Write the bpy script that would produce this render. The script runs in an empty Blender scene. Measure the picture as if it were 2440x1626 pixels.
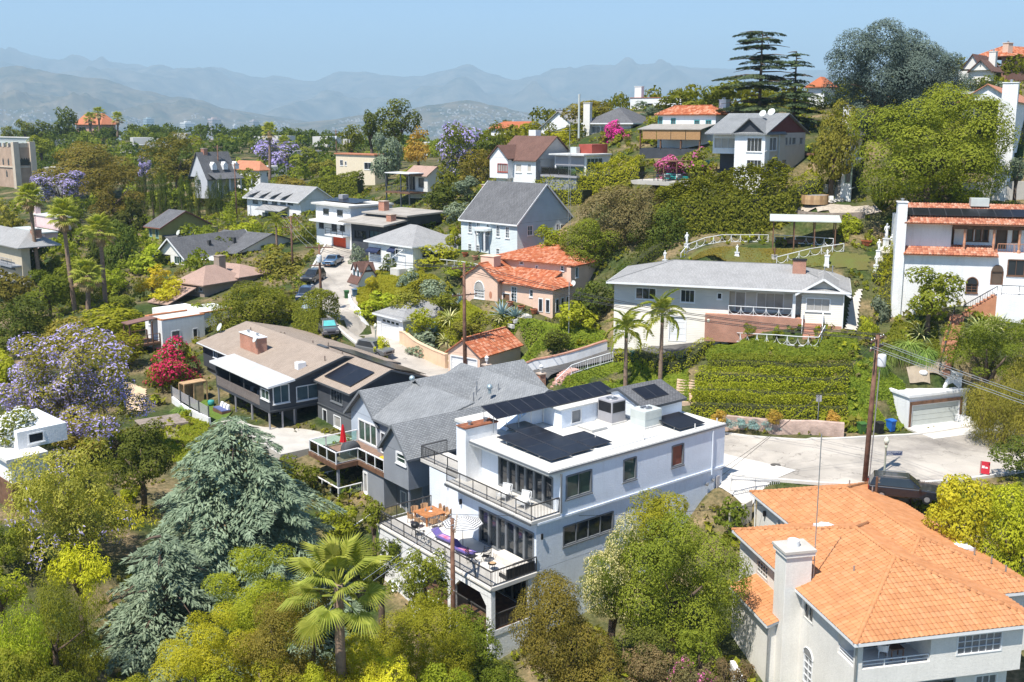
import bpy,bmesh,random
import numpy as np
from math import*
from mathutils import Vector,Matrix
SC=bpy.context.scene
COL=SC.collection
# ------------------------------------------------------------------ camera, sky, sun, exposure
TH=radians(10.5); F=2440.; CX=1220.; CY=742.
cam=bpy.data.objects.new('camera',bpy.data.cameras.new('camera')); COL.objects.link(cam)
cam.data.sensor_width=36; cam.data.lens=36; cam.data.shift_y=-71/2440
cam.data.clip_start=1; cam.data.clip_end=90000
cam.location=(0,0,0); cam.rotation_euler=(pi/2-TH,0,0)
SC.camera=cam
SUN_AZ,SUN_EL=radians(-142),radians(61)
W=bpy.data.worlds.new('World'); SC.world=W; W.use_nodes=True
sky=W.node_tree.nodes.new('ShaderNodeTexSky'); sky.sky_type='NISHITA'; sky.sun_disc=False
sky.sun_elevation=SUN_EL; sky.sun_rotation=SUN_AZ; sky.altitude=0
sky.air_density=1.0; sky.dust_density=0.0; sky.ozone_density=9.0
bg=W.node_tree.nodes['Background']; bg.inputs[1].default_value=0.096
W.node_tree.links.new(sky.outputs[0],bg.inputs[0])
sl=bpy.data.lights.new('sun','SUN'); sl.energy=4.5; sl.angle=radians(0.53); sl.color=(1,.955,.88)
sun=bpy.data.objects.new('sun',sl); COL.objects.link(sun)
sd=Vector((sin(SUN_AZ)*cos(SUN_EL),cos(SUN_AZ)*cos(SUN_EL),sin(SUN_EL)))
sun.rotation_euler=sd.to_track_quat('Z','Y').to_euler(); sun.location=(-60,-60,120)
SC.view_settings.view_transform='Standard'; SC.view_settings.look='None'
SC.view_settings.gamma=1; SC.view_settings.use_curve_mapping=False; SC.view_settings.exposure=0.86
SC.cycles.use_denoising=True; SC.cycles.volume_bounces=0; SC.cycles.max_bounces=6
SC.cycles.diffuse_bounces=3; SC.cycles.glossy_bounces=3; SC.cycles.transmission_bounces=4; SC.cycles.transparent_max_bounces=8
SC.cycles.caustics_reflective=False; SC.cycles.caustics_refractive=False
RNG=np.random.default_rng(11); RND=random.Random(5)
# ------------------------------------------------------------------ geometry of the view (photograph pixels -> rays), used to survey points
def ray(px,py):
 b=(CY-py)/F
 return np.array([(px-CX)/F,cos(TH)+b*sin(TH),-sin(TH)+b*cos(TH)])
def at(px,py,Y):
 r=ray(px,py); return r*(Y/r[1])
def atz(px,py,z):
 r=ray(px,py); return r*(z/r[2])
 # ------------------------------------------------------------------ materials
MATS={}
def nd(nt,t,**k):
 n=nt.nodes.new(t)
 for a,b in k.items():setattr(n,a,b)
 return n
def base_mat(name):
 m=bpy.data.materials.new(name); m.use_nodes=True
 nt=m.node_tree; return m,nt,nt.nodes['Principled BSDF'],nt.links
def mulc(c,k): return tuple(min(1,max(0,x*k)) for x in c[:3])+(1,)
def mat(name,c,rough=.7,var=.12,scale=1.5,bump=0.,bscale=25.,metal=0.,spec=.3,c2=None,fine=.06,coat=0.,dirt=0.,coord='Object'):
 if name in MATS: return MATS[name]
 m,nt,b,L=base_mat(name)
 tc=nd(nt,'ShaderNodeTexCoord'); co=tc.outputs[coord]
 n1=nd(nt,'ShaderNodeTexNoise'); n1.inputs['Scale'].default_value=scale; n1.inputs['Detail'].default_value=5
 L.new(co,n1.inputs['Vector'])
 rp=nd(nt,'ShaderNodeValToRGB'); rp.color_ramp.elements[0].position=.3; rp.color_ramp.elements[1].position=.7
 rp.color_ramp.elements[0].color=mulc(c,1-var); rp.color_ramp.elements[1].color=mulc(c2,1) if c2 else mulc(c,1+var)
 L.new(n1.outputs[0],rp.inputs[0]); out=rp.outputs[0]
 if fine:
  n2=nd(nt,'ShaderNodeTexNoise'); n2.inputs['Scale'].default_value=scale*14; n2.inputs['Detail'].default_value=3
  L.new(co,n2.inputs['Vector'])
  mr=nd(nt,'ShaderNodeMapRange'); mr.inputs[3].default_value=1-2*fine; mr.inputs[4].default_value=1+2*fine
  L.new(n2.outputs[0],mr.inputs[0])
  mx=nd(nt,'ShaderNodeMix',data_type='RGBA',blend_type='MULTIPLY'); mx.inputs[0].default_value=1
  L.new(out,mx.inputs[6]); L.new(mr.outputs[0],mx.inputs[7]); out=mx.outputs[2]
 if dirt:
  mp=nd(nt,'ShaderNodeMapping'); mp.inputs['Scale'].default_value=(3.2,3.2,.35); L.new(co,mp.inputs[0])
  n3=nd(nt,'ShaderNodeTexNoise'); n3.inputs['Scale'].default_value=1; n3.inputs['Detail'].default_value=6; L.new(mp.outputs[0],n3.inputs['Vector'])
  r3=nd(nt,'ShaderNodeValToRGB'); r3.color_ramp.elements[0].position=.52; r3.color_ramp.elements[1].position=.8
  r3.color_ramp.elements[0].color=(0,0,0,1); r3.color_ramp.elements[1].color=(dirt,dirt,dirt,1); L.new(n3.outputs[0],r3.inputs[0])
  mx=nd(nt,'ShaderNodeMix',data_type='RGBA'); L.new(r3.outputs[0],mx.inputs[0]); L.new(out,mx.inputs[6])
  mx.inputs[7].default_value=(c[0]*.45,c[1]*.42,c[2]*.38,1); out=mx.outputs[2]
 L.new(out,b.inputs['Base Color'])
 b.inputs['Roughness'].default_value=rough; b.inputs['Metallic'].default_value=metal
 b.inputs['Specular IOR Level'].default_value=spec; b.inputs['Coat Weight'].default_value=coat
 if bump:
  n4=nd(nt,'ShaderNodeTexNoise'); n4.inputs['Scale'].default_value=bscale; n4.inputs['Detail'].default_value=4; L.new(co,n4.inputs['Vector'])
  bp=nd(nt,'ShaderNodeBump'); bp.inputs['Strength'].default_value=bump; bp.inputs['Distance'].default_value=.05
  L.new(n4.outputs[0],bp.inputs['Height']); L.new(bp.outputs[0],b.inputs['Normal'])
 MATS[name]=m; return m
def glass_mat(name,c=(.02,.025,.03),rough=.04,spec=.6):
 if name in MATS: return MATS[name]
 m,nt,b,L=base_mat(name)
 tc=nd(nt,'ShaderNodeTexCoord'); n=nd(nt,'ShaderNodeTexNoise'); n.inputs['Scale'].default_value=.9; L.new(tc.outputs['Object'],n.inputs['Vector'])
 r=nd(nt,'ShaderNodeValToRGB'); r.color_ramp.elements[0].color=mulc(c,.6); r.color_ramp.elements[1].color=mulc(c,1.6); L.new(n.outputs[0],r.inputs[0])
 L.new(r.outputs[0],b.inputs['Base Color']); b.inputs['Roughness'].default_value=rough; b.inputs['Specular IOR Level'].default_value=spec
 MATS[name]=m; return m
def clear_mat(name,tint=(.75,.9,.85)):
 if name in MATS: return MATS[name]
 m,nt,b,L=base_mat(name)
 tr=nd(nt,'ShaderNodeBsdfTransparent'); tr.inputs[0].default_value=tint+(1,)
 gl=nd(nt,'ShaderNodeBsdfGlossy'); gl.inputs['Roughness'].default_value=.03
 fr=nd(nt,'ShaderNodeFresnel'); fr.inputs[0].default_value=1.5
 mx=nd(nt,'ShaderNodeMixShader'); L.new(fr.outputs[0],mx.inputs[0]); L.new(tr.outputs[0],mx.inputs[1]); L.new(gl.outputs[0],mx.inputs[2])
 L.new(mx.outputs[0],nt.nodes['Material Output'].inputs[0]); MATS[name]=m; return m
def brick_mat(name,c1,c2,mortar,bw=.3,bh=.14,ms=.012,rough=.85,off=.5,bump=.4,var=.5,stain=.0):
 """shingles / bricks too small to tell apart; UV in metres"""
 if name in MATS: return MATS[name]
 m,nt,b,L=base_mat(name)
 tc=nd(nt,'ShaderNodeTexCoord'); bk=nd(nt,'ShaderNodeTexBrick'); bk.offset=off
 bk.inputs['Color1'].default_value=c1+(1,); bk.inputs['Color2'].default_value=c2+(1,); bk.inputs['Mortar'].default_value=mortar+(1,)
 bk.inputs['Scale'].default_value=1; bk.inputs['Mortar Size'].default_value=ms; bk.inputs['Brick Width'].default_value=bw; bk.inputs['Row Height'].default_value=bh
 bk.inputs['Mortar Smooth'].default_value=.1
 L.new(tc.outputs['UV'],bk.inputs['Vector'])
 n=nd(nt,'ShaderNodeTexNoise'); n.inputs['Scale'].default_value=.6; n.inputs['Detail'].default_value=8; L.new(tc.outputs['UV'],n.inputs['Vector'])
 mr=nd(nt,'ShaderNodeMapRange'); mr.inputs[1].default_value=.25; mr.inputs[2].default_value=.75; mr.inputs[3].default_value=1-var*.5; mr.inputs[4].default_value=1+var*.5; L.new(n.outputs[0],mr.inputs[0])
 mx=nd(nt,'ShaderNodeMix',data_type='RGBA',blend_type='MULTIPLY'); mx.inputs[0].default_value=1; L.new(bk.outputs[0],mx.inputs[6]); L.new(mr.outputs[0],mx.inputs[7])
 L.new(mx.outputs[2],b.inputs['Base Color']); b.inputs['Roughness'].default_value=rough; b.inputs['Specular IOR Level'].default_value=.2
 bp=nd(nt,'ShaderNodeBump'); bp.inputs['Strength'].default_value=bump; bp.inputs['Distance'].default_value=.03; bp.invert=True
 L.new(bk.outputs['Fac'],bp.inputs['Height']); L.new(bp.outputs[0],b.inputs['Normal'])
 MATS[name]=m; return m
def siding_mat(name,c,pitch=.2,rough=.6,dirt=.0):
 """painted lap siding: saw-tooth relief every `pitch` metres of height"""
 if name in MATS: return MATS[name]
 m,nt,b,L=base_mat(name)
 tc=nd(nt,'ShaderNodeTexCoord'); sp=nd(nt,'ShaderNodeSeparateXYZ'); L.new(tc.outputs['Object'],sp.inputs[0])
 dv=nd(nt,'ShaderNodeMath',operation='DIVIDE'); dv.inputs[1].default_value=pitch; L.new(sp.outputs[2],dv.inputs[0])
 fr=nd(nt,'ShaderNodeMath',operation='FRACT'); L.new(dv.outputs[0],fr.inputs[0])
 n=nd(nt,'ShaderNodeTexNoise'); n.inputs['Scale'].default_value=.7; n.inputs['Detail'].default_value=6; L.new(tc.outputs['Object'],n.inputs['Vector'])
 r=nd(nt,'ShaderNodeValToRGB'); r.color_ramp.elements[0].position=.3; r.color_ramp.elements[1].position=.7; r.color_ramp.elements[0].color=mulc(c,.9); r.color_ramp.elements[1].color=mulc(c,1.05); L.new(n.outputs[0],r.inputs[0])
 L.new(r.outputs[0],b.inputs['Base Color']); b.inputs['Roughness'].default_value=rough
 bp=nd(nt,'ShaderNodeBump'); bp.inputs['Strength'].default_value=1; bp.inputs['Distance'].default_value=.06; bp.invert=True
 L.new(fr.outputs[0],bp.inputs['Height']); L.new(bp.outputs[0],b.inputs['Normal'])
 MATS[name]=m; return m
LK=1.32
def leaf_mat(name,a,b_,trans=.3,rough=.55,hue=.02,val=.25):
 """leaf colours vary from leaf to leaf (attribute rnd) and from plant to plant"""
 if name in MATS: return MATS[name]
 m,nt,b,L=base_mat(name)
 at_=nd(nt,'ShaderNodeAttribute'); at_.attribute_name='rnd'
 mx=nd(nt,'ShaderNodeMix',data_type='RGBA'); L.new(at_.outputs['Fac'],mx.inputs[0]); mx.inputs[6].default_value=mulc(a,LK); mx.inputs[7].default_value=mulc(b_,LK)
 oi=nd(nt,'ShaderNodeObjectInfo')
 h=nd(nt,'ShaderNodeHueSaturation'); L.new(mx.outputs[2],h.inputs['Color'])
 m1=nd(nt,'ShaderNodeMapRange'); m1.inputs[3].default_value=.5-hue; m1.inputs[4].default_value=.5+hue; L.new(oi.outputs['Random'],m1.inputs[0]); L.new(m1.outputs[0],h.inputs['Hue'])
 m2=nd(nt,'ShaderNodeMapRange'); m2.inputs[3].default_value=1-val; m2.inputs[4].default_value=1+val
 w=nd(nt,'ShaderNodeMath',operation='MULTIPLY'); w.inputs[1].default_value=7.31; L.new(oi.outputs['Random'],w.inputs[0])
 fr=nd(nt,'ShaderNodeMath',operation='FRACT'); L.new(w.outputs[0],fr.inputs[0]); L.new(fr.outputs[0],m2.inputs[0]); L.new(m2.outputs[0],h.inputs['Value'])
 L.new(h.outputs[0],b.inputs['Base Color']); b.inputs['Roughness'].default_value=.75; b.inputs['Specular IOR Level'].default_value=.06
 tr=nd(nt,'ShaderNodeBsdfTranslucent'); h2=nd(nt,'ShaderNodeHueSaturation'); h2.inputs['Saturation'].default_value=1.2; h2.inputs['Value'].default_value=1.7; L.new(h.outputs[0],h2.inputs['Color']); L.new(h2.outputs[0],tr.inputs[0])
 ms=nd(nt,'ShaderNodeMixShader'); ms.inputs[0].default_value=trans; L.new(b.outputs[0],ms.inputs[1]); L.new(tr.outputs[0],ms.inputs[2])
 L.new(ms.outputs[0],nt.nodes['Material Output'].inputs[0]); MATS[name]=m; return m
 # ------------------------------------------------------------------ objects
def tag(o,label=None,cat=None,group=None,kind=None):
 if label:o['label']=label
 if cat:o['category']=cat
 if group:o['group']=group
 if kind:o['kind']=kind
 return o
def obj(name,me,m=None,parent=None,loc=None,rz=None):
 if m is not None and not me.materials:me.materials.append(m)
 o=bpy.data.objects.new(name,me); COL.objects.link(o)
 if parent is not None:o.parent=parent
 if loc is not None:o.location=loc
 if rz is not None:o.rotation_euler=(0,0,rz)
 return o
def empty(name,loc=(0,0,0),rz=0.,label=None,cat=None,group=None):
 o=bpy.data.objects.new(name,None); COL.objects.link(o); o.location=loc; o.rotation_euler=(0,0,rz); o.empty_display_size=.3
 return tag(o,label,cat,group)
def copy_tree(o,parent=None):
 c=o.copy(); COL.objects.link(c)
 if parent is not None:c.parent=parent
 for ch in o.children:copy_tree(ch,c)
 return c
def fastmesh(name,V,loops,counts,rnd=None,mats=None,smooth=False):
 """V (n,3), loops flat vertex indices, counts per face"""
 me=bpy.data.meshes.new(name); V=np.asarray(V,np.float32); loops=np.asarray(loops,np.int32); counts=np.asarray(counts,np.int32)
 me.vertices.add(len(V)); me.vertices.foreach_set('co',V.ravel())
 me.loops.add(len(loops)); me.loops.foreach_set('vertex_index',loops)
 me.polygons.add(len(counts)); st=np.zeros(len(counts),np.int32); st[1:]=np.cumsum(counts)[:-1]
 me.polygons.foreach_set('loop_start',st)
 if smooth:me.polygons.foreach_set('use_smooth',np.ones(len(counts),bool))
 if rnd is not None:
  a=me.attributes.new('rnd','FLOAT','POINT'); a.data.foreach_set('value',np.asarray(rnd,np.float32))
 me.update(calc_edges=True)
 if not smooth:me.shade_flat()
 return me
class MB:
 """collects simple shapes into one mesh"""
 def __init__(s):s.v=[]; s.f=[]; s.uv={}
 def quad(s,*p):
  n=len(s.v); s.v+=[tuple(q) for q in p]; s.f.append(tuple(range(n,n+len(p)))); return s
 def box(s,x0,x1,y0,y1,z0,z1):
  n=len(s.v); s.v+=[(x0,y0,z0),(x1,y0,z0),(x1,y1,z0),(x0,y1,z0),(x0,y0,z1),(x1,y0,z1),(x1,y1,z1),(x0,y1,z1)]
  for f in((0,3,2,1),(4,5,6,7),(0,1,5,4),(1,2,6,5),(2,3,7,6),(3,0,4,7)):s.f.append(tuple(n+i for i in f))
  return s
 def bar(s,a,b,w,h=None,up=(0,0,1)):
  h=h or w; a=Vector(a); b=Vector(b); d=(b-a)
  if d.length<1e-6: return s
  d.normalize(); u=Vector(up)
  if abs(d.dot(u))>.98:u=Vector((1,0,0))
  x=d.cross(u).normalized(); y=x.cross(d); n=len(s.v)
  for p in(a,b):
   for i,j in((-1,-1),(1,-1),(1,1),(-1,1)):s.v.append(tuple(p+x*(i*w/2)+y*(j*h/2)))
  for f in((3,2,1,0),(4,5,6,7),(0,1,5,4),(1,2,6,5),(2,3,7,6),(3,0,4,7)):s.f.append(tuple(n+i for i in f))
  return s
 def tube(s,pts,r,seg=8,cap=True):
  pts=[Vector(p) for p in pts]; rs=r if hasattr(r,'__len__') else[r]*len(pts); n=len(s.v)
  for i,p in enumerate(pts):
   d=(pts[min(i+1,len(pts)-1)]-pts[max(i-1,0)])
   d=d.normalized() if d.length>1e-9 else Vector((0,0,1))
   u=Vector((0,0,1)) if abs(d.z)<.9 else Vector((1,0,0))
   x=d.cross(u).normalized(); y=x.cross(d)
   for k in range(seg):
    a=2*pi*k/seg; s.v.append(tuple(p+(x*cos(a)+y*sin(a))*rs[i]))
  for i in range(len(pts)-1):
   for k in range(seg):
    a,b=n+i*seg+k,n+i*seg+(k+1)%seg; s.f.append((a,b,b+seg,a+seg))
  if cap:
   s.f.append(tuple(n+k for k in reversed(range(seg)))); e=n+(len(pts)-1)*seg; s.f.append(tuple(e+k for k in range(seg)))
  return s
 def cyl(s,c,r,h,seg=12,r2=None): return s.tube([c,(c[0],c[1],c[2]+h)],[r,r if r2 is None else r2],seg)
 def lathe(s,prof,c=(0,0,0),seg=12): return s.tube([(c[0],c[1],c[2]+z) for r,z in prof],[max(r,.001) for r,z in prof],seg)
 def ball(s,c,r,seg=10,rings=6,sz=1.):
  pr=[(r*sin(pi*i/rings),-r*sz*cos(pi*i/rings)) for i in range(rings+1)]; return s.lathe(pr,c,seg)
 def prism(s,poly,y0,y1,axis='y'):
  """extrude an outline given in (a, z) along y or x"""
  n=len(s.v); k=len(poly)
  for q in(y0,y1):
   for a,z in poly:s.v.append((a,q,z) if axis=='y' else(q,a,z))
  s.f.append(tuple(range(n,n+k))); s.f.append(tuple(reversed(range(n+k,n+2*k))))
  for i in range(k):j=(i+1)%k; s.f.append((n+i,n+k+i,n+k+j,n+j))
  return s
 def mesh(s,name,smooth=False,fix=True):
  me=bpy.data.meshes.new(name); me.from_pydata(s.v,[],s.f)
  if fix:
   bm=bmesh.new(); bm.from_mesh(me); bmesh.ops.recalc_face_normals(bm,faces=bm.faces); bm.to_mesh(me); bm.free()
  if smooth:me.polygons.foreach_set('use_smooth',np.ones(len(me.polygons),bool))
  me.update(); return me
 def build(s,name,m,parent=None,smooth=False,**k): return obj(name,s.mesh(name,smooth),m,parent,**k)
def bevel(o,w=.02,n=2):
 b=o.modifiers.new('bevel','BEVEL'); b.width=w; b.segments=n; b.limit_method='ANGLE'; return o
def uvmap(me,fn):
 ul=me.uv_layers.new(name='UVMap');
 for p in me.polygons:
  for li in p.loop_indices:ul.data[li].uv=fn(me.vertices[me.loops[li].vertex_index].co,p.normal)
def box_uv(me):
 def fn(c,n):
  if abs(n.z)>.75: return(c.x,c.y)
  h=Vector((-n.y,n.x,0)).normalized(); up=n.cross(h)
  return(c.dot(h),c.dot(up) if abs(n.z)>.05 else c.z)
 uvmap(me,fn)
 # ------------------------------------------------------------------ ground
GC=[(1750,1060,86),(2000,1100,80),(2060,1145,76),(2250,1060,86),(2440,1150,74),(1690,1180,75),(1250,930,101),(1500,1000,93),(1850,1040,88),(1000,870,113),(850,760,125),(800,690,138),(780,650,147),(800,610,158),(815,585,168),(900,800,120),(1150,905,105),(1100,920,103),(1250,890,104.5),(1400,860,106),(1600,815,106),(1500,800,111),(1680,800,106),(1720,825,102.5),(1800,805,100.5),(2000,805,97),(1830,1032,88.3),(1700,1000,90.5),(2000,1010,89.5),(1850,900,94),(1700,900,97),(2080,900,93),(2200,885,94),(2200,1005,91.5),(2330,1000,91),(2300,880,93),(2130,960,91.5),(2440,900,90),(2180,735,103),(2430,745,98),(2215,752,98.5),(2300,765,97),(2250,760,98),(2060,700,105),(2060,780,100),(2200,800,98),(1700,605,114),(1900,605,113),(2000,595,112.5),(1900,572,119),(1650,610,117),(1800,560,122),(1950,492,122),(1950,475,126),(2040,480,127),(2200,500,118),(2100,560,115),(1700,432,131),(1600,432,136),(1500,520,130),(1450,640,122),(1420,560,130),(1900,440,128),(1600,372,152),(1230,445,158),(1330,450,150),(1110,622,135),(1350,590,134),(1180,520,145),(950,650,140),(1050,600,142),(900,600,160),(880,560,175),(1150,745,118),(1400,750,119),(1200,800,113),(1350,790,112),(1050,800,116),(1000,690,130),(1250,760,115),(700,1045,95.6),(640,1010,99),(760,1075,92),(500,970,107),(420,950,109),(840,1250,80),(560,1000,101),(650,900,112),(450,850,122),(400,812,130),(560,780,128),(480,700,145),(430,630,160),(360,590,180),(90,610,185),(30,680,165),(600,640,158),(700,640,155),(310,940,110),(20,1290,66),(20,1560,52),(150,1100,88),(60,850,115),(250,720,140),(150,700,150),(30,450,300),(420,530,225),(650,530,205),(850,480,200),(830,440,240),(700,430,300),(300,440,290),(500,450,280),(980,490,190),(1030,420,230),(300,345,480),(600,345,500),(900,350,420),(60,345,450),(1180,320,230),(1530,262,195),(1410,275,200),(1400,330,170),(1820,290,155),(2130,300,142),(2300,252,140),(2330,200,160),(2440,260,135),(2000,330,140),(2380,190,170),(2250,430,122),(2440,440,120),(1780,330,145),(1900,260,175),(2100,250,180)]
GX=[(2,63,-35),(-2,58,-36),(8,62,-35),(18,72,-31),(10,76,-33.5),(14,55,-35),(20,48,-34.5),(28,52,-33),(20,40,-36),(0,40,-39),(-20,40,-38),(-14,62,-36.5),(-8,72,-34.5),(-20,70,-35),(-40,40,-34),(-30,60,-33),(0,15,-42),(-40,10,-38),(40,10,-38),(40,50,-32),(34,70,-28),(50,70,-27),(60,90,-22),(70,110,-12),(80,150,2),(75,60,-26),(-70,60,-31),(-90,110,-33),(-90,160,-30),(-130,220,-28),(-60,150,-29),(-70,130,-30),(-55,110,-31),(-100,40,-36),(100,30,-28),(120,100,-8),(130,180,4),(-300,420,-35),(-160,520,-26),(0,520,-30),(120,330,-12),(250,260,-2),(350,120,-2),(300,450,-35),(-300,200,-40),(-250,80,-42),(-300,700,-60),(0,700,-62),(300,700,-60),(-700,700,-80),(800,600,-40),(-800,1500,-110),(0,1500,-110),(800,1500,-108),(-1800,1500,-112),(1800,1500,-90),(0,3000,-112),(-2500,3500,-112),(2500,3500,-105),(-600,100,-60),(700,100,-10),(0,-200,-60)]
_gp=np.array([at(*g) for g in GC]+GX)
_d=np.sqrt(((_gp[:,None,:2]-_gp[None,:,:2])**2).sum(-1)+.3)
_A=np.zeros((len(_gp)+3,)*2); _n=len(_gp); _A[:_n,:_n]=_d-np.eye(_n)*.35; _A[:_n,_n]=1; _A[:_n,_n+1:]=_gp[:,:2]; _A[_n:,:_n]=_A[:_n,_n:].T
_w=np.linalg.solve(_A,np.concatenate([_gp[:,2],[0,0,0]]))
def ground(x,y):
 x=np.asarray(x,float); y=np.asarray(y,float); sh=x.shape; x=x.ravel(); y=y.ravel(); out=np.empty(len(x))
 for i in range(0,len(x),20000):
  a=x[i:i+20000]; b=y[i:i+20000]
  d=np.sqrt((a[:,None]-_gp[None,:,0])**2+(b[:,None]-_gp[None,:,1])**2+.3)
  out[i:i+20000]=d@_w[:_n]+_w[_n]+a*_w[_n+1]+b*_w[_n+2]
 far=np.clip((np.hypot(x,y)-1500)/1500,0,1); out=out*(1-far)+-111*far
 return out.reshape(sh)
 # roads and building pads are levelled into the slope
ROAD=[at(*p) for p in((818,580,170),(806,606,159),(790,650,147),(802,692,138),(845,755,125.5),(905,808,119),(1000,873,111.5),(1110,928,103),(1250,975,96.5),(1400,1015,91.5),(1560,1050,87.5),(1750,1085,83.5),(1950,1100,80.5),(2150,1095,81),(2330,1075,83.5),(2520,1040,88))]
ROADW=[2.6,2.7,2.8,2.9,3.1,3.3,3.4,3.5,3.7,4.0,4.6,5.2,5.6,5.6,5.2,5.0]
DRIVE=[at(*p) for p in((1060,938,101.5),(1150,915,103.3),(1300,880,105.2),(1450,846,106.2),(1560,822,106.5),(1640,806,106.8))]
PADS=[(atz(*(810+958/2.8695,560+985/2.8695),at(810+958/2.8695,560+985/2.8695,105.5)[2]),36,-2.5,8.5,-.6,6.5),(at(810+425/2.8695,560+735/2.8695,120),50,-3,8,-1,7),(at(1620+1555/2.8695,500+1495/2.8695,90),70,-1.2,7.5,-7,.8)]
def _lines(x,y,P,hw,fall):
 best=np.full(len(x),1e9); zz=np.zeros(len(x)); ww=np.zeros(len(x))
 for i in range(len(P)-1):
  a,b=P[i],P[i+1]; d=b[:2]-a[:2]; L2=d@d; t=np.clip(((x-a[0])*d[0]+(y-a[1])*d[1])/L2,0,1)
  r=np.hypot(x-a[0]-t*d[0],y-a[1]-t*d[1]); h=hw[i]+(hw[i+1]-hw[i])*t if hasattr(hw,'__len__') else hw
  e=r-h; m=e<best; best=np.where(m,e,best); zz=np.where(m,a[2]+(b[2]-a[2])*t,zz)
 w=np.clip(1-best/fall,0,1); return zz,w*w*(3-2*w)
_ground0=ground
def ground(x,y):
 x=np.asarray(x,float); y=np.asarray(y,float); z=_ground0(x,y); sh=z.shape; xf,yf,zf=x.ravel(),y.ravel(),z.ravel().copy()
 m=(np.abs(xf)<90)&(yf>40)&(yf<190)
 if m.any():
  X,Y,Z=xf[m],yf[m],zf[m]
  for P,hw in((DRIVE,[2.9,2.9,2.9,3.4,4.8,5.6]),(ROAD,[w+.9 for w in ROADW])):
   t,w=_lines(X,Y,P,hw,2.2); Z=Z*(1-w)+t*w
  for O,az,u0,u1,v0,v1 in PADS:
   a=radians(az); u=(X-O[0])*sin(a)+(Y-O[1])*cos(a); v=-(X-O[0])*cos(a)+(Y-O[1])*sin(a)
   e=np.maximum(np.maximum(u0-u,u-u1),np.maximum(v0-v,v-v1)); w=np.clip(1-e/1.6,0,1); w=w*w*(3-2*w); Z=Z*(1-w)+(O[2]-.05)*w
  zf[m]=Z
 return zf.reshape(sh)
def gz(x,y): return float(ground(np.array([x]),np.array([y]))[0])
def gp(px,py,y0=25,y1=700):
 """where the line of sight through a pixel meets the ground"""
 r=ray(px,py); r=r/r[1]; ys=np.arange(y0,y1,1.0); z=ground(ys*r[0],ys)-ys*r[2]
 i=np.argmax(z>0) if(z>0).any() else len(ys)-1
 a,b=ys[max(i-1,0)],ys[i]
 for _ in range(12):
  m=(a+b)/2
  if gz(m*r[0],m)>m*r[2]:b=m
  else:a=m
 return r*b
 # ------------------------------------------------------------------ land
def vnoise(x,y,seed=0):
 xi=np.floor(x).astype(np.int64); yi=np.floor(y).astype(np.int64); fx=x-xi; fy=y-yi
 fx=fx*fx*(3-2*fx); fy=fy*fy*(3-2*fy)
 def h(a,b):
  n=(a*374761393+b*668265263+seed*1442695041)&0x7fffffff
  n=((n^(n>>13))*1274126177)&0x7fffffff; return((n^(n>>16))&0xffff)/65535.
 return(h(xi,yi)*(1-fx)+h(xi+1,yi)*fx)*(1-fy)+(h(xi,yi+1)*(1-fx)+h(xi+1,yi+1)*fx)*fy
def fbm(x,y,o=5,seed=0,ridged=False):
 s=0; a=1; t=0
 for i in range(o):
  n=vnoise(x*2**i,y*2**i,seed+i)
  s=s+a*(1-abs(2*n-1) if ridged else n); t+=a; a*=.5
 return s/t
def grid_mesh(name,X,Y,Z,smooth=True):
 r,c=X.shape; V=np.stack([X,Y,Z],-1).reshape(-1,3); i=np.arange(r*c).reshape(r,c)
 q=np.stack([i[:-1,:-1],i[:-1,1:],i[1:,1:],i[1:,:-1]],-1).reshape(-1,4)
 return fastmesh(name,V,q.ravel(),np.full(len(q),4),smooth=smooth)
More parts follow.
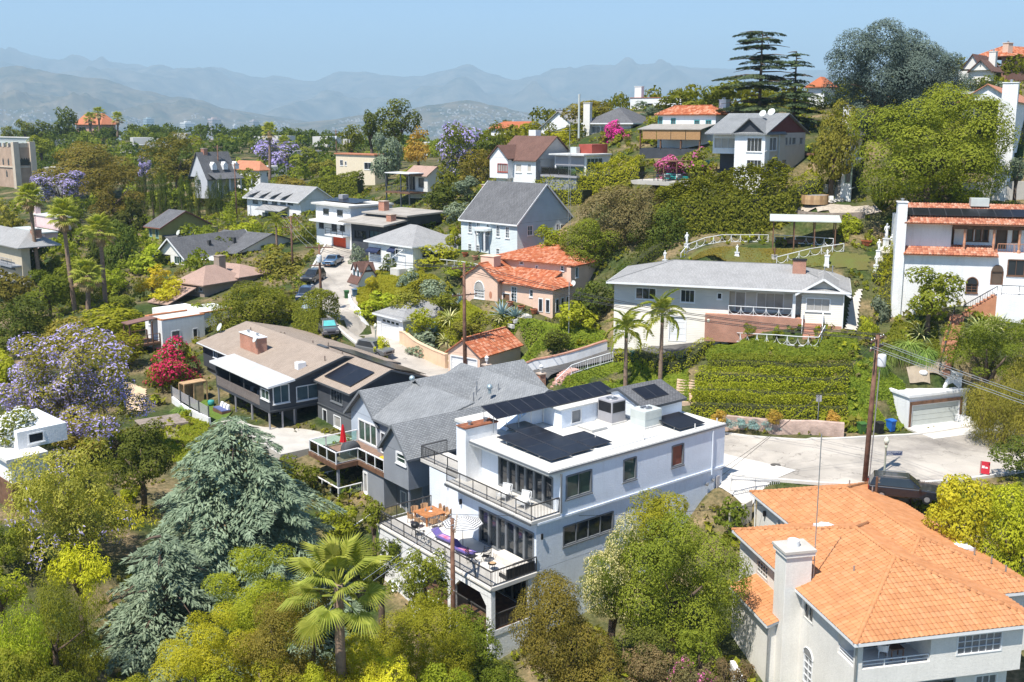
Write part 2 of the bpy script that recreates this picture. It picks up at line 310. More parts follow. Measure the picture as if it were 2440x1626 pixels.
def soil_mat():
 m,nt,b,L=base_mat('soil')
 g=nd(nt,'ShaderNodeNewGeometry'); n=nd(nt,'ShaderNodeTexNoise'); n.inputs['Scale'].default_value=.22; n.inputs['Detail'].default_value=8; L.new(g.outputs['Position'],n.inputs['Vector'])
 r=nd(nt,'ShaderNodeValToRGB'); e=r.color_ramp.elements; e[0].position=.36; e[0].color=(.045,.07,.02,1); e[1].position=.66; e[1].color=(.24,.18,.11,1)
 x=e.new(.5); x.color=(.10,.10,.045,1); L.new(n.outputs[0],r.inputs[0])
 f=nd(nt,'ShaderNodeTexNoise'); f.inputs['Scale'].default_value=.012; f.inputs['Detail'].default_value=12; f.inputs['Roughness'].default_value=.75; L.new(g.outputs['Position'],f.inputs['Vector'])
 rf=nd(nt,'ShaderNodeValToRGB'); e=rf.color_ramp.elements; e[0].position=.42; e[0].color=(.05,.075,.03,1); e[1].position=.62; e[1].color=(.3,.27,.22,1); L.new(f.outputs[0],rf.inputs[0])
 sp=nd(nt,'ShaderNodeVectorMath',operation='LENGTH'); L.new(g.outputs['Position'],sp.inputs[0])
 mr=nd(nt,'ShaderNodeMapRange'); mr.inputs[1].default_value=500; mr.inputs[2].default_value=1200; L.new(sp.outputs['Value'],mr.inputs[0])
 mx=nd(nt,'ShaderNodeMix',data_type='RGBA'); L.new(mr.outputs[0],mx.inputs[0]); L.new(r.outputs[0],mx.inputs[6]); L.new(rf.outputs[0],mx.inputs[7])
 f2=nd(nt,'ShaderNodeTexNoise'); f2.inputs['Scale'].default_value=2.6; f2.inputs['Detail'].default_value=10; f2.inputs['Roughness'].default_value=.75; L.new(g.outputs['Position'],f2.inputs['Vector'])
 r2=nd(nt,'ShaderNodeValToRGB'); e=r2.color_ramp.elements; e[0].position=.38; e[0].color=(.45,.5,.4,1); e[1].position=.62; e[1].color=(1.25,1.2,1.1,1); L.new(f2.outputs[0],r2.inputs[0])
 m2=nd(nt,'ShaderNodeMix',data_type='RGBA',blend_type='MULTIPLY'); m2.inputs[0].default_value=1; L.new(mx.outputs[2],m2.inputs[6]); L.new(r2.outputs[0],m2.inputs[7])
 L.new(m2.outputs[2],b.inputs['Base Color']); b.inputs['Roughness'].default_value=.95; b.inputs['Specular IOR Level'].default_value=.1
 bp=nd(nt,'ShaderNodeBump'); bp.inputs['Distance'].default_value=.4; L.new(n.outputs[0],bp.inputs['Height']); L.new(bp.outputs[0],b.inputs['Normal'])
 return m
ys=[6.]
while ys[-1]<26000:ys.append(ys[-1]+max(1.3,.02*ys[-1]))
ys=np.array(ys); sa=np.linspace(-.95,.95,190)
GYY=np.repeat(ys[:,None],190,1); GXX=sa[None,:]*(45+GYY)
tag(obj('ground',grid_mesh('ground',GXX,GYY,ground(GXX,GYY)),soil_mat()),kind='structure')
def hill_mat(name,a,b_,sc):
 m,nt,b,L=base_mat(name)
 g=nd(nt,'ShaderNodeNewGeometry'); n=nd(nt,'ShaderNodeTexNoise'); n.inputs['Scale'].default_value=sc; n.inputs['Detail'].default_value=10; n.inputs['Roughness'].default_value=.65; L.new(g.outputs['Position'],n.inputs['Vector'])
 r=nd(nt,'ShaderNodeValToRGB'); e=r.color_ramp.elements; e[0].position=.38; e[0].color=a+(1,); e[1].position=.68; e[1].color=b_+(1,); L.new(n.outputs[0],r.inputs[0])
 L.new(r.outputs[0],b.inputs['Base Color']); b.inputs['Roughness'].default_value=1; b.inputs['Specular IOR Level'].default_value=0; return m
def mountain(name,prof,Yr,depth,back,zbase,seed,mt,nx=420,ny=70,amp=.33,wl=900.):
 xs=np.array([p[0] for p in prof]); hs=np.array([at(p[0],p[1],Yr)[2] for p in prof])
 px=np.linspace(xs[0],xs[-1],nx); X0=(px-CX)/F*Yr*1.0
 H=np.interp(px,xs,hs); H=H+(H-zbase)*(.085*(fbm(X0/(wl*.55),0*X0+seed,5,seed+3,True)-.6)+.02*(fbm(X0/(wl*.08),0*X0,3,seed)-.5))
 t=np.concatenate([np.linspace(-back,0,12)[:-1],np.linspace(0,depth,ny)])
 T=np.repeat(t[:,None],nx,1); X=np.repeat(X0[None,:],len(t),0)*(Yr-T)/Yr
 k=np.clip(T/depth,0,1); kb=np.clip(-T/back,0,1)
 fall=(1-k)**1.25*(1-kb*.8)
 r=fbm(X/wl+3.1,T/(wl*1.7)+seed,6,seed,True)-.62
 env=np.clip(np.sin(np.clip(k,0,1)*pi)*1.1+.12*(k>.02),0,1)
 Z=zbase+(H[None,:]-zbase)*fall*(1+0)+(H[None,:]-zbase)*amp*2*r*env
 Z+=(H[None,:]-zbase)*.05*(fbm(X/(wl*.3),T/(wl*.3),5,seed+9)-.5)
 Z=np.maximum(Z,zbase-5)
 tag(obj(name,grid_mesh(name,X,Yr-T,Z),mt),kind='structure')
 return lambda q:None
hm1=hill_mat('chaparral_near',(.042,.05,.027),(.20,.155,.10),.006)
hm2=hill_mat('chaparral_far',(.045,.055,.036),(.22,.19,.14),.0035)
mountain('mountain_range',[(-700,150),(-400,135),(-100,125),(0,119),(60,121),(110,128),(170,140),(215,139),(255,140),(300,143),(345,150),(385,157),(440,163),(470,165),(500,164),(525,160),(550,161),(580,172),(610,180),(640,185),(665,180),(700,182),(735,190),(760,192),(800,180),(830,172),(870,170),(915,178),(960,187),(1010,185),(1060,175),(1100,164),(1130,166),(1180,180),(1230,190),(1290,178),(1350,165),(1400,157),(1440,155),(1500,152),(1555,150),(1600,156),(1650,160),(1700,166),(1760,175),(1900,170),(2100,160),(2400,165),(2900,150)],19000,8500,3000,-115,4,hm2,nx=420,ny=64,amp=.5,wl=1700)
mountain('mountain_spur',[(-600,190),(-300,175),(-100,168),(-30,167),(0,165),(30,163),(70,156),(85,157),(110,165),(160,174),(200,180),(255,189),(285,193),(310,200),(340,212),(380,219),(420,232),(455,232),(500,240),(540,256),(600,268),(680,280),(800,300),(900,312)],9500,3300,1600,-113,7,hm1,nx=420,ny=70,amp=.48,wl=800)
mountain('foothill',[(700,296),(800,285),(880,272),(960,264),(1020,252),(1060,247),(1090,242),(1125,240),(1155,246),(1200,256),(1240,268),(1300,274),(1340,286),(1450,300),(1600,310)],7600,1300,900,-112,3,hm1,nx=260,ny=50,amp=.22,wl=520)
# ---- the hazy town on the valley floor and the lower slopes: nobody could count it
def box_cloud(name,P,S,Hh,rnd,ang,m):
 n=len(P); c=np.cos(ang); s=np.sin(ang)
 base=np.array([(-1,-1),(1,-1),(1,1),(-1,1)])*.5
 bx=base[None,:,0]*S[:,:1]; by=base[None,:,1]*S[:,1:2]
 x=P[:,:1]+bx*c[:,None]-by*s[:,None]; y=P[:,1:2]+bx*s[:,None]+by*c[:,None]
 lo=np.stack([x,y,np.repeat(P[:,2:3]-6,4,1)],-1); hi=np.stack([x,y,np.repeat(P[:,2:3]+Hh[:,None],4,1)],-1)
 V=np.concatenate([lo,hi],1).reshape(-1,3); f=np.array([(4,5,6,7),(0,1,5,4),(1,2,6,5),(2,3,7,6),(3,0,4,7)])
 q=(f[None]+8*np.arange(n)[:,None,None]).reshape(-1,4)
 return obj(name,fastmesh(name,V,q.ravel(),np.full(len(q),4),rnd=np.repeat(rnd,8)),m)
def ramp_mat(name,cols,rough=.8):
 m,nt,b,L=base_mat(name); a=nd(nt,'ShaderNodeAttribute'); a.attribute_name='rnd'; r=nd(nt,'ShaderNodeValToRGB'); r.color_ramp.interpolation='CONSTANT'
 e=r.color_ramp.elements
 for i,c in enumerate(cols):
  x=e[i] if i<2 else e.new(0); x.position=i/len(cols); x.color=c+(1,)
 L.new(a.outputs['Fac'],r.inputs[0]); L.new(r.outputs[0],b.inputs['Base Color']); b.inputs['Roughness'].default_value=rough; return m
n=5200; r_=RNG
Yc=2200+5600*r_.random(n)**.8; pc=r_.uniform(-100,2100,n); Xc=(pc-CX)/F*Yc
Pc=np.stack([Xc,Yc,ground(Xc,Yc)],-1)
def on_mesh(o,X,Y):
 dg=bpy.context.evaluated_depsgraph_get(); out=[]
 for x,y in zip(X,Y):
  ok,loc,nn,i=o.ray_cast(Vector((x,y,3000)),Vector((0,0,-1))); out.append(loc.z if ok else-999)
 return np.array(out)
for oname,(y0,y1),(p0,p1),k in(('mountain_spur',(6200,9000),(-50,950),5200),('foothill',(6300,7500),(800,1550),1500)):
 Y2=r_.uniform(y0,y1,k); X2=(r_.uniform(p0,p1,k)-CX)/F*Y2; z2=on_mesh(bpy.data.objects[oname],X2,Y2)
 cl=fbm(X2/420,Y2/420,3,5); lim=-112+(190 if oname=='mountain_spur' else 230)
 ok=(z2>-113)&(z2<lim)&(cl>.46); Pc=np.concatenate([Pc,np.stack([X2,Y2,z2],-1)[ok]])
n=len(Pc)
tag(box_cloud('distant_town',Pc,np.stack([r_.uniform(8,20,n),r_.uniform(7,16,n)],-1),r_.uniform(3,9,n),r_.random(n),r_.uniform(0,3,n),ramp_mat('town_walls',[(.45,.43,.40),(.34,.31,.27),(.52,.50,.48),(.24,.16,.12),(.27,.26,.25),(.38,.34,.29),(.18,.175,.17),(.44,.40,.35)])),'pale houses and low blocks of the hazy town below the mountains','town',kind='stuff')
def tree_cloud(name,X,Y,size,nl,m,label,cat='trees',zoff=None):
 n=len(X); Z=ground(X,Y) if zoff is None else zoff
 d=r_.normal(size=(n,nl,3)); d/=np.linalg.norm(d,axis=-1,keepdims=True); d[...,2]=np.abs(d[...,2])*1.05-.25
 C=np.stack([X,Y,Z+size*.75],-1)[:,None,:]+d*size[:,None,None]*r_.uniform(.6,1.05,(n,nl,1))*np.array([.8,.8,.95])
 nn=d+r_.normal(size=d.shape)*.5; me=leaf_quads(C.reshape(-1,3),nn.reshape(-1,3),np.repeat(size*(1.9/sqrt(nl))*1.3,nl)*r_.uniform(.7,1.3,n*nl),.8,np.repeat(r_.random(n),nl)*.6+r_.random(n*nl)*.4,tri=True)
 return tag(obj(name,me,m),label,cat,kind='stuff')
def leaf_quads(P,N,S,aspect,rnd,D=None,name='leaves',bend=0.,tri=False):
 """one four-cornered leaf per point: P centre, N facing, S length, D direction the leaf points (optional)"""
 n=len(P); N=N/(np.linalg.norm(N,axis=-1,keepdims=True)+1e-9)
 A=RNG.normal(size=(n,3)) if D is None else D
 T=np.cross(N,A); T/=(np.linalg.norm(T,axis=-1,keepdims=True)+1e-9); B=np.cross(T,N)
 S=np.asarray(S)[:,None]; h=S*aspect*.5
 if tri: return fastmesh(name,np.stack([P-B*S*.5-T*h,P-B*S*.5+T*h,P+B*S*.65],1).reshape(-1,3),np.arange(3*n),np.full(n,3),rnd=np.repeat(rnd,3))
 V=np.stack([P-B*S*.5,P+T*h,P+B*S*.5-N*S*bend,P-T*h],1).reshape(-1,3)
 return fastmesh(name,V,np.arange(4*n),np.full(n,4),rnd=np.repeat(rnd,4))
 # ------------------------------------------------------------------ builders for houses
def holed(a0,a1,w0,w1,holes):
 """rectangle minus rectangular holes -> list of rects"""
 A=sorted({a0,a1,*[min(max(x,a0),a1) for h in holes for x in h[:2]]}); Wv=sorted({w0,w1,*[min(max(x,w0),w1) for h in holes for x in h[2:4]]}); out=[]
 for i in range(len(A)-1):
  for j in range(len(Wv)-1):
   ca,cw=(A[i]+A[i+1])/2,(Wv[j]+Wv[j+1])/2
   if not any(h[0]<ca<h[1] and h[2]<cw<h[3] for h in holes):out.append((A[i],A[i+1],Wv[j],Wv[j+1]))
 return out
FOOT=[]
class House:
 def __init__(s,name,label,cat,A,az,h,group=None):
  s.O=np.array([A[0],A[1],A[2]-h]); a=radians(az); s.az=az
  s.M=np.array([[sin(a),cos(a),0],[-cos(a),sin(a),0],[0,0,1]])
  s.root=empty(name,tuple(s.O),pi/2-a,label,cat,group); s.blocks=[]
 def hit(s,px,py,ax,val):
  r=s.M@ray(px,py); c=s.M@(-s.O); return c+r*((val-c[ax])/r[ax])
 def R(s,px,py,v=0.):p=s.hit(px,py,1,v); return p[0],p[2]
 def L(s,px,py,u=0.):p=s.hit(px,py,0,u); return p[1],p[2]
 def T(s,px,py,w=0.):p=s.hit(px,py,2,w); return p[0],p[1]
 def wld(s,u,v,w): return s.O+s.M.T@np.array([u,v,w])
 def part(s,name,mb,m,parent=None,smooth=False,uv=False):
  o=mb.build(name,m,parent or s.root,smooth)
  if uv:box_uv(o.data)
  return o
 def box(s,name,u0,u1,v0,v1,w0,w1,m,parent=None,bev=0,uv=False):
  o=s.part(name,MB().box(u0,u1,v0,v1,w0,w1),m,parent,uv=uv)
  return bevel(o,bev) if bev else o
 def block(s,u0,u1,v0,v1,w0,w1,m,name='wall',top=True,uv=False):
  b=dict(u0=u0,u1=u1,v0=v0,v1=v1,w0=w0,w1=w1,m=m,name=name,R=[],L=[],top=top,uv=uv,inn=False); s.blocks.append(b); return b
 def win(s,face,a,b,blk=None,fm=None,nx=1,ny=1,gm=None,fw=.07,sill=True,name='window',raw=False,deep=.12,bar=.035,panes=True,awn=None,proud=.03):
  blk=blk or s.blocks[-1]; pl=blk['v0'] if face=='R' else blk['u0']
  if raw:(a0,w1),(a1,w0)=a,b
  else:
   f=s.R if face=='R' else s.L; a0,w1=f(*a,pl); a1,w0=f(*b,pl)
  a0,a1=min(a0,a1),max(a0,a1); w0,w1=min(w0,w1),max(w0,w1)
  lo,hi=(blk['u0'],blk['u1']) if face=='R' else(blk['v0'],blk['v1'])
  a0=max(a0,lo+.05); a1=min(a1,hi-.05); w0=max(w0,blk['w0']+.02); w1=min(w1,blk['w1']-.03)
  if a1-a0<.15 or w1-w0<.15: return None
  blk[face].append((a0,a1,w0,w1))
  fm=fm or M_white; gm=gm or M_glass
  def bx(mb,x0,x1,d0,d1,z0,z1):
   return mb.box(x0,x1,pl+d0,pl+d1,z0,z1) if face=='R' else mb.box(pl+d0,pl+d1,x0,x1,z0,z1)
  f=MB(); bx(f,a0-.03,a0+fw,-proud,deep,w0,w1); bx(f,a1-fw,a1+.03,-proud,deep,w0,w1); bx(f,a0+fw,a1-fw,-proud,deep,w1-fw,w1+.03); bx(f,a0+fw,a1-fw,-proud,deep,w0,w0+fw)
  xs=[a0+fw+(a1-a0-2*fw)*i/nx for i in range(nx+1)]; zs=[w0+fw+(w1-w0-2*fw)*i/ny for i in range(ny+1)]
  for x in xs[1:-1]:bx(f,x-bar/2,x+bar/2,.0,deep-.02,w0+fw,w1-fw)
  for z in zs[1:-1]:bx(f,a0+fw,a1-fw,.005,deep-.025,z-bar/2,z+bar/2)
  o=s.part(name,f,fm)
  if panes and nx*ny<=12:
   for i in range(nx):
    for j in range(ny):s.part('pane',bx(MB(),xs[i],xs[i+1],deep-.055,deep-.03,zs[j],zs[j+1]),gm,o)
  else:s.part('pane',bx(MB(),xs[0],xs[-1],deep-.055,deep-.03,zs[0],zs[-1]),gm,o)
  if sill:s.part('sill',bx(MB(),a0-.08,a1+.08,-proud-.06,.05,w0-.09,w0-.002),fm,o)
  if awn:
   mb=MB(); n=4
   if face=='R':mb.quad((a0-.1,pl-.02,w1+.12),(a1+.1,pl-.02,w1+.12),(a1+.1,pl-.75,w1-.35),(a0-.1,pl-.75,w1-.35)); mb.quad((a0-.1,pl-.75,w1-.35),(a1+.1,pl-.75,w1-.35),(a1+.1,pl-.75,w1-.55),(a0-.1,pl-.75,w1-.55))
   else:mb.quad((pl-.02,a0-.1,w1+.12),(pl-.02,a1+.1,w1+.12),(pl-.75,a1+.1,w1-.35),(pl-.75,a0-.1,w1-.35)); mb.quad((pl-.75,a0-.1,w1-.35),(pl-.75,a1+.1,w1-.35),(pl-.75,a1+.1,w1-.55),(pl-.75,a0-.1,w1-.55))
   s.part('awning',mb,awn)
  return o
 def door(s,face,a,b,blk=None,m=None,**k):
  k.setdefault('sill',False); k.setdefault('fm',M_white); return s.win(face,a,b,blk,gm=m or M_doorpaint,name=k.pop('name','door'),panes=False,**k)
 def garage(s,face,a,b,blk=None,m=None,rows=4,raw=False,glazed=False):
  """sectional garage door: each panel a piece of its own"""
  blk=blk or s.blocks[-1]; m=m or M_white; o=s.win(face,a,b,blk,fm=M_white,gm=M_dark,fw=.1,sill=False,name='garage_door',raw=raw,panes=False,deep=.22)
  h=blk[face][-1]; pl=blk['v0'] if face=='R' else blk['u0']; z0,z1=h[2]+.1,h[3]-.1; x0,x1=h[0]+.1,h[1]-.1
  for i in range(rows):
   a0,a1=z0+(z1-z0)*i/rows+.012,z0+(z1-z0)*(i+1)/rows-.012
   mb=MB().box(x0,x1,pl+.1,pl+.15,a0,a1) if face=='R' else MB().box(pl+.1,pl+.15,x0,x1,a0,a1)
   p=s.part('panel',mb,m,o)
   if glazed and i==rows-1:
    for k in range(4):
     q0=x0+(x1-x0)*(k+.15)/4; q1=x0+(x1-x0)*(k+.85)/4
     s.part('pane',MB().box(q0,q1,pl+.09,pl+.11,a0+.12,a1-.12) if face=='R' else MB().box(pl+.09,pl+.11,q0,q1,a0+.12,a1-.12),M_glass,o)
  return o
 def done(s):
  for b in s.blocks:FOOT.append([s.wld(u,v,0)[:2] for u,v in((b['u0']-.4,b['v0']-.4),(b['u1']+.4,b['v0']-.4),(b['u1']+.4,b['v1']+.4),(b['u0']-.4,b['v1']+.4))])
  for b in s.blocks:
   u0,u1,v0,v1,w0,w1=(b[k] for k in('u0','u1','v0','v1','w0','w1')); mb=MB(); d=.16
   for(a,c,e,f) in holed(u0,u1,w0,w1,b['R']):mb.quad((a,v0,e),(c,v0,e),(c,v0,f),(a,v0,f))
   for(a,c,e,f) in holed(v0,v1,w0,w1,b['L']):mb.quad((u0,a,e),(u0,a,f),(u0,c,f),(u0,c,e))
   for(a,c,e,f) in b['R']:
    mb.quad((a,v0,e),(a,v0,f),(a,v0+d,f),(a,v0+d,e)); mb.quad((c,v0,e),(c,v0+d,e),(c,v0+d,f),(c,v0,f)); mb.quad((a,v0,e),(a,v0+d,e),(c,v0+d,e),(c,v0,e)); mb.quad((a,v0,f),(c,v0,f),(c,v0+d,f),(a,v0+d,f))
   for(a,c,e,f) in b['L']:
    mb.quad((u0,a,e),(u0+d,a,e),(u0+d,a,f),(u0,a,f)); mb.quad((u0,c,e),(u0,c,f),(u0+d,c,f),(u0+d,c,e)); mb.quad((u0,a,e),(u0,c,e),(u0+d,c,e),(u0+d,a,e)); mb.quad((u0,a,f),(u0+d,a,f),(u0+d,c,f),(u0,c,f))
   mb.quad((u1,v0,w0),(u1,v1,w0),(u1,v1,w1),(u1,v0,w1)); mb.quad((u0,v1,w0),(u0,v1,w1),(u1,v1,w1),(u1,v1,w0)); mb.quad((u0,v0,w0),(u0,v1,w0),(u1,v1,w0),(u1,v0,w0))
   if b['top']:mb.quad((u0,v0,w1),(u1,v0,w1),(u1,v1,w1),(u0,v1,w1))
   me=mb.mesh(b['name'],fix=False); o=obj(b['name'],me,b['m'],s.root)
   if b['uv']:box_uv(me)
  return s.root
  # --- roofs
 def slab(s,name,polys,m,t=.14,parent=None,uv=True):
  mb=MB()
  for poly in polys:
   n=len(mb.v); k=len(poly); mb.v+=[tuple(p) for p in poly]+[(p[0],p[1],p[2]-t) for p in poly]
   mb.f.append(tuple(range(n,n+k))); mb.f.append(tuple(reversed(range(n+k,n+2*k))))
   for i in range(k):j=(i+1)%k; mb.f.append((n+i,n+k+i,n+k+j,n+j))
  o=s.part(name,mb,m,parent)
  if uv:box_uv(o.data)
  return o
 def edge(s,name,pts,m,w=.06,h=.2,parent=None,dz=-.1,closed=False):
  mb=MB(); pts=list(pts)+([pts[0]] if closed else[])
  for a,b in zip(pts[:-1],pts[1:]):mb.bar((a[0],a[1],a[2]+dz),(b[0],b[1],b[2]+dz),w,h)
  return s.part(name,mb,m,parent)
 def gable(s,u0,u1,v0,v1,we,wr,m,axis='u',oh=.45,og=.35,wallm=None,fascia=None,t=.14,tile=None,rp=None,tn=0,ends=(1,1)):
  if axis=='u':
   vm=(v0+v1)/2 if rp is None else rp; k1=(wr-we)/(vm-v0); k2=(wr-we)/(v1-vm); a,b=u0-og,u1+og
   p1=[(a,v0-oh,we-k1*oh),(b,v0-oh,we-k1*oh),(b,vm,wr),(a,vm,wr)]; p2=[(b,v1+oh,we-k2*oh),(a,v1+oh,we-k2*oh),(a,vm,wr),(b,vm,wr)]
   tri=[((x,v0,we),(x,v1,we),(x,vm,wr-.02)) for x,e in((u0,ends[0]),(u1,ends[1])) if e]
  else:
   um=(u0+u1)/2 if rp is None else rp; k1=(wr-we)/(um-u0); k2=(wr-we)/(u1-um); a,b=v0-og,v1+og
   p1=[(u0-oh,b,we-k1*oh),(u0-oh,a,we-k1*oh),(um,a,wr),(um,b,wr)]; p2=[(u1+oh,a,we-k2*oh),(u1+oh,b,we-k2*oh),(um,b,wr),(um,a,wr)]
   tri=[((u0,x,we),(u1,x,we),(um,x,wr-.02)) for x,e in((v0,ends[0]),(v1,ends[1])) if e]
  lift=t+.02
  P=[[(p[0],p[1],p[2]+lift) for p in q] for q in(p1,p2)]
  o=s.slab('roof',P,m,t)
  if wallm:
   mb=MB()
   for q in tri:s.part('gable',MB().quad(*[(p[0],p[1],p[2]+.02) for p in q]),wallm)
  if fascia:
   for q in P:
    s.edge('fascia',[q[3],q[0],q[1],q[2]],fascia,parent=o)
  if tile:
   for q in P:s.tiles(q,tile,parent=o,nobj=tn)
   s.caps([P[0][3],P[0][2]],tile,o)
  return o
 def hip(s,u0,u1,v0,v1,we,wr,m,oh=.5,t=.14,fascia=None,tile=None,tn=0,capm=None):
  a,b,c,d=u0-oh,u1+oh,v0-oh,v1+oh; U,V=b-a,d-c; lift=t+.02; we+=lift; wr+=lift
  if U>=V:r0=(a+V/2,(c+d)/2,wr); r1=(b-V/2,(c+d)/2,wr)
  else:r0=((a+b)/2,c+U/2,wr); r1=((a+b)/2,d-U/2,wr)
  A,B,C,D=(a,c,we),(b,c,we),(b,d,we),(a,d,we)
  if U>=V:P=[[A,B,r1,r0],[D,A,r0],[C,D,r0,r1],[B,C,r1]]
  else:P=[[A,B,r0],[D,A,r0,r1],[C,D,r1],[B,C,r1,r0]]
  o=s.slab('roof',P,m,t)
  if fascia:s.edge('fascia',[A,B,C,D],fascia,parent=o,closed=True)
  if tile:
   for q in P:s.tiles(q,tile,parent=o,nobj=tn//2 if q in P[:2] else 0)
  if tile or capm:
   hips=[(A,r0),(B,r1),(C,r1),(D,r0),(r0,r1)] if U>=V else[(A,r0),(B,r0),(C,r1),(D,r1),(r0,r1)]
   for x,y in hips:s.caps([x,y],tile or capm,o,r=.13 if tile else.08)
  return o
 def tiles(s,poly,m,tw=.30,tl=.40,parent=None,nobj=0,name='roof_tile',arch=.05):
  P=np.array(poly,float); n=np.zeros(3)
  for i in range(len(P)):n+=np.cross(P[i]-P[0],P[(i+1)%len(P)]-P[0])
  n/=np.linalg.norm(n)
  if n[2]<0:n=-n
  ac=np.cross(n,[0,0,1.]);
  if np.linalg.norm(ac)<1e-6: return
  ac/=np.linalg.norm(ac); upv=np.cross(ac,n); upv=upv if upv[2]>0 else-upv
  ac=np.cross(upv,n)
  q=np.stack([(P-P[0])@ac,(P-P[0])@upv],1); lo=q.min(0); hi=q.max(0)
  nr=int((hi[1]-lo[1])/tl+.999); xs=[];
  gx=np.arange(lo[0]+tw/2,hi[0]+tw*.4,tw)
  for r in range(nr):
   yy=lo[1]+(r+.5)*tl
   for x in gx:xs.append((x,yy))
  xs=np.array(xs)
  if not len(xs): return
  ins=np.zeros(len(xs),bool); j=len(q)-1
  for i in range(len(q)):
   with np.errstate(divide='ignore',invalid='ignore'):
    c=((q[i,1]>xs[:,1])!=(q[j,1]>xs[:,1]))&(xs[:,0]<(q[j,0]-q[i,0])*(xs[:,1]-q[i,1])/(q[j,1]-q[i,1])+q[i,0])
   ins^=c; j=i
  xs=xs[ins]
  if not len(xs): return
  # one barrel-and-pan tile, lower end lifted over the course below
  t=np.linspace(-.5,.5,6); pr=np.array([0.,.55,1.,1.,.55,0.])*arch; tv=[]
  for y,l in((-.5*tl-.03,.034),(.5*tl,.006)):
   for a,z in zip(t,pr):tv.append((a*tw*1.02,y,z+l))
  for a in t[[0,-1]]:tv.append((a*tw,-.5*tl-.03,.0))
  tv.append((t[2]*tw,-.5*tl-.03,.0)); tv.append((t[3]*tw,-.5*tl-.03,.0))
  tv=np.array(tv); tf=[(i,i+1,i+7,i+6) for i in range(5)]+[(12,14,2,1,0),(14,15,3,2),(15,13,5,4,3)]
  C=P[0]+xs[:,:1]*ac+xs[:,1:]*upv; Mx=np.stack([ac,upv,n],0)
  wz=np.array([s.wld(*c) for c in C[::max(1,len(C)//50)]]).mean(0)
  order=np.argsort([np.linalg.norm(s.wld(*c)) for c in C]) if nobj else np.arange(len(C))
  rest=order[nobj:] if nobj else order
  if nobj:
   key='tile%.2f%.2f'%(tw,tl)
   me=bpy.data.meshes.get(key)
   if me is None:me=bpy.data.meshes.new(key); me.from_pydata([tuple(v) for v in tv],[],tf); me.materials.append(m); me.update()
   if me.materials[0]!=m:me=me.copy(); me.materials[0]=m
   R4=Matrix([[*Mx.T[0]],[*Mx.T[1]],[*Mx.T[2]]]).to_4x4()
   for i in order[:nobj]:
    o=bpy.data.objects.new(name,me); COL.objects.link(o); o.parent=parent or s.root
    j_=Matrix.Rotation(RND.uniform(-.012,.012),4,'Z'); o.matrix_local=Matrix.Translation(Vector(C[i]))@R4@j_
  if len(rest):
   V=(tv@Mx)[None]+C[rest][:,None,:]; V=V+RNG.normal(size=(len(rest),1,3))*.004
   cnt=np.tile([len(f) for f in tf],len(rest)); fl=np.concatenate([np.array(f) for f in tf]); loops=(fl[None]+len(tv)*np.arange(len(rest))[:,None]).ravel()
   me=fastmesh('roof_tiles',V.reshape(-1,3),loops,cnt,rnd=np.repeat(RNG.random(len(rest)),len(tv)))
   o=obj('roof_tile_field',me,m,parent or s.root); o['kind']='stuff'
 def caps(s,line,m,parent=None,r=.13,step=.36,name='ridge_tile'):
  a,b=np.array(line[0],float),np.array(line[1],float); d=b-a; Ln=np.linalg.norm(d); n=max(1,int(Ln/step)); d/=Ln
  x=np.cross(d,[0,0,1.]); x/=np.linalg.norm(x); up=np.cross(x,d)
  if r<.1:
   return s.part('ridge_cap',MB().bar(tuple(a),tuple(b),r*2.6,.03),m,parent)
  mb=MB(); k=6
  for e,(yy,rr) in enumerate(((-step*.52,r*1.12),(step*.52,r*.94))):
   for i in range(k+1):t=pi*i/k; mb.v.append((-rr*cos(t),yy,rr*.8*sin(t)+.02))
  for i in range(k):mb.f.append((i,i+1,i+k+2,i+k+1))
  mb.f.append(tuple(range(k,-1,-1)))
  me=mb.mesh(name,True,fix=False); me.materials.append(m)
  R4=Matrix([[x[0],d[0],up[0]],[x[1],d[1],up[1]],[x[2],d[2],up[2]]]).to_4x4()
  for i in range(n):
   o=bpy.data.objects.new(name,me); COL.objects.link(o); o.parent=parent or s.root
   o.matrix_local=Matrix.Translation(Vector(a+d*(i+.5)*Ln/n))@R4
 def chimney(s,u0,u1,v0,v1,w0,w1,m,cap=None,pots=2,capm=None,uv=False):
  o=s.box('chimney',u0,u1,v0,v1,w0,w1,m,uv=uv)
  s.box('cap',u0-.08,u1+.08,v0-.08,v1+.08,w1,w1+.1,capm or m,o,.02)
  for i in range(pots):
   t=(i+.5)/pots; uu=u0+(u1-u0)*(t if u1-u0>v1-v0 else.5); vv=v0+(v1-v0)*(.5 if u1-u0>v1-v0 else t)
   s.part('flue',MB().lathe([(.13,.1),(.13,.3),(.2,.32),(.2,.38),(.02,.42)],(uu,vv,w1),10),M_metal,o)
  return o
 def rail(s,pts,m,h=1.07,gap=.12,post=1.8,name='railing',bal=True,th=.05,glass=None,rails=None,closed=False,topw=.09):
  """guard rail along points: handrail with its posts and balusters as pieces of their own"""
  mb=MB(); P=[np.array(p,float) for p in pts]
  for a,b in zip(P[:-1],P[1:]):
   mb.bar((*a[:2],a[2]+h),(*b[:2],b[2]+h),topw,.06)
   for z in(rails or[.1]):mb.bar((*a[:2],a[2]+z),(*b[:2],b[2]+z),.04,.04)
  o=s.part(name,mb,m)
  key=name+'_bal%.2f'%h; bm_=bpy.data.meshes.get(key)
  if bm_ is None:bm_=MB().box(-.011,.011,-.011,.011,.08,h-.03).mesh(key)
  pm=MB().box(-th/2,th/2,-th/2,th/2,0,h-.02).mesh('post')
  for q in(bm_,pm):
   if not q.materials:q.materials.append(m)
  def put(me,nm,c):
   x=bpy.data.objects.new(nm,me); COL.objects.link(x); x.parent=o; x.location=tuple(c)
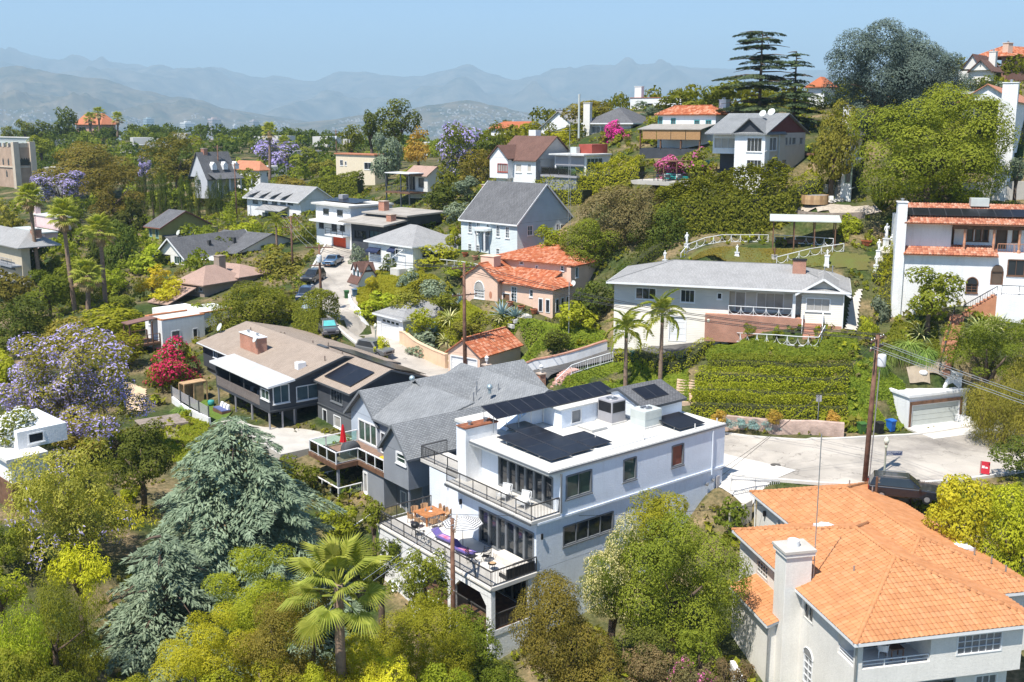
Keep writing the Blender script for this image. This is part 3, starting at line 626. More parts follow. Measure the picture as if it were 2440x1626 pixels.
  for i,(a,b) in enumerate(zip(P[:-1],P[1:])):
   Ln=np.linalg.norm(b-a); k=max(1,int(Ln/post+.5))
   for j in range(k+(1 if i==len(P)-2 else 0)):put(pm,'post',a+(b-a)*j/k)
   if bal:
    n=int(Ln/gap)
    for j in range(1,n):put(bm_,'baluster',a+(b-a)*j/n)
   if glass:
    for j in range(k):
     c0=a+(b-a)*(j+.04)/k; c1=a+(b-a)*(j+.96)/k
     s.part('glass_panel',MB().bar((*c0[:2],c0[2]+h*.52),(*c1[:2],c1[2]+h*.52),.015,h*.8),glass,o)
  return o
  # ------------------------------------------------------------------ shared materials
M_white=mat('white_paint',(.74,.74,.73),.5,.04,2,dirt=.12)
M_dark=mat('dark_void',(.02,.02,.022),.8,.2)
M_glass=glass_mat('window_glass'); M_glassb=glass_mat('window_glass_blue',(.05,.085,.10)); M_glassg=glass_mat('window_glass_green',(.03,.06,.045)); M_glassl=glass_mat('curtained_glass',(.30,.29,.27),.15,.5); M_blind=glass_mat('blind_glass',(.16,.165,.17),.2,.5)
M_clear=clear_mat('clear_glass')
M_stucco=mat('white_stucco',(.76,.76,.75),.9,.05,.8,.55,9,dirt=.22); M_stuccob=mat('bluewhite_stucco',(.71,.76,.82),.9,.05,.8,.3,8,dirt=.16)
M_cream=mat('cream_stucco',(.72,.69,.63),.9,.05,.6,.3,14,dirt=.14); M_beige=mat('beige_shade_and_frame',(.55,.51,.45),.92,.07,.9,.6,12)  # beige also serves as painted shade on white houses
M_char=mat('charcoal_stucco',(.055,.06,.07),.8,.15,.8,.25,14); M_greyp=mat('grey_paint',(.25,.265,.29),.7,.06,.9,.2,20,dirt=.1)
M_dgrey=mat('dark_grey_paint',(.075,.082,.09),.5,.1,2); M_trim=mat('grey_trim',(.16,.17,.18),.55,.1,3)
M_wood=mat('brown_wood',(.16,.085,.05),.75,.3,2.5); M_woodl=mat('pale_wood',(.46,.30,.16),.7,.25,2); M_woodg=mat('weathered_wood',(.27,.22,.18),.85,.25,3)
M_metal=mat('galvanised_metal',(.42,.43,.44),.45,.12,4,metal=.7); M_rust=mat('rusty_metal',(.24,.09,.045),.8,.35,3)
M_conc=mat('concrete',(.47,.44,.39),.9,.12,.7,.2,18); M_concl=mat('pale_concrete',(.58,.55,.50),.9,.1,.7,.15,18)
M_roofw=mat('white_roof_coating',(.72,.70,.66),.8,.1,.35,.15,8,c2=(.57,.55,.50))
M_doorpaint=mat('door_paint',(.10,.07,.05),.5,.15); M_teal=mat('teal_paint',(.05,.30,.30),.6)
M_brick=brick_mat('red_brick',(.46,.165,.09),(.36,.12,.065),(.46,.37,.30),.21,.075,.012)
M_shg=brick_mat('grey_shingle',(.295,.303,.303),(.221,.23,.234),(.123,.127,.131),.32,.15,.02,bump=.6,var=.25)
M_shgl=brick_mat('pale_grey_shingle',(.344,.336,.328),(.287,.283,.275),(.197,.197,.193),.32,.14,.014,bump=.35,var=.2)
M_shd=brick_mat('dark_grey_shingle',(.17,.17,.175),(.125,.125,.13),(.06,.06,.06),.32,.15,.02,bump=.5,var=.3)
M_shb=brick_mat('tan_shingle',(.378,.308,.245),(.322,.259,.203),(.224,.175,.14),.32,.15,.02,bump=.5,var=.2)
M_shbr=brick_mat('brown_shingle',(.18,.099,.077),(.144,.081,.063),(.081,.045,.036),.3,.14,.014,bump=.4,var=.3)
M_shp=brick_mat('pinkish_shingle',(.41,.279,.221),(.361,.246,.197),(.246,.164,.131),.3,.14,.012,bump=.35,var=.2)
M_tileo=mat('orange_clay_tile',(.64,.25,.10),.75,.2,.9,c2=(.72,.33,.15),fine=.12,coord='Generated');
M_solar=mat('solar_cell',(.011,.011,.015),.3,.3,2,spec=.3); M_solarf=mat('solar_frame',(.045,.045,.05),.4,.1)
M_black=mat('black_metal',(.015,.015,.017),.45,.2,4); M_railg=mat('bronze_rail',(.055,.052,.05),.5,.15,4)
M_navy=mat('navy_canvas',(.02,.03,.075),.8,.12,3)
def tile_mat(name,a,b_,c_):
 m,nt,b,L=base_mat(name)
 at_=nd(nt,'ShaderNodeAttribute'); at_.attribute_name='rnd'; oi=nd(nt,'ShaderNodeObjectInfo')
 ad=nd(nt,'ShaderNodeMath',operation='ADD'); L.new(at_.outputs['Fac'],ad.inputs[0]); L.new(oi.outputs['Random'],ad.inputs[1]); fr=nd(nt,'ShaderNodeMath',operation='FRACT'); L.new(ad.outputs[0],fr.inputs[0])
 r=nd(nt,'ShaderNodeValToRGB'); e=r.color_ramp.elements; e[0].color=a+(1,); e[1].color=c_+(1,); x=e.new(.5); x.color=b_+(1,); L.new(fr.outputs[0],r.inputs[0])
 g=nd(nt,'ShaderNodeNewGeometry'); n=nd(nt,'ShaderNodeTexNoise'); n.inputs['Scale'].default_value=1.1; n.inputs['Detail'].default_value=8; L.new(g.outputs['Position'],n.inputs['Vector'])
 mr=nd(nt,'ShaderNodeMapRange'); mr.inputs[1].default_value=.3; mr.inputs[2].default_value=.7; mr.inputs[3].default_value=.84; mr.inputs[4].default_value=1.06; L.new(n.outputs[0],mr.inputs[0])
 mx=nd(nt,'ShaderNodeMix',data_type='RGBA',blend_type='MULTIPLY'); mx.inputs[0].default_value=1; L.new(r.outputs[0],mx.inputs[6]); L.new(mr.outputs[0],mx.inputs[7])
 L.new(mx.outputs[2],b.inputs['Base Color']); b.inputs['Roughness'].default_value=.8; b.inputs['Specular IOR Level'].default_value=.2; MATS[name]=m; return m
M_tileR=tile_mat('salmon_concrete_tile',(.462,.202,.084),(.496,.223,.097),(.529,.252,.118))
M_tileP=tile_mat('terracotta_tile',(.34,.093,.043),(.442,.145,.064),(.54,.27,.171))
M_tileD=tile_mat('mottled_clay_tile',(.30,.10,.06),(.45,.18,.10),(.52,.30,.21))
def _solve(p0,d,px=None,py=None):
 """distance along p0 + t d at which a point shows in pixel column px (or row py)"""
 c,s_=cos(TH),sin(TH); D0=p0[1]*c-p0[2]*s_; Dd=d[1]*c-d[2]*s_
 if px is not None:k=(px-CX)/F; return(k*D0-p0[0])/(d[0]-k*Dd)
 k=(CY-py)/F; U0=p0[1]*s_+p0[2]*c; Ud=d[1]*s_+d[2]*c; return(k*D0-U0)/(Ud-k*Dd)
def _vat(s,px,u=0.,w=0.): return _solve(s.wld(u,0,w),s.M[1],px=px)
def _uat(s,px,v=0.,w=0.): return _solve(s.wld(0,v,w),s.M[0],px=px)
def _wat(s,py,u=0.,v=0.): return _solve(s.wld(u,v,0),s.M[2],py=py)
House.vat,House.uat,House.wat=_vat,_uat,_wat
# ------------------------------------------------------------------ the white modern house in the middle
z1= lambda x,y:(1060+x/4,880+y/4)
z2= lambda x,y:(880+x/4,1120+y/4)
z3= lambda x,y:(1300+x/4,880+y/4)
zg= lambda x,y:(680+x/4,860+y/4)
zd= lambda x,y:(440+x/4,740+y/4)
z5= lambda x,y:(1720+x/4,1130+y/4)
z6= lambda x,y:(1852+x/4,1234+y/4)
OM=atz(1279,1362,-30.)
H=House('white_modern_house','white stucco modern house with terraces, flat white roof and solar panels','house',OM,51.4,0)
MAIN=H
FG=M_trim
lo=H.block(0,19.1,0,9.1,0,3.4,M_stuccob,top=False)
H.blocks[-1]['v0']=.06
def french(blk,v0,v1,w0,w1,n,u):
 """row of glazed doors: grey jambs, one leaf per opening"""
 fr=H.win('L',(v0,w1),(v1,w0),blk,FG,nx=n,ny=1,gm=M_glass,fw=.12,sill=False,raw=True,bar=.2,deep=.2,name='glazed_doors')
 return fr
french(lo,.3,6.5,.02,2.65,6,0)
H.win('R',(2.4,2.55),(7.2,1.1),lo,FG,nx=4,ny=1,raw=True,gm=M_glass,fw=.09,bar=.07)
H.win('R',(11.2,2.4),(12.4,.9),lo,FG,nx=1,ny=1,raw=True,fw=.09)
ls=H.block(.9,19.1,9.1,14.2,0,3.4,M_stuccob,top=False)
H.win('L',(10.15,2.3),(9.25,.05),ls,FG,raw=True,fw=.1,sill=False,name='glazed_door')
up=H.block(2.05,19.15,0,8.9,3.45,6.55,M_stuccob,top=False)
french(up,.75,6.85,3.72,6.0,6,2.05)
for a,b,n,gm in(((195,1010),(437,1232),2,M_glassg),((742,848),(862,1080),1,M_glassg),((1203,722),(1312,945),1,mat('red_blind',(.22,.07,.045),.4,.2))):
 x0,w1=H.R(*z3(a[0],a[1]+60),0); x1,w0=H.R(*z3(b[0],b[1]-60),0)
 H.win('R',(x0,6.2),(x1,4.5),up,FG,nx=n,raw=True,fw=.1,gm=gm,deep=.14)
ul=H.block(3.6,19.15,8.9,14.3,3.45,6.55,M_stuccob,top=False)
# floor slabs, balcony, terrace
H.box('balcony_slab',-.55,2.05,-.05,10.0,3.42,3.7,M_concl,bev=.03); H.box('slab_edge',-.62,-.55,-.06,10.0,3.4,3.56,M_dgrey)
H.box('side_balcony_slab',1.0,3.6,10.0,15.6,3.42,3.68,M_concl)
H.box('terrace_slab',-4.0,0,-.1,14.1,-.32,0,M_concl,bev=.03); H.box('terrace_beam',-3.95,-3.6,-.05,14.05,-.75,-.322,M_stucco); H.box('terrace_cornice',-4.06,-3.97,-.13,14.13,-.2,-.08,M_concl)
H.box('side_slab',0,.9,9.1,14.1,-.3,-.004,M_concl)
H.rail([(-3.9,14.0,0),(-3.9,0,0),(-.05,0,0)],M_railg,gap=.125,post=1.75); H.rail([(.9,14.0,0),(-3.9,14.0,0)],M_railg,gap=.125,post=1.75)
H.rail([(-.45,9.9,3.7),(-.45,.05,3.7),(2.0,.05,3.7)],M_railg,gap=.125,post=1.7); H.rail([(1.05,15.5,3.68),(1.05,10.1,3.68)],M_railg,gap=.125,post=1.7); H.rail([(3.5,15.5,3.68),(1.05,15.5,3.68)],M_railg,gap=.125)
# roof deck with drip edge
H.slab('roof',[[(.95,-.08,6.78),(19.25,-.08,6.78),(19.25,14.4,6.78),(3.5,14.4,6.78),(3.5,9.3,6.78),(.95,9.3,6.78)]],M_roofw,.22,uv=False)
H.edge('drip_edge',[(19.27,-.1,6.74),(.93,-.1,6.74),(.93,9.3,6.74)],M_trim,.05,.12,dz=0); H.edge('roof_lip',[(19.2,.1,6.81),(1.1,.1,6.81),(1.1,9.1,6.81)],M_roofw,.22,.07,dz=0)
H.edge('wall_band',[(0.03,-.03,3.36),(19.2,-.03,3.36)],M_stuccob,.1,.16,dz=0)
H.chimney(.62,3.55,8.92,9.95,3.7,7.75,M_stucco,pots=2,capm=M_rust)
# level below the terrace
gl=H.block(0,18.5,.03,14,-6.5,.0,M_stuccob,top=False); H.box('loggia_floor',-3.75,-.02,-.02,8.6,-3.35,-3.1,M_wood); H.box('loggia_beam',-3.9,0,-.06,.22,-3.5,-3.12,M_stucco)
H.win('L',(5.8,-1.0),(.6,-3.05),gl,FG,nx=5,raw=True,sill=False,bar=.16,gm=M_glass,name='glazed_doors')
def arch_wall(u,v0,v1,w0,w1,m,ch=.75):
 """piers and chamfered lintel of one opening"""
 mb=MB(); mb.prism([(v0,w1),(v0,w1-ch),(v0+ch,w1)],u,u+.32,'x'); mb.prism([(v1,w1),(v1-ch,w1),(v1,w1-ch)],u,u+.32,'x'); return H.part('arch_bracket',mb,m)
for v0,v1 in((-.05,.5),(4.25,4.95),(8.3,9.0)):H.box('pier',-3.93,-3.6,v0,v1,-6.5,-.752,M_stucco)
arch_wall(-3.92,.5,4.25,-6,-.752,M_stucco); arch_wall(-3.92,4.95,8.3,-6,-.752,M_stucco)
sb=H.block(-3.92,-.05,9.0,14.02,-6.5,-.33,M_stucco,top=False); H.win('L',(12.6,-.9),(10.9,-2.6),sb,FG,raw=True,nx=2)
H.box('pier',-.75,-.02,-.03,.25,-6.5,-.36,M_stucco); H.rail([(-3.6,0.05,-3.1),(-.8,0.05,-3.1)],M_railg,gap=.125); H.rail([(-3.7,8.2,-3.1),(-3.7,.5,-3.1)],M_railg,gap=.125)
H.box('plinth',-3.9,-.02,-.02,.2,-6.8,-3.502,M_stucco); H.box('drainpipe',2.0,2.1,-.16,-.06,3.7,6.5,M_trim); H.box('drainpipe',17.6,17.68,-.14,-.07,3.0,6.5,M_stuccob)
# bulkhead on the roof, garage roof at the street side
bh=H.block(8.3,14.2,7.0,10.8,6.8,8.25,M_stuccob); H.win('R',(9.3,8.05),(10.35,6.95),bh,M_white,raw=True,sill=False,gm=M_blind)
H.slab('bulkhead_roof',[[(8.1,6.85,8.36),(14.3,6.85,8.36),(14.3,10.9,8.36),(8.1,10.9,8.36)]],M_roofw,.1,uv=False)
H.part('ramp_wall',MB().prism([(4.6,6.8),(8.25,6.8),(8.25,8.2),(7.4,8.2)],9.2,10.6),M_stuccob)
gr=H.block(14.3,18.9,4.3,9.4,6.8,8.02,M_stuccob,top=False)
H.gable(14.3,18.9,4.3,9.4,8.02,8.9,M_shd,'u',oh=.35,og=.15,wallm=M_stuccob,fascia=M_dgrey)
def solar(H,o,du,dv,nu,nv,lu,lv,gap=.018,name='solar_array',legs=True):
 """rack of panels: o corner, du/dv unit directions in local metres; every panel is a piece"""
 o=Vector(o); du=Vector(du).normalized(); dv=Vector(dv).normalized(); n=du.cross(dv).normalized(); n=n if n.z>0 else-n
 mb=MB()
 for t in(.2,.8):mb.bar(o+dv*(t*nv*(lv+gap))-n*.07,o+dv*(t*nv*(lv+gap))+du*(nu*(lu+gap))-n*.07,.05,.05)
 if legs:
  for i in range(nu+1):
   for t in(.2,.8):
    p=o+dv*(t*nv*(lv+gap))+du*(i*(lu+gap)*.98); mb.bar(p-n*.07,(p.x,p.y,p.z-legs),.04)
 r=H.part(name,mb,M_metal)
 for i in range(nu):
  for j in range(nv):
   c=o+du*(i*(lu+gap))+dv*(j*(lv+gap)); q=[c,c+du*lu,c+du*lu+dv*lv,c+dv*lv]
   m2=MB(); m2.v=[tuple(p) for p in q]+[tuple(p-n*.04) for p in q]; m2.f=[(0,1,2,3),(7,6,5,4),(0,4,5,1),(1,5,6,2),(2,6,7,3),(3,7,4,0)]
   p=H.part('solar_panel',m2,M_solarf,r)
   e=.035; q2=[c+du*a+dv*b+n*.004 for a,b in((e,e),(lu-e,e),(lu-e,lv-e),(e,lv-e))]; H.part('solar_cells',MB().quad(*q2),M_solar,p)
 return r
X,Y_=(1,0,0),(0,1,0)
solar(H,(2.35,1.35,7.02),X,(0,1,.03),1,4,2.0,1.52,legs=.2); solar(H,(4.42,1.5,7.02),X,(0,1,.03),1,5,2.05,1.54,legs=.2); solar(H,(6.55,1.75,7.02),X,(0,1,.03),1,2,2.05,1.5,legs=.2)
solar(H,(2.6,7.75,8.45),X,(0,1,.28),10,1,1.21,2.0,legs=1.3); solar(H,(14.75,.75,7.0),X,(0,1,.1),1,1,2.9,2.75,legs=.22)
solar(H,(15.2,4.75,8.4),X,(0,2.55,.88),2,1,1.3,1.7,legs=0)
def ac(H,u,v,w,su,sv,sh,m,top=.5,dark=True):
 o=H.part('air_conditioner',MB().box(u,u+su,v,v+sv,w+.12,w+sh),m); bevel(o,.03)
 H.part('curb',MB().box(u-.08,u+su+.08,v-.08,v+sv+.08,w,w+.12),M_roofw,o)
 H.part('fan_ring',MB().tube([(u+su/2+cos(t)*.45,v+sv/2+sin(t)*.45,w+sh+.03) for t in np.linspace(0,2*pi,17)],.035,6),M_metal,o)
 H.part('fan_grille',MB().lathe([(.43,.005),(.43,.015),(.01,.02)],(u+su/2,v+sv/2,w+sh),16),M_black,o)
 for k in range(4):a=k*pi/2+.4; H.part('fan_blade',MB().bar((u+su/2,v+sv/2,w+sh+.03),(u+su/2+cos(a)*.4,v+sv/2+sin(a)*.4,w+sh+.05),.16,.015),M_metal,o)
 if dark:
  H.part('coil',MB().box(u+.1,u+su-.1,v-.012,v+.02,w+sh*.5,w+sh*.93),M_black,o); H.part('coil',MB().box(u-.012,u+.02,v+.1,v+sv-.1,w+sh*.5,w+sh*.93),M_black,o)
 else:
  mb=MB()
  for k in range(18):mb.box(u-.015,u+.01,v+sv*(k+.2)/18,v+sv*(k+.6)/18,w+sh*.5,w+sh*.94).box(u+su*(k+.2)/18,u+su*(k+.6)/18,v-.015,v+.01,w+sh*.5,w+sh*.94)
  H.part('louvre',mb,m,o)
 return o
M_acg=mat('grey_enamel',(.33,.32,.33),.5,.06); M_acl=mat('pale_green_enamel',(.50,.53,.50),.5,.06)
ac(H,11.95,5.25,6.8,1.5,1.6,1.85,M_acg); ac(H,13.2,2.9,6.8,1.85,1.6,1.35,M_acl,dark=False)
H.part('roof_hatch',MB().box(9.4,11.0,4.75,6.4,6.79,6.98).box(9.35,11.05,4.7,6.45,6.98,7.02),M_roofw)
for u,v in((8.3,3.2),(11.2,1.1),(16.2,.5),(18.7,.45),(7.3,13.6),(5.2,12.1)):H.part('vent_pipe',MB().cyl((u,v,6.78),.05,.45,8),M_roofw)
H.part('gas_pipe',MB().tube([(1.6,8.4,6.83),(7.5,1.0,6.83),(12.8,1.2,6.83),(13.5,2.7,6.83)],.03,6),M_white)
for u,v,w in((0,9.4+9.1*0,2.5),):H.part('wall_lamp',MB().box(-.2,-.02,8.6,8.72,2.2,2.6),M_black)
H.part('wall_lamp',MB().box(.72,.88,11.6,11.72,2.5,2.95),M_black); H.part('wall_lamp',MB().box(.35,.48,-.1,-.0,2.2,2.6),M_black)
for u,w in((17.2,2.3),(17.9,2.5)):H.part('meter',MB().lathe([(.02,0),(.14,.02),(.15,.1),(.1,.12)],(0,0,0),10),M_metal).matrix_local=Matrix.Translation((u,-.0,w))@Matrix.Rotation(pi/2,4,'X')
H.part('meter_box',MB().box(18.3,18.6,-.12,-.0,1.4,2.7),M_acg); H.part('gas_meter',MB().box(17.4,18.4,-.2,-.04,.5,.85).tube([(17.4,-.12,.6),(17.1,-.12,1.6)],.025,6),M_white)
H.done()
# --- things standing on the terraces
def put(o,H,u,v,w,r=0.):o.location=tuple(H.wld(u,v,w)); o.rotation_euler=(0,0,pi/2-radians(H.az)+r); return o
M_teak=mat('teak',(.42,.17,.06),.55,.25,3); M_wick=mat('tan_wicker',(.40,.24,.13),.8,.2,20); M_cush=mat('cream_cushion',(.66,.61,.54),.9,.06,3); M_wcush=mat('white_cushion',(.80,.80,.78),.9,.03)
t=empty('dining_table',label='square slatted teak dining table on the white house terrace',cat='table'); put(t,MAIN,-.65,11.95,0)
for i in range(11):MB().box(-.92,.92,-.92+i*.168,-.92+i*.168+.15,.71,.75).build('slat',M_teak,t)
for x in(-.8,.8):
 for y in(-.8,.8):MB().box(x-.05,x+.05,y-.05,y+.05,0,.71).build('leg',M_teak,t)
def chair_mesh(root,seatm,legm):
 MB().prism([(-.25,.42),(.25,.42),(.25,.46),(-.25,.46)],-.25,.25).build('seat',seatm,root)
 mb=MB(); k=7
 for i in range(k):a0,a1=pi*(.0+i/k),pi*((i+1)/k); mb.quad((-.27*cos(a0),.02+.27*sin(a0),.46),(-.27*cos(a1),.02+.27*sin(a1),.46),(-.3*cos(a1),.05+.3*sin(a1),.84),(-.3*cos(a0),.05+.3*sin(a0),.84))
 o=mb.build('backrest',seatm,root); sm=o.modifiers.new('s','SOLIDIFY'); sm.thickness=.03
 for x in(-.2,.2):
  for y in(-.2,.2):MB().bar((x,y,.42),(x*1.15,y*1.15,0),.03).build('leg',legm,root)
c0=empty('dining_chair',cat='chair',group='chairs round the teak table'); chair_mesh(c0,M_wick,M_dgrey)
spots=[(-1.95,12.45,pi/2,'on the rail side, far end'),(-1.95,11.5,pi/2,'on the rail side, near end'),(-1.2,10.65,pi,'at the near end, left of two'),(-.3,10.65,pi,'at the near end, right of two'),(.65,11.5,-pi/2,'on the wall side, near end'),(.65,12.4,-pi/2,'on the wall side, far end'),(-1.1,13.25,0,'at the far end, left of two'),(-.2,13.25,0,'at the far end, right of two')]
for i,(u,v,r,l) in enumerate(spots):
 o=c0 if i==0 else copy_tree(c0); put(o,MAIN,u,v,0,r); o['label']='tan wicker chair at the teak table, '+l
pl=empty('plate',label='white plates set out on the teak table',cat='plate'); put(pl,MAIN,-.6,11.9,.752); pl.name='dinner_plate'
MB().lathe([(.01,0),(.12,.01),(.15,.03)],(0,0,0),12).build('dish',M_white,pl); pl['label']='white plate lying in the middle of the teak table'
for k,(dx,dy,l) in enumerate(((.3,.35,'glass jug beside the plate on the teak table'),(-.25,.3,'small glass carafe at the back of the teak table'))):tag(put(MB().lathe([(.06,0),(.08,.1),(.05,.18),(.06,.22)],(0,0,0),10).build('jug',M_glassl),MAIN,-.6+dx,11.9+dy,.752),l,'jug')
for k,(u,v,l) in enumerate(((.55,4.3,'left white metal lounge chair with cushion on the upper balcony'),(.7,2.35,'right white metal lounge chair with cushion on the upper balcony'))):
 a=empty('lounge_chair',label=l,cat='chair',group='balcony chairs'); put(a,MAIN,u,v,3.7,-pi/2+.35)
 MB().box(-.33,.33,-.35,.3,.38,.5).build('cushion',M_wcush,a); MB().prism([(.22,.5),(.34,.5),(.5,.98),(.4,1.0)],-.28,.28,'x').build('back_cushion',M_wcush,a)
 f=MB()
 for x in(-.38,.38):f.bar((x,-.4,0),(x,-.4,.6),.035).bar((x,.35,0),(x,.55,1.05),.035).bar((x,-.4,.6),(x,.42,.62),.045)
 f.bar((-.38,-.4,.36),(.38,-.4,.36),.035).bar((-.38,.55,1.05),(.38,.55,1.05),.035).build('frame',M_white,a)
 for j in range(7):MB().bar((-.38,.36+j*.027,.45+j*.09),(.38,.36+j*.027,.45+j*.09),.018).build('slat',M_white,a)
 # striped umbrella
u_=empty('parasol',label='grey and white striped round umbrella over the terrace loungers',cat='umbrella'); put(u_,MAIN,-1.9,5.9,0)
MB().cyl((0,0,0),.025,2.35,8).build('pole',M_dgrey,u_); MB().lathe([(.3,0),(.28,.06),(.06,.1)],(0,0,0),14).build('base',M_dgrey,u_)
M_s1=mat('stripe_white',(.78,.78,.76),.85,.03); M_s2=mat('stripe_grey',(.12,.12,.13),.85,.05); NS=18
for i in range(NS):
 r0,r1=1.5*i/NS,1.5*(i+1)/NS; zf= lambda r:2.5-.32*(r/1.5)**1.6-.1*(r/1.5)
 mb=MB(); k=8
 for j in range(k):
  a0,a1=2*pi*j/k,2*pi*(j+1)/k
  mb.quad((r0*cos(a0),r0*sin(a0),zf(r0)),(r1*cos(a0),r1*sin(a0),zf(r1)),(r1*cos(a1),r1*sin(a1),zf(r1)),(r0*cos(a1),r0*sin(a1),zf(r0)))
 mb.build('canopy_stripe',M_s2 if i%2 else M_s1,u_)
for i in range(8):a=2*pi*i/8; MB().bar((0,0,2.2),(1.42*cos(a),1.42*sin(a),2.1),.02).build('rib',M_dgrey,u_)
M_pur=mat('purple_towel',(.13,.10,.30),.9,.1,3); M_pink=mat('pink_towel',(.55,.05,.10),.9,.15,2,c2=(.45,.35,.6))
for u,v,l,m2 in((-2.0,8.1,'blue and purple patterned lounger near the terrace rail',M_pink),(-2.2,5.4,'purple lounger with a red pattern under the striped umbrella',M_pink)):
 a=empty('lounger',label=l,cat='lounger'); put(a,MAIN,u,v,0,.1)
 MB().box(-.33,.33,-1.,.55,.28,.38).build('mattress',M_pur,a); MB().prism([(.55,.3),(.55,.38),(1.05,.72),(1.08,.64)],-.33,.33,'x').build('backrest',M_pur,a); MB().box(-.2,.2,-.7,.4,.381,.39).build('pattern',m2,a)
 for x in(-.28,.28):
  for y in(-.85,.5):MB().bar((x,y,0),(x,y,.28),.04).build('leg',M_dgrey,a)
for u,v,r,l in((-1.75,3.4,-1.0,'black slatted folding chair beside the daybed on the terrace'),(-2.55,3.9,.6,'black slatted folding chair turned to the rail beside the umbrella')):
 a=empty('folding_chair',label=l,cat='chair'); put(a,MAIN,u,v,0,r)
 for j in range(5):MB().box(-.25,.25,-.25+j*.1,-.17+j*.1,.42,.44).build('seat_slat',M_black,a)
 for j in range(5):MB().bar((-.25,.27+j*.03,.5+j*.1),(.25,.27+j*.03,.5+j*.1),.07,.015).build('back_slat',M_black,a)
 for x in(-.27,.27):MB().bar((x,-.28,0),(x,.28,.44),.03).bar((x,.25,0),(x,.42,.98),.03).bar((x,-.3,.62),(x,.3,.64),.04).build('side_frame',M_black,a)
a=empty('side_table',label='small round black table with tan tray on the terrace',cat='table'); put(a,MAIN,-2.2,2.1,0)
MB().lathe([(.01,.44),(.3,.44),(.3,.47),(.01,.47)],(0,0,0),16).build('top',M_black,a); MB().lathe([(.01,.475),(.2,.475),(.22,.5)],(.04,0,0),14).build('tray',M_woodl,a)
for k in range(3):MB().bar((.22*cos(k*2.1),.22*sin(k*2.1),0),(.15*cos(k*2.1),.15*sin(k*2.1),.45),.025).build('leg',M_black,a)
a=empty('daybed',label='cream upholstered daybed along the glazed terrace doors',cat='sofa'); put(a,MAIN,-.55,2.3,0)
MB().box(-.5,.45,-1.05,1.15,.18,.45).build('cushion',M_cush,a); MB().box(-.52,.47,-1.07,1.17,.02,.17).build('base',M_cush,a)
a=empty('sofa',label='dark wicker sofa with cream cushions along the terrace end rail',cat='sofa'); put(a,MAIN,-1.3,.5,0)
MB().box(-1.2,1.2,-.38,.45,.05,.3).build('base',M_black,a); MB().box(-1.2,1.2,-.4,-.3,.05,.75).build('backrest',M_black,a)
for k in range(3):MB().box(-1.15+k*.78,-.4+k*.78,-.28,.42,.31,.45).build('cushion',M_cush,a)
a=empty('barbecue_grill',label='black covered kettle grill by the terrace rail',cat='grill'); put(a,MAIN,-3.1,10.2,0)
MB().ball((0,0,.85),.33,12,8,.8).build('kettle',M_black,a)
for k in range(3):MB().bar((.3*cos(k*2.1),.3*sin(k*2.1),0),(.2*cos(k*2.1),.2*sin(k*2.1),.7),.03).build('leg',M_black,a)
a=empty('bicycle',label='dark bicycle leaning on the terrace rail beside the grill',cat='bicycle'); put(a,MAIN,-3.3,8.9,0,pi/2)
for x in(-.5,.5):MB().tube([(x+.33*cos(t),0,.34+.33*sin(t)) for t in np.linspace(0,2*pi,15)],.018,5).build('wheel',M_black,a)
MB().bar((-.5,0,.34),(-.1,0,.85),.03).bar((-.1,0,.85),(.38,0,.82),.03).bar((.38,0,.95),(.5,0,.34),.03).bar((-.05,0,.3),(.38,0,.8),.03).bar((-.5,0,.34),(-.05,0,.3),.025).bar((-.05,0,.3),(-.15,0,.9),.03).build('frame',M_trim,a)
MB().box(-.25,-.05,-.06,.06,.9,.94).build('saddle',M_black,a); MB().bar((.36,-.25,.98),(.36,.25,.98),.025).build('handlebar',M_black,a)
# ------------------------------------------------------------------ grey shingle-roofed house
H=House('grey_gabled_house','slate grey house with gabled shingle roof and white railed decks','house',OM,51.4,0); GREY=H
rm=H.block(.8,12.2,17.1,20.9,.6,3.55,M_greyp,top=False)
H.win('L',zg(1055,800),zg(1152,1010),rm,M_white,nx=1,ny=2,gm=M_glassg,fw=.14,proud=.05)
mw=H.block(3.7,16,26.2,31.3,-5.5,3.7,mat('pale_grey_siding',(.42,.47,.53),.6,.05,1),top=False)
H.win('L',(30.0,3.2),(26.75,1.1),mw,M_white,nx=3,ny=1,gm=M_glassg,fw=.14,bar=.14,raw=True,sill=False,name='glazed_doors')
md=H.block(3.4,16,20.9,26.2,-5.5,3.9,M_greyp,top=False); H.win('L',(25.6,3.0),(24.9,1.1),md,M_white,raw=True,sill=False)
lw=H.block(.95,8,21.2,24.6,-5.5,.7,M_greyp); H.win('L',zg(685,1020),zg(790,1275),lw,M_white,gm=M_glassl,fw=.14,proud=.05)
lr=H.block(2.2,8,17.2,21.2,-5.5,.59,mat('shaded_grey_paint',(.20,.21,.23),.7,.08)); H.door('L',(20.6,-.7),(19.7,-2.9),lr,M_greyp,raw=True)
ld=H.block(2.6,8,24.6,30.5,-5.5,.7,M_greyp); H.win('L',(28.6,-.0),(25.0,-2.0),ld,M_white,nx=4,raw=True,gm=M_glassg,sill=False,name='glazed_doors'); H.win('L',(30.2,-.3),(29.2,-1.4),ld,M_trim,raw=True,gm=M_glassb)
H.gable(.8,12.2,17.1,20.9,3.55,5.6,M_shg,'u',oh=.35,og=.35,wallm=M_greyp,fascia=M_trim,ends=(1,0))
H.gable(3.7,14,26.2,31.3,3.7,6.0,M_shg,'u',oh=.45,og=.55,wallm=mat('pale_grey_siding',(.42,.47,.53)),fascia=M_trim,ends=(1,0))
H.slab('roof',[[(3.0,26.4,4.15),(3.0,20.6,4.15),(9.2,19.4,6.05),(9.2,28.6,6.05)]],M_shg); H.edge('fascia',[(3.0,26.4,4.15),(3.0,20.6,4.15)],M_trim)
H.block(11.5,21.6,18.6,31.0,-1,4.2,M_greyp,top=False)
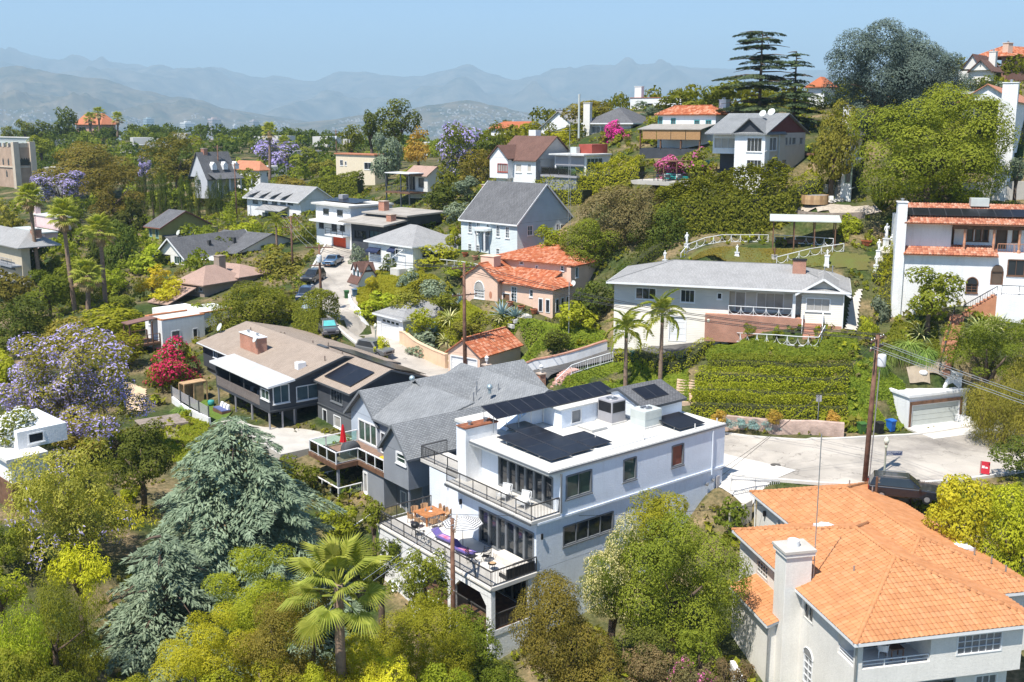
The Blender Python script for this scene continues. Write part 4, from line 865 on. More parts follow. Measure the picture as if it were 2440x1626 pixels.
H.gable(11.5,21.4,18.4,31.0,4.0,6.1,M_shg,'v',oh=.5,og=.4,wallm=M_greyp,fascia=M_trim,ends=(1,1)); H.gable(9,21.4,24.5,31.6,4.2,6.3,M_shg,'u',oh=.4,og=.3,wallm=M_greyp,ends=(0,1))
H.block(14,24.5,12.6,18.6,0,3.75,M_greyp,top=False); H.gable(14,24.5,12.6,18.6,3.75,5.5,M_shg,'u',oh=.3,og=.3,wallm=M_greyp)
# decks
M_deck=mat('deck_boards',(.23,.15,.11),.8,.2,3)
H.part('deck',MB().box(-1.3,3.7,25.2,30.2,.72,1.0).box(.85,3.4,20.92,25.2,.72,1.0),M_deck); H.part('deck_fascia',MB().box(-1.36,-1.3,25.15,30.2,.6,1.02).box(-1.3,.85,25.13,25.2,.6,1.02).box(.79,.85,20.92,25.15,.6,1.02),M_wood)
H.rail([(3.6,30.1,1.0),(-1.25,30.1,1.0),(-1.25,25.3,1.0),(.9,25.3,1.0)],M_white,bal=False,glass=M_clear,post=1.6,th=.1,rails=[.12],name='glass_railing',topw=.12); H.rail([(.9,25.3,1.0),(.9,21.0,1.0)],M_white,bal=False,glass=M_clear,post=1.45,th=.1,rails=[.12],name='glass_railing',topw=.12)
H.part('lower_deck',MB().box(-1.5,2.6,24.7,29.2,-2.3,-2.0),M_white); H.rail([(2.5,29.1,-2.0),(-1.4,29.1,-2.0),(-1.4,24.8,-2.0),(.9,24.8,-2.0)],M_white,bal=False,glass=M_clear,post=1.5,th=.1,rails=[.1],name='glass_railing',topw=.12)
H.part('deck_post',MB().box(-1.2,-1.0,25.2,25.4,-6,.6),M_greyp); H.part('corner_post',MB().box(.9,1.05,17.2,17.35,-4.5,.6),M_greyp)
H.part('stair',MB().prism([(-5.2,-5.0),(-5.2,-4.8),(0.2,-2.9),(2.2,-2.9),(2.2,-3.1),(.2,-3.15)],18.6,20.8),M_white); H.rail([(-5.2,20.7,-4.9),(.0,20.7,-3.0),(.0,18.6,-3.0),(2.2,18.6,-3.0)],M_white,bal=False,th=.09,rails=[.3,.55,.8],name='stair_railing',post=2.2)
for u,v,w,r in((9.0,29.0,5.9,.28),(13.2,22.5,5.7,.28)):H.part('turbine_vent',MB().cyl((u,v,w-.2),.15,.4,10).ball((u,v,w+.4),r,12,8),mat('blue_grey_metal',(.38,.46,.48),.4,.1,5,metal=.5))
for u,v in((12.4,27.6),(14.6,23.0),(13.6,25.0),(12.5,23.6),(11.0,22.0)):H.part('vent_pipe',MB().cyl((u,v,5.2),.06,.9,8),M_metal)
H.done()
def parasol_closed(name,label,m,P):
 a=empty(name,tuple(P),0,label,'umbrella'); MB().lathe([(.03,0),(.03,.9)],(0,0,0),8).build('pole',M_woodl,a)
 mb=MB(); k=16
 pr=[(.06,2.35),(.12,2.1),(.2,1.6),(.27,1.1),(.33,.75),(.22,.72)]
 for i,(r,z) in enumerate(pr):
  for j in range(k):t=2*pi*j/k; q=r*(1.0 if j%2 else.78); mb.v.append((q*cos(t),q*sin(t),z))
 for i in range(len(pr)-1):
  for j in range(k):mb.f.append((i*k+j,i*k+(j+1)%k,(i+1)*k+(j+1)%k,(i+1)*k+j))
 mb.f.append(tuple(range(k))); mb.build('folded_canopy',m,a); return a
parasol_closed('folded_parasol','closed bright red patio umbrella on the grey house deck',mat('red_canvas',(.55,.012,.02),.8,.1,4),GREY.wld(1.3,28.6,1.0))
a=empty('covered_grill',label='grill under a dark grey fabric cover on the white railed deck',cat='grill'); put(a,GREY,.9,26.6,1.0)
mb=MB();
for i,(sx,sy,z) in enumerate(((.85,.45,0),(.82,.42,.5),(.75,.38,.95),(.5,.34,1.25),(.42,.1,1.32))):
 for x,y in((-1,-1),(0,-1.15),(1,-1),(1.1,0),(1,1),(0,1.1),(-1,1),(-1.08,0)):mb.v.append((x*sx*RND.uniform(.95,1.05),y*sy*RND.uniform(.93,1.07),z))
for i in range(4):
 for j in range(8):mb.f.append((i*8+j,i*8+(j+1)%8,(i+1)*8+(j+1)%8,(i+1)*8+j))
mb.f.append(tuple(range(32,40))); mb.build('fabric_cover',mat('grey_cover',(.06,.065,.07),.7,.2,4),a,True)
a=empty('deck_sofa',label='black outdoor sofa behind the glass rail of the grey house deck',cat='sofa'); put(a,GREY,-.4,28.2,1.0)
MB().box(-.45,.4,-1.1,1.1,.1,.42).build('seat',M_black,a); MB().box(-.55,-.45,-1.1,1.1,.1,.8).build('backrest',M_black,a)
M_yel=mat('yellow_enamel',(.75,.45,.02),.4,.08)
a=empty('cafe_table',label='small yellow round table on the grey house deck',cat='table'); put(a,GREY,1.9,22.6,1.0)
MB().lathe([(.01,.7),(.42,.7),(.42,.74),(.01,.74)],(0,0,0),14).build('top',M_yel,a)
for k in range(3):MB().bar((.32*cos(k*2.1),.32*sin(k*2.1),0),(-.1*cos(k*2.1),-.1*sin(k*2.1),.7),.035).build('leg',M_yel,a)
a=empty('cafe_stool',label='yellow metal stool beside the small yellow table',cat='stool'); put(a,GREY,1.5,21.7,1.0)
MB().lathe([(.01,.44),(.2,.44),(.2,.48),(.01,.48)],(0,0,0),12).build('seat',M_yel,a)
for k in range(4):MB().bar((.24*cos(k*1.57),.24*sin(k*1.57),0),(.14*cos(k*1.57),.14*sin(k*1.57),.45),.03).build('leg',M_yel,a)
# ------------------------------------------------------------------ charcoal house with the tan roof
H=House('charcoal_house','charcoal two-storey house with tan shingle roof and brick chimney','house',OM,51.4,0); DARK=H
b1=H.block(2.6,14.5,40.9,63.6,2.0,4.75,M_char,top=False)
b0=H.block(2.9,14.5,44.5,63.4,-1.5,2.0,mat('mid_grey_stucco',(.12,.125,.13),.8,.1,.8,.2,14))
for a_,b_,n in(((270,370),(312,460),2),((380,420),(440,470),2)):H.win('L',zd(*a_),zd(*b_),b1,M_white,nx=n,gm=M_glassb)
for a_,b_,n in(((275,640),(350,785),3),((425,785),(505,875),3)):H.win('L',zd(*a_),zd(*b_),b0,M_white,nx=n,gm=M_glassb)
H.door('L',(54.4,1.6),(53.5,-.3),b0,M_black,raw=True); H.win('L',(47.5,1.6),(42.5,-.3),b0,M_white,nx=4,raw=True,sill=False,gm=M_glass,name='glazed_doors')
# room and balcony under the pale flat cover
b2=H.block(.1,2.6,40.9,43.2,1.9,4.5,M_char,top=False); H.win('L',zd(725,735),zd(830,880),b2,M_white,nx=2,gm=M_glassg); H.win('R',zd(838,720),zd(1000,870),b2,M_white,nx=2,gm=M_glassb)
H.win('R',(3.0,4.0),(5.6,2.5),b1,M_white,nx=2,raw=True,gm=M_glassb)
H.box('balcony_slab',.1,2.6,43.2,54.0,1.8,2.05,M_char); H.box('balcony_end',.1,2.6,53.8,54.0,2.05,4.5,M_char)
o=H.part('slat_railing',MB().box(.1,.16,43.2,43.3,2.05,3.1).box(.1,.16,53.7,53.8,2.05,3.1).box(.1,.16,46.8,46.9,2.05,4.5).box(.1,.16,50.3,50.4,2.05,4.5),M_dgrey)
for k in range(9):H.part('slat',MB().box(.08,.11,43.2,53.8,2.12+k*.115,2.19+k*.115),mat('brown_grey_slats',(.20,.17,.155),.7,.12),o)
H.win('L',zd(385,555),zd(482,625),b1,M_white,nx=4,sill=False)
H.slab('patio_cover',[[(-.25,40.3,4.62),(-.25,54.6,4.62),(2.6,54.6,5.0),(2.6,40.3,5.0)]],mat('grey_roll_roof',(.44,.44,.43),.85,.08,.6),.12,uv=False); H.edge('fascia',[(2.6,40.28,5.0),(-.27,40.28,4.62),(-.27,54.62,4.62),(2.6,54.62,5.0)],M_white,dz=-.08)
for v in(41.2,45.2,49.2,53.6):H.box('porch_post',.12,.26,v,v+.14,-1.2,1.8,M_acg)
for u in(1.4,2.7):H.box('porch_post',u,u+.14,41.0,41.14,-1.2,1.75,M_acg)
H.gable(2.6,14.5,40.9,63.6,4.75,6.35,M_shb,'v',oh=.5,og=.45,wallm=M_char,fascia=M_dgrey,rp=8.3); H.edge('white_gutter',[(2.02,63.9,4.72),(2.02,54.7,4.72)],M_white,.08,.1,dz=.0)
b3=H.block(5.3,14.0,33.9,40.9,2.0,4.55,M_char,top=False); b4=H.block(5.3,14,33.9,40.9,-1.5,2.0,mat('mid_grey_stucco',(.12,.125,.13)))
H.win('L',zd(1390,725),zd(1505,905),b3,M_trim,nx=4,gm=M_glass,fw=.06); H.door('L',(39.9,1.6),(39.0,-.5),b4,M_black,raw=True); H.win('L',(37.6,1.5),(36.2,.3),b4,M_white,raw=True,gm=M_glassl)
H.gable(5.3,14.0,33.9,40.9,4.55,6.05,M_shb,'v',oh=.5,og=.45,wallm=M_char,fascia=M_dgrey,rp=9.5)
H.box('soffit',.1,5.3,40.95,44.5,1.75,1.98,M_char); H.box('patio_floor',-2.5,5.3,33.5,47,-1.6,.05,M_conc); H.box('patio_wall',2.9,3.0,40.95,44.5,-1.5,1.75,M_char)
H.edge('gutter',[(5.24,33.9,2.0),(5.24,40.9,2.0),(.0,40.85,2.0)],M_dgrey,.1,.1,dz=0)
solar(H,(5.55,34.6,4.95),(0,1,0),(1,0,.36),2,1,2.6,2.9,legs=0)
solar(H,(10.0,33.6,6.2),(0,1,0),(1,0,-.3),8,2,1.7,1.9,legs=0)
H.chimney(3.9,5.0,51.5,56.0,5.0,7.0,M_brick,capm=M_white,pots=2,uv=True)
def dish(H,u,v,w,r=.4,m=None,parent=None):
 o=H.part('satellite_dish',MB().lathe([(.02,0),(r*.6,.05),(r,.16)],(0,0,0),14),m or M_acl,parent); o.matrix_local=Matrix.Translation((u,v,w+.55))@Matrix.Rotation(radians(-60),4,'Y'); H.part('dish_mast',MB().bar((u,v,w),(u,v,w+.55),.05),M_metal,parent); return o
dish(H,3.8,51.6,6.4); dish(H,5.0,64.0,5.6,.5)
H.part('roof_air_unit',MB().box(4.0,4.9,42.3,43.1,5.3,6.0),M_white); H.part('skylight',MB().box(8.6,9.0,45,47,6.3,6.55),M_dgrey)
for u,v in((7.0,60),(8.6,55.5),(8.8,55),(9.2,49),(10,47),(8.9,42),(6.6,41.5)):H.part('vent_pipe',MB().cyl((u,v,5.8),.07,.75,8),M_shb)
H.done()
for u,v,l in((1.2,47.6,'blue-grey chair on the slatted balcony, left of two'),(1.2,45.9,'blue-grey chair on the slatted balcony, right of two')):
 a=empty('balcony_chair',label=l,cat='chair',group='balcony chairs of the charcoal house'); put(a,DARK,u,v,2.05,-pi/2); chair_mesh(a,M_greyp,M_black)
a=empty('outdoor_sofa',label='brown wicker sofa with white pillows beside the artificial lawn',cat='sofa'); put(a,DARK,-.9,50.4,-.1)
MB().box(-.5,.5,-1.2,1.2,.0,.4).build('base',M_wood,a); MB().box(-.48,.48,-1.15,1.15,.41,.5).build('cushion',M_pur if 0 else mat('blue_cushion',(.10,.12,.25),.9),a)
for k in range(3):MB().prism([(.2,.5),(.45,.5),(.5,.95),(.35,.95)],-1.+k*.75,-.5+k*.75).build('pillow',M_wcush,a)
a=empty('pouf',label='teal round pouf on the lawn by the charcoal house',cat='pouf'); put(a,DARK,-.6,54.0,-.1); MB().lathe([(.3,0),(.36,.15),(.36,.4),(.3,.52),(.01,.54)],(0,0,0),14).build('body',M_teal,a,True)
# ------------------------------------------------------------------ the cream house with the orange tile roof
H=House('orange_tiled_house','cream stucco house with broad orange tile hip roof and white chimney','house',atz(2038,1536,-27.5),78.2,0); ORNG=H
FW=mat('cream_frame',(.62,.60,.55),.6,.05)
A=H.block(4.85,10.6,.4,15.5,-2.9,-.05,M_cream,top=False); H.win('R',(6.47,-.42),(9.28,-1.62),A,M_white,nx=6,ny=3,raw=True,gm=M_blind,fw=.06,bar=.03,panes=False,sill=False)
B=H.block(.4,4.85,2.4,15.5,-2.9,-.05,M_cream,top=False)
H.win('L',(6.36,-.6),(5.2,-1.62),B,FW,nx=2,ny=1,raw=True,gm=M_glass,sill=False); H.win('L',z5(340,800),z5(437,1025),B,FW,nx=4,ny=3,gm=M_glass,panes=False,sill=False); H.win('L',z5(238,700),z5(300,775),B,FW,nx=2,gm=M_glass,sill=False)
H.win('R',(2.0,-.4),(3.0,-1.74),B,M_trim,nx=2,raw=True,gm=M_glass,sill=False,name='glazed_door'); H.win('R',(3.7,-.4),(4.6,-1.74),B,M_trim,raw=True,gm=M_blind,sill=False,name='glazed_door')
H.box('balcony_parapet',.4,4.85,.4,2.4,-2.9,-1.78,M_cream); H.part('header',MB().box(.4,4.85,.4,.6,-.42,-.05).box(.4,.6,.6,2.4,-.42,-.05),M_cream); H.box('corner_post',.4,.74,.4,.74,-1.78,-.42,M_cream)
for c in([(.8,.5,-1.78),(4.8,.5,-1.78)],[(.5,2.35,-1.78),(.5,.8,-1.78)]):H.rail(c,M_white,h=.42,bal=False,rails=[.2],post=1.5,name='balcony_rail',topw=.06)
Lw=H.block(.4,10.2,.9,15.5,-8,-2.9,M_cream,top=False); Lw['v0']=.9; H.win('R',(4.6,-3.3),(6.9,-4.6),Lw,M_trim,nx=3,raw=True,gm=M_glass); H.win('R',(8.2,-3.3),(9.6,-4.6),Lw,M_white,nx=3,raw=True,gm=M_blind)
aw=H.win('L',(6.05,-3.75),(5.0,-5.6),Lw,M_white,nx=2,ny=4,raw=True,gm=M_blind,panes=False,sill=False)
H.part('arch_head',MB().prism([(5.525+.55*cos(t),-3.76+.5*sin(t)) for t in np.linspace(0,pi,13)],.36,.44,'x'),M_blind,aw); H.part('arch_trim',MB().tube([(.36,5.525+.57*cos(t),-3.76+.52*sin(t)) for t in np.linspace(0,pi,13)],.045,6),M_white,aw)
H.part('vent_slot',MB().box(1.2,3.2,.86,.9,-2.98,-2.92).box(3.4,5.6,.86,.9,-3.0,-2.94),M_trim)
W3=H.block(4.7,13.9,15.5,22.1,-4,-.05,M_cream,top=False); H.win('L',z5(530,415),z5(640,520),W3,FW,nx=2,gm=M_glass,sill=False); H.part('wall_lamp',MB().box(4.5,4.7,20.5,20.65,-1.2,-.8),M_black); H.part('wall_lamp',MB().box(4.55,4.7,18.3,18.5,-1.0,-.7),FW)
H.block(10.6,13.9,4.0,15.5,-5,-.06,M_cream,top=False)
S=H.block(-1.15,.4,7.6,13.0,-8,-2.45,M_cream,top=False); H.win('L',z5(228,1380),z5(388,1568),S,M_white,nx=5,ny=3,gm=M_blind,panes=False,sill=False)
und=mat('roof_underlay',(.42,.17,.08),.9,.1)
H.hip(.4,11.2,.4,15.6,-.1,1.86,und,oh=.4,t=.1,fascia=M_white,tile=M_tileR,tn=300); H.hip(4.7,13.9,4.0,22.1,-.1,1.62,und,oh=.4,t=.1,fascia=M_white,tile=M_tileR,tn=0)
q=[(-1.45,12.95,-2.5),(-1.45,7.35,-2.5),(.42,7.35,-1.85),(.42,12.95,-1.85)]; o=H.slab('lower_roof',[q],und,.1); H.tiles(q,M_tileP if 0 else M_tileR,parent=o); H.edge('lower_fascia',[q[3],q[0],q[1],q[2]],M_white)
c=H.box('chimney',-.72,.98,6.75,8.15,-8,2.05,M_cream,bev=.02); H.box('chimney_collar',-.84,1.1,6.63,8.27,2.05,2.3,M_cream,c); H.box('chimney_crown',-.9,1.16,6.57,8.33,2.3,2.45,M_conc,c); H.part('flue',MB().lathe([(.36,0),(.36,.36),(.3,.38),(.01,.42)],(.1,7.5,2.45),16),M_white,c)
H.part('downspout',MB().tube([(.28,.28,-.3),(.3,.3,-8)],.06,6),M_metal); H.part('downspout',MB().tube([(-1.3,7.4,-2.6),(-1.25,7.5,-8)],.05,6),M_metal); H.part('downspout',MB().tube([(4.5,22.0,-.3),(4.6,22.0,-4)],.05,6),M_white)
dk=M_trim
for u,v,k in((5.0,12.6,0),(12.6,9.0,0)):H.part('skylight',MB().box(u-.55,u+.55,v-.55,v+.55,.5,1.22 if u<6 else.72).lathe([(.7,0),(.5,.1),(.01,.14)],(u,v,1.222 if u<6 else.722),4),mat('skylight_dome',(.72,.73,.75),.2,.03))
for u,v,w in((3.3,6.0,1.0),(12.9,11.5,.6),(12.5,7.5,.7),(12.9,6.4,.6),(13.0,5.2,.5),(12.0,18.5,.8),(11.2,20.3,.7)):H.part('vent_pipe',MB().cyl((u,v,w),.05,.5,8),M_metal)
H.part('antenna',MB().tube([(1.25,7.0,.3),(1.25,7.0,9.5)],.03,6).bar((1.0,7.0,.5),(1.3,7.0,.5),.04).bar((1.0,7.0,1.6),(1.3,7.0,1.6),.04),M_metal)
H.done()
a=empty('plastic_chair',label='white plastic chair in the recessed balcony of the orange tiled house',cat='chair'); put(a,ORNG,2.6,1.4,-1.78,2.6); chair_mesh(a,M_white,M_white)
a=empty('balcony_table',label='brown table beside the white chair in the recessed balcony',cat='table'); put(a,ORNG,3.2,1.2,-1.78); MB().box(-.4,.4,-.3,.3,.62,.66).build('top',M_wood,a)
for x in(-.35,.35):
 for y in(-.25,.25):MB().box(x-.025,x+.025,y-.025,y+.025,0,.62).build('leg',M_wood,a)
 # ------------------------------------------------------------------ houses of the slope
K=2.8695
zA= lambda x,y:(810+x/K,560+y/K)
zB= lambda x,y:(1620+x/K,500+y/K)
zC= lambda x,y:(810+x/K,200+y/K)
zD= lambda x,y:(1620+x/K,y/K)
zE= lambda x,y:(x/K,500+y/K)
zF= lambda x,y:(x/K,y/K)
def mk(name,label,base,Y,az,lpx,rpx,top,m,cat='house',below=3.,group=None,uv=False):
 """house by its near corner (pixel of the foot, distance), the columns of its far corners and the row of its wall top"""
 H=House(name,label,cat,at(*base,Y),az,0,group)
 h=H.wat(top); v1=H.vat(lpx,0,h); u1=H.uat(rpx,0,h)
 H.b=H.block(0,u1,0,v1,-below,h,m,top=False,uv=uv); H.h,H.u1,H.v1=h,u1,v1
 return H
 # --- pink Spanish house, its garage
M_pinkw=mat('pink_stucco',(.70,.49,.37),.92,.07,.7,.4,12,dirt=.12)
H=House('pink_spanish_house','salmon pink stucco house with red clay tile roofs and arched window','house',at(*zA(1365,560),117.5),36,0); PINK=H
h1=H.wat(zA(0,365)[1]); vL=H.vat(zA(862,0)[0]); vA=H.vat(zA(1085,0)[0])
fr=H.block(-.2,6,vA,vL,-2,h1+.5,M_pinkw,top=False); md=H.block(.6,6,0,vA,-2,h1,M_pinkw,top=False)
for a,b,n,ny in(((1172,352),(1210,465),2,5),((1297,372),(1360,432),3,2)):H.win('L',zA(*a),zA(*b),md,M_white,nx=n,ny=ny,gm=M_glassb,panes=False)
H.door('L',(vA-.15,2.2),(vA-1.3,.05),md,M_wood,raw=True); aw=H.win('L',zA(920,370),zA(988,440),fr,M_white,nx=3,ny=3,gm=M_glassl,panes=False)
hA=fr['L'][-1]; cA=(hA[0]+hA[1])/2; rA=(hA[1]-hA[0])/2
H.part('arch_head',MB().prism([(cA+rA*cos(t),hA[3]-.02+rA*1.35*sin(t)) for t in np.linspace(0,pi,13)],-.24,-.16,'x'),M_glassl,aw); H.part('arch_trim',MB().tube([(-.24,cA+rA*cos(t),hA[3]+rA*1.35*sin(t)) for t in np.linspace(0,pi,13)],.07,6),M_white,aw)
mb=MB(); nb=9; bay=[(2.3-2.5*cos(t)*1.0,0.6-2.6*sin(t)) for t in np.linspace(.35,pi*.72,nb)]
H.part('bay',MB().prism([(0,0)]*0 or[(-.4,-2),(3.4,-2),(3.4,h1),(-.4,h1)],-2.1,.7),M_pinkw)
for k,uu in enumerate((.15,1.25,2.35)):H.part('bay_window',MB().box(uu,uu+.62,-2.16,-2.09,.7,2.3),M_white); H.part('bay_pane',MB().box(uu+.09,uu+.53,-2.18,-2.15,.8,2.2),M_glass)
for k,vv in enumerate((-1.75,-.75)):H.part('bay_window',MB().box(-.46,-.39,vv,vv+.62,.7,2.3),M_white); H.part('bay_pane',MB().box(-.48,-.45,vv+.09,vv+.53,.8,2.2),M_glass)
und2=mat('clay_underlay',(.34,.12,.06),.9,.1)
rz=h1+1.6
H.gable(-.2,7,vA,vL,h1+.5,rz+.5,und2,'u',oh=.4,og=.3,wallm=M_pinkw,tile=M_tileP,t=.1)
q=[(0.1,vA+.3,h1+.05),(0.1,-.4,h1+.05),(4.2,-.4,h1+1.5),(4.2,vA+.3,h1+1.5)]; o=H.slab('roof',[q],und2,.1); H.tiles(q,M_tileP,parent=o,nobj=120)
q=[(-.7,.9,h1+.1),(-.7,-2.4,h1+.1),(1.5,-.6,h1+.9),(1.5,.9,h1+.9)]; q2=[(-.7,-2.4,h1+.1),(3.7,-2.4,h1+.1),(3.7,-.6,h1+.9),(1.5,-.6,h1+.9)]; o=H.slab('bay_roof',[q,q2],und2,.1); H.tiles(q,M_tileP,parent=o); H.tiles(q2,M_tileP,parent=o)
# upper storey behind
up0=4.2; hU=H.wat(zA(0,205)[1],up0,0)
U=H.block(up0,11,-1.5,9.5,-2,hU,M_pinkw,top=False)
for a,b in(((1228,165),(1256,205)),((1337,208),(1355,245)),((1508,210),(1532,248))):H.win('L',zA(*a),zA(*b),U,M_white,gm=M_glassb,nx=1,ny=2)
rs=H.block(3.4,13.5,-2.1,-1.5,-2,hU-.1,M_pinkw,top=False)
for a,b in(((1610,220),(1630,290)),((1758,205),(1773,275)),((1815,195),(1840,245))):H.win('R',zA(*a),zA(*b),rs,M_white,gm=M_glassb,fw=.06)
H.hip(up0,13.5,-2.1,10,hU,hU+1.5,und2,oh=.45,t=.1,tile=M_tileP,tn=160)
H.chimney(1.2,2.6,vL-3.4,vL-1.4,2,h1+2.9,M_pinkw,pots=0); dish(H,3.6,-2.3,h1-.3,.4)
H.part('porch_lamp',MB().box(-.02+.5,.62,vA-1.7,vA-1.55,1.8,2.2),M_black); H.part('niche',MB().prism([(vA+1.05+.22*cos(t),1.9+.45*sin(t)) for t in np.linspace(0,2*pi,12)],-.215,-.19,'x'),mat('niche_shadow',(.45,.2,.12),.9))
H.done()
H=House('pink_garage','small garage with red clay tile roof and white door beside the street','garage',at(*zA(958,985),105.5),36,0); PGAR=H
hh=H.wat(zA(0,832)[1]); v1=H.vat(zA(742,0)[0]); u1=H.uat(zA(1235,0)[0],0,hh)
b=H.block(0,u1,0,v1,-1.5,hh,M_pinkw,top=False); H.garage('L',(.35,hh-.35),(v1-.35,.02),b,M_white,rows=5,raw=True)
H.gable(0,u1,0,v1,hh,hh+1.5,und2,'u',oh=.3,og=.25,wallm=M_pinkw,tile=M_tileP,tn=150,t=.1); H.done()
# --- grey-roofed garage on the bend
H=House('grey_roof_garage','pale garage with grey hip roof and row of small door panes on the bend','garage',at(*zA(425,735),120),50,0)
hh=H.wat(zA(0,585)[1]); v1=H.vat(zA(255,0)[0]); b=H.block(0,7.5,-.3,v1,-1.5,hh,M_white,top=False); H.garage('L',(.5,hh-.25),(v1-.9,.05),b,M_white,rows=4,raw=True,glazed=True); H.hip(0,7.5,-.3,v1,hh,hh+1.6,M_shd if 0 else M_shgl,oh=.4,fascia=M_white); H.done()
# --- long ranch house with the siding
M_sid=siding_mat('cream_siding',(.62,.585,.51),.19)
H=House('ranch_house','long cream siding ranch house with pale grey hip roof and brick porch','house',at(*zB(1115,775),99),17,0); RANCH=H
hW=H.wat(zB(0,570)[1]); vp0=H.vat(zB(825,0)[0]); vp1=H.vat(zB(330,0)[0]); vE=H.vat(1460)
rw=H.block(0,11,0,vp0,-2.5,hW,M_sid,top=False); H.win('L',zB(865,602),zB(1025,700),rw,M_white,nx=3,gm=M_glassl)
pw=H.block(2.2,11,vp0,vp1,-2.5,hW,M_sid,top=False); lw=H.block(.6,11,vp1,vE,-4.2,hW,M_sid,top=False)
H.win('L',(H.vat(zB(520,0)[0],2.2),2.3),(H.vat(zB(705,0)[0],2.2),.45),pw,M_white,nx=3,gm=M_glassl,raw=True); H.door('L',(H.vat(zB(375,0)[0],2.2),2.3),(H.vat(zB(445,0)[0],2.2),.2),pw,M_glassl,raw=True)
for a,b,n in(((1515,685),(1563,715),3),((1622,690),(1655,722),3),((1709,698),(1720,714),1)):H.win('L',a,b,lw,M_white,nx=n,gm=M_glass)
H.win('L',(1488,745),(1508,770),lw,M_white,gm=M_glassl); H.garage('L',(1594,752),(1634,815),lw,M_white,rows=4)
# porch: brick base, floor, post, rail
H.part('porch_base',MB().box(-.1,2.2,vp0-.4,vp1+2.3,-2.6,.2),M_brick,uv=True); H.part('brick_skirt',MB().box(-.12,0,0.1,vp0-.5,-2.5,-.35),M_brick,uv=True)
H.box('porch_post',.05,.35,vp0+.55,vp0+.85,.2,hW,M_white); H.box('porch_beam',.0,.4,vp0,vp1,hW-.35,hW,M_sid)
def scroll_rail(H,pts,m,h=.95,step=1.15,name='scroll_railing'):
 """white iron railing whose every bay is filled with two facing arcs"""
 mb=MB(); P=[np.array(p,float) for p in pts]
 for a,b in zip(P[:-1],P[1:]):mb.bar((*a[:2],a[2]+h),(*b[:2],b[2]+h),.07,.06); mb.bar((*a[:2],a[2]+.08),(*b[:2],b[2]+.08),.05,.05)
 o=H.part(name,mb,m)
 for a,b in zip(P[:-1],P[1:]):
  Ln=np.linalg.norm(b-a); n=max(1,int(Ln/step+.5))
  for i in range(n+1):p=a+(b-a)*i/n; H.part('post',MB().bar((*p[:2],p[2]),(*p[:2],p[2]+h),.05),m,o)
  for i in range(n):
   p,q=a+(b-a)*i/n,a+(b-a)*(i+1)/n
   H.part('arc',MB().tube([tuple(p+(q-p)*(.5+.5*sin(t))+np.array([0,0,h*(.92-.8*cos(t))])) for t in np.linspace(-pi/2,pi/2,9)],.022,4,False),m,o)
 return o
scroll_rail(H,[(.05,vp1,.2),(.05,vp0+.9,.2)],M_white)
for i in range(6):H.part('porch_step',MB().box(-.2-.3*(i+1),-.2-.3*i,vp0-2.0,vp0-.3,-2.6,.05-.19*(i+1)),M_brick,uv=True)
H.rail([(-.2,vp0-.2,.1),(-1.9,vp0-.2,-.95)],M_white,bal=False,name='step_rail',h=.9); H.rail([(-.2,vp0-2.1,.1),(-1.9,vp0-2.1,-.95)],M_white,bal=False,name='step_rail',h=.9)
ridge=hW+1.75
H.hip(0,11,0,vE,hW,ridge,M_shgl,oh=.6,fascia=M_white,capm=M_shgl); H.gable(-.0,5,.0,vp0,hW,hW+1.25,M_shgl,'u',oh=.6,og=.55,wallm=M_sid,fascia=M_white)
H.chimney(3.2,4.3,vp0-.2,vp0+1.1,hW,hW+2.6,M_brick,capm=M_black,pots=0,uv=True)
for u,v in((5.5,2),(7.5,4),(6.6,1.2)):H.part('vent_pipe',MB().cyl((u,v,hW+1),.06,.8,8),M_metal)
H.part('drainpipe',MB().tube([(-.1,.05,hW),(-.1,.05,-2)],.06,6),M_white); H.done()
# --- colonial house
M_cs=siding_mat('mint_grey_siding',(.50,.55,.55),.2)
H=mk('colonial_house','pale grey-blue clapboard house with grey gable roof and rows of windows',zC(1212,1165),132,44,zC(828,0)[0],zC(1590,0)[0],zC(0,958)[1],M_cs)
for x in(877,933,1000,1068,1132):H.win('L',zC(x,940+(x-877)*.14),zC(x+26,1020+(x-877)*.15),None,M_white,nx=2,ny=4,gm=M_glassb,panes=False)
for x in(877,933,1068):H.win('L',zC(x,1092+(x-877)*.17),zC(x+24,1165+(x-877)*.19),None,M_white,nx=2,ny=4,gm=M_glassb,panes=False)
for a,b in(((1282,972),(1318,1035)),((1508,962),(1542,1040)),((1478,960),(1497,1003))):H.win('R',zC(*a),zC(*b),None,M_white,nx=2,ny=2,gm=M_glassb,panes=False)
pd=(H.vat(zC(945,0)[0]),H.vat(zC(1045,0)[0])); H.part('portico_roof',MB().lathe([(1.35,0),(1.35,.3),(1.2,.42),(.02,.5)],(-.3,sum(pd)/2,2.7),16),M_cs); H.part('door',MB().box(-.06,.05,sum(pd)/2-.6,sum(pd)/2+.6,.1,2.4),M_greyp)
for s_ in(-1,1):H.part('portico_column',MB().cyl((-1.0,sum(pd)/2+s_*.85,0),.13,2.7,10),M_white)
H.gable(0,H.u1,0,H.v1,H.h,H.wat(zC(0,800)[1],0,0)+1.8,M_shd if 0 else mat('x',(.1,.1,.1)) and M_shd,'v',oh=.3,og=.25,wallm=M_cs,fascia=M_white,rp=H.u1*.5)
H.chimney(H.u1*.45,H.u1*.45+1,H.v1-.3,H.v1+1.0,0,H.h+4.3,M_brick,pots=0,uv=True); H.done()
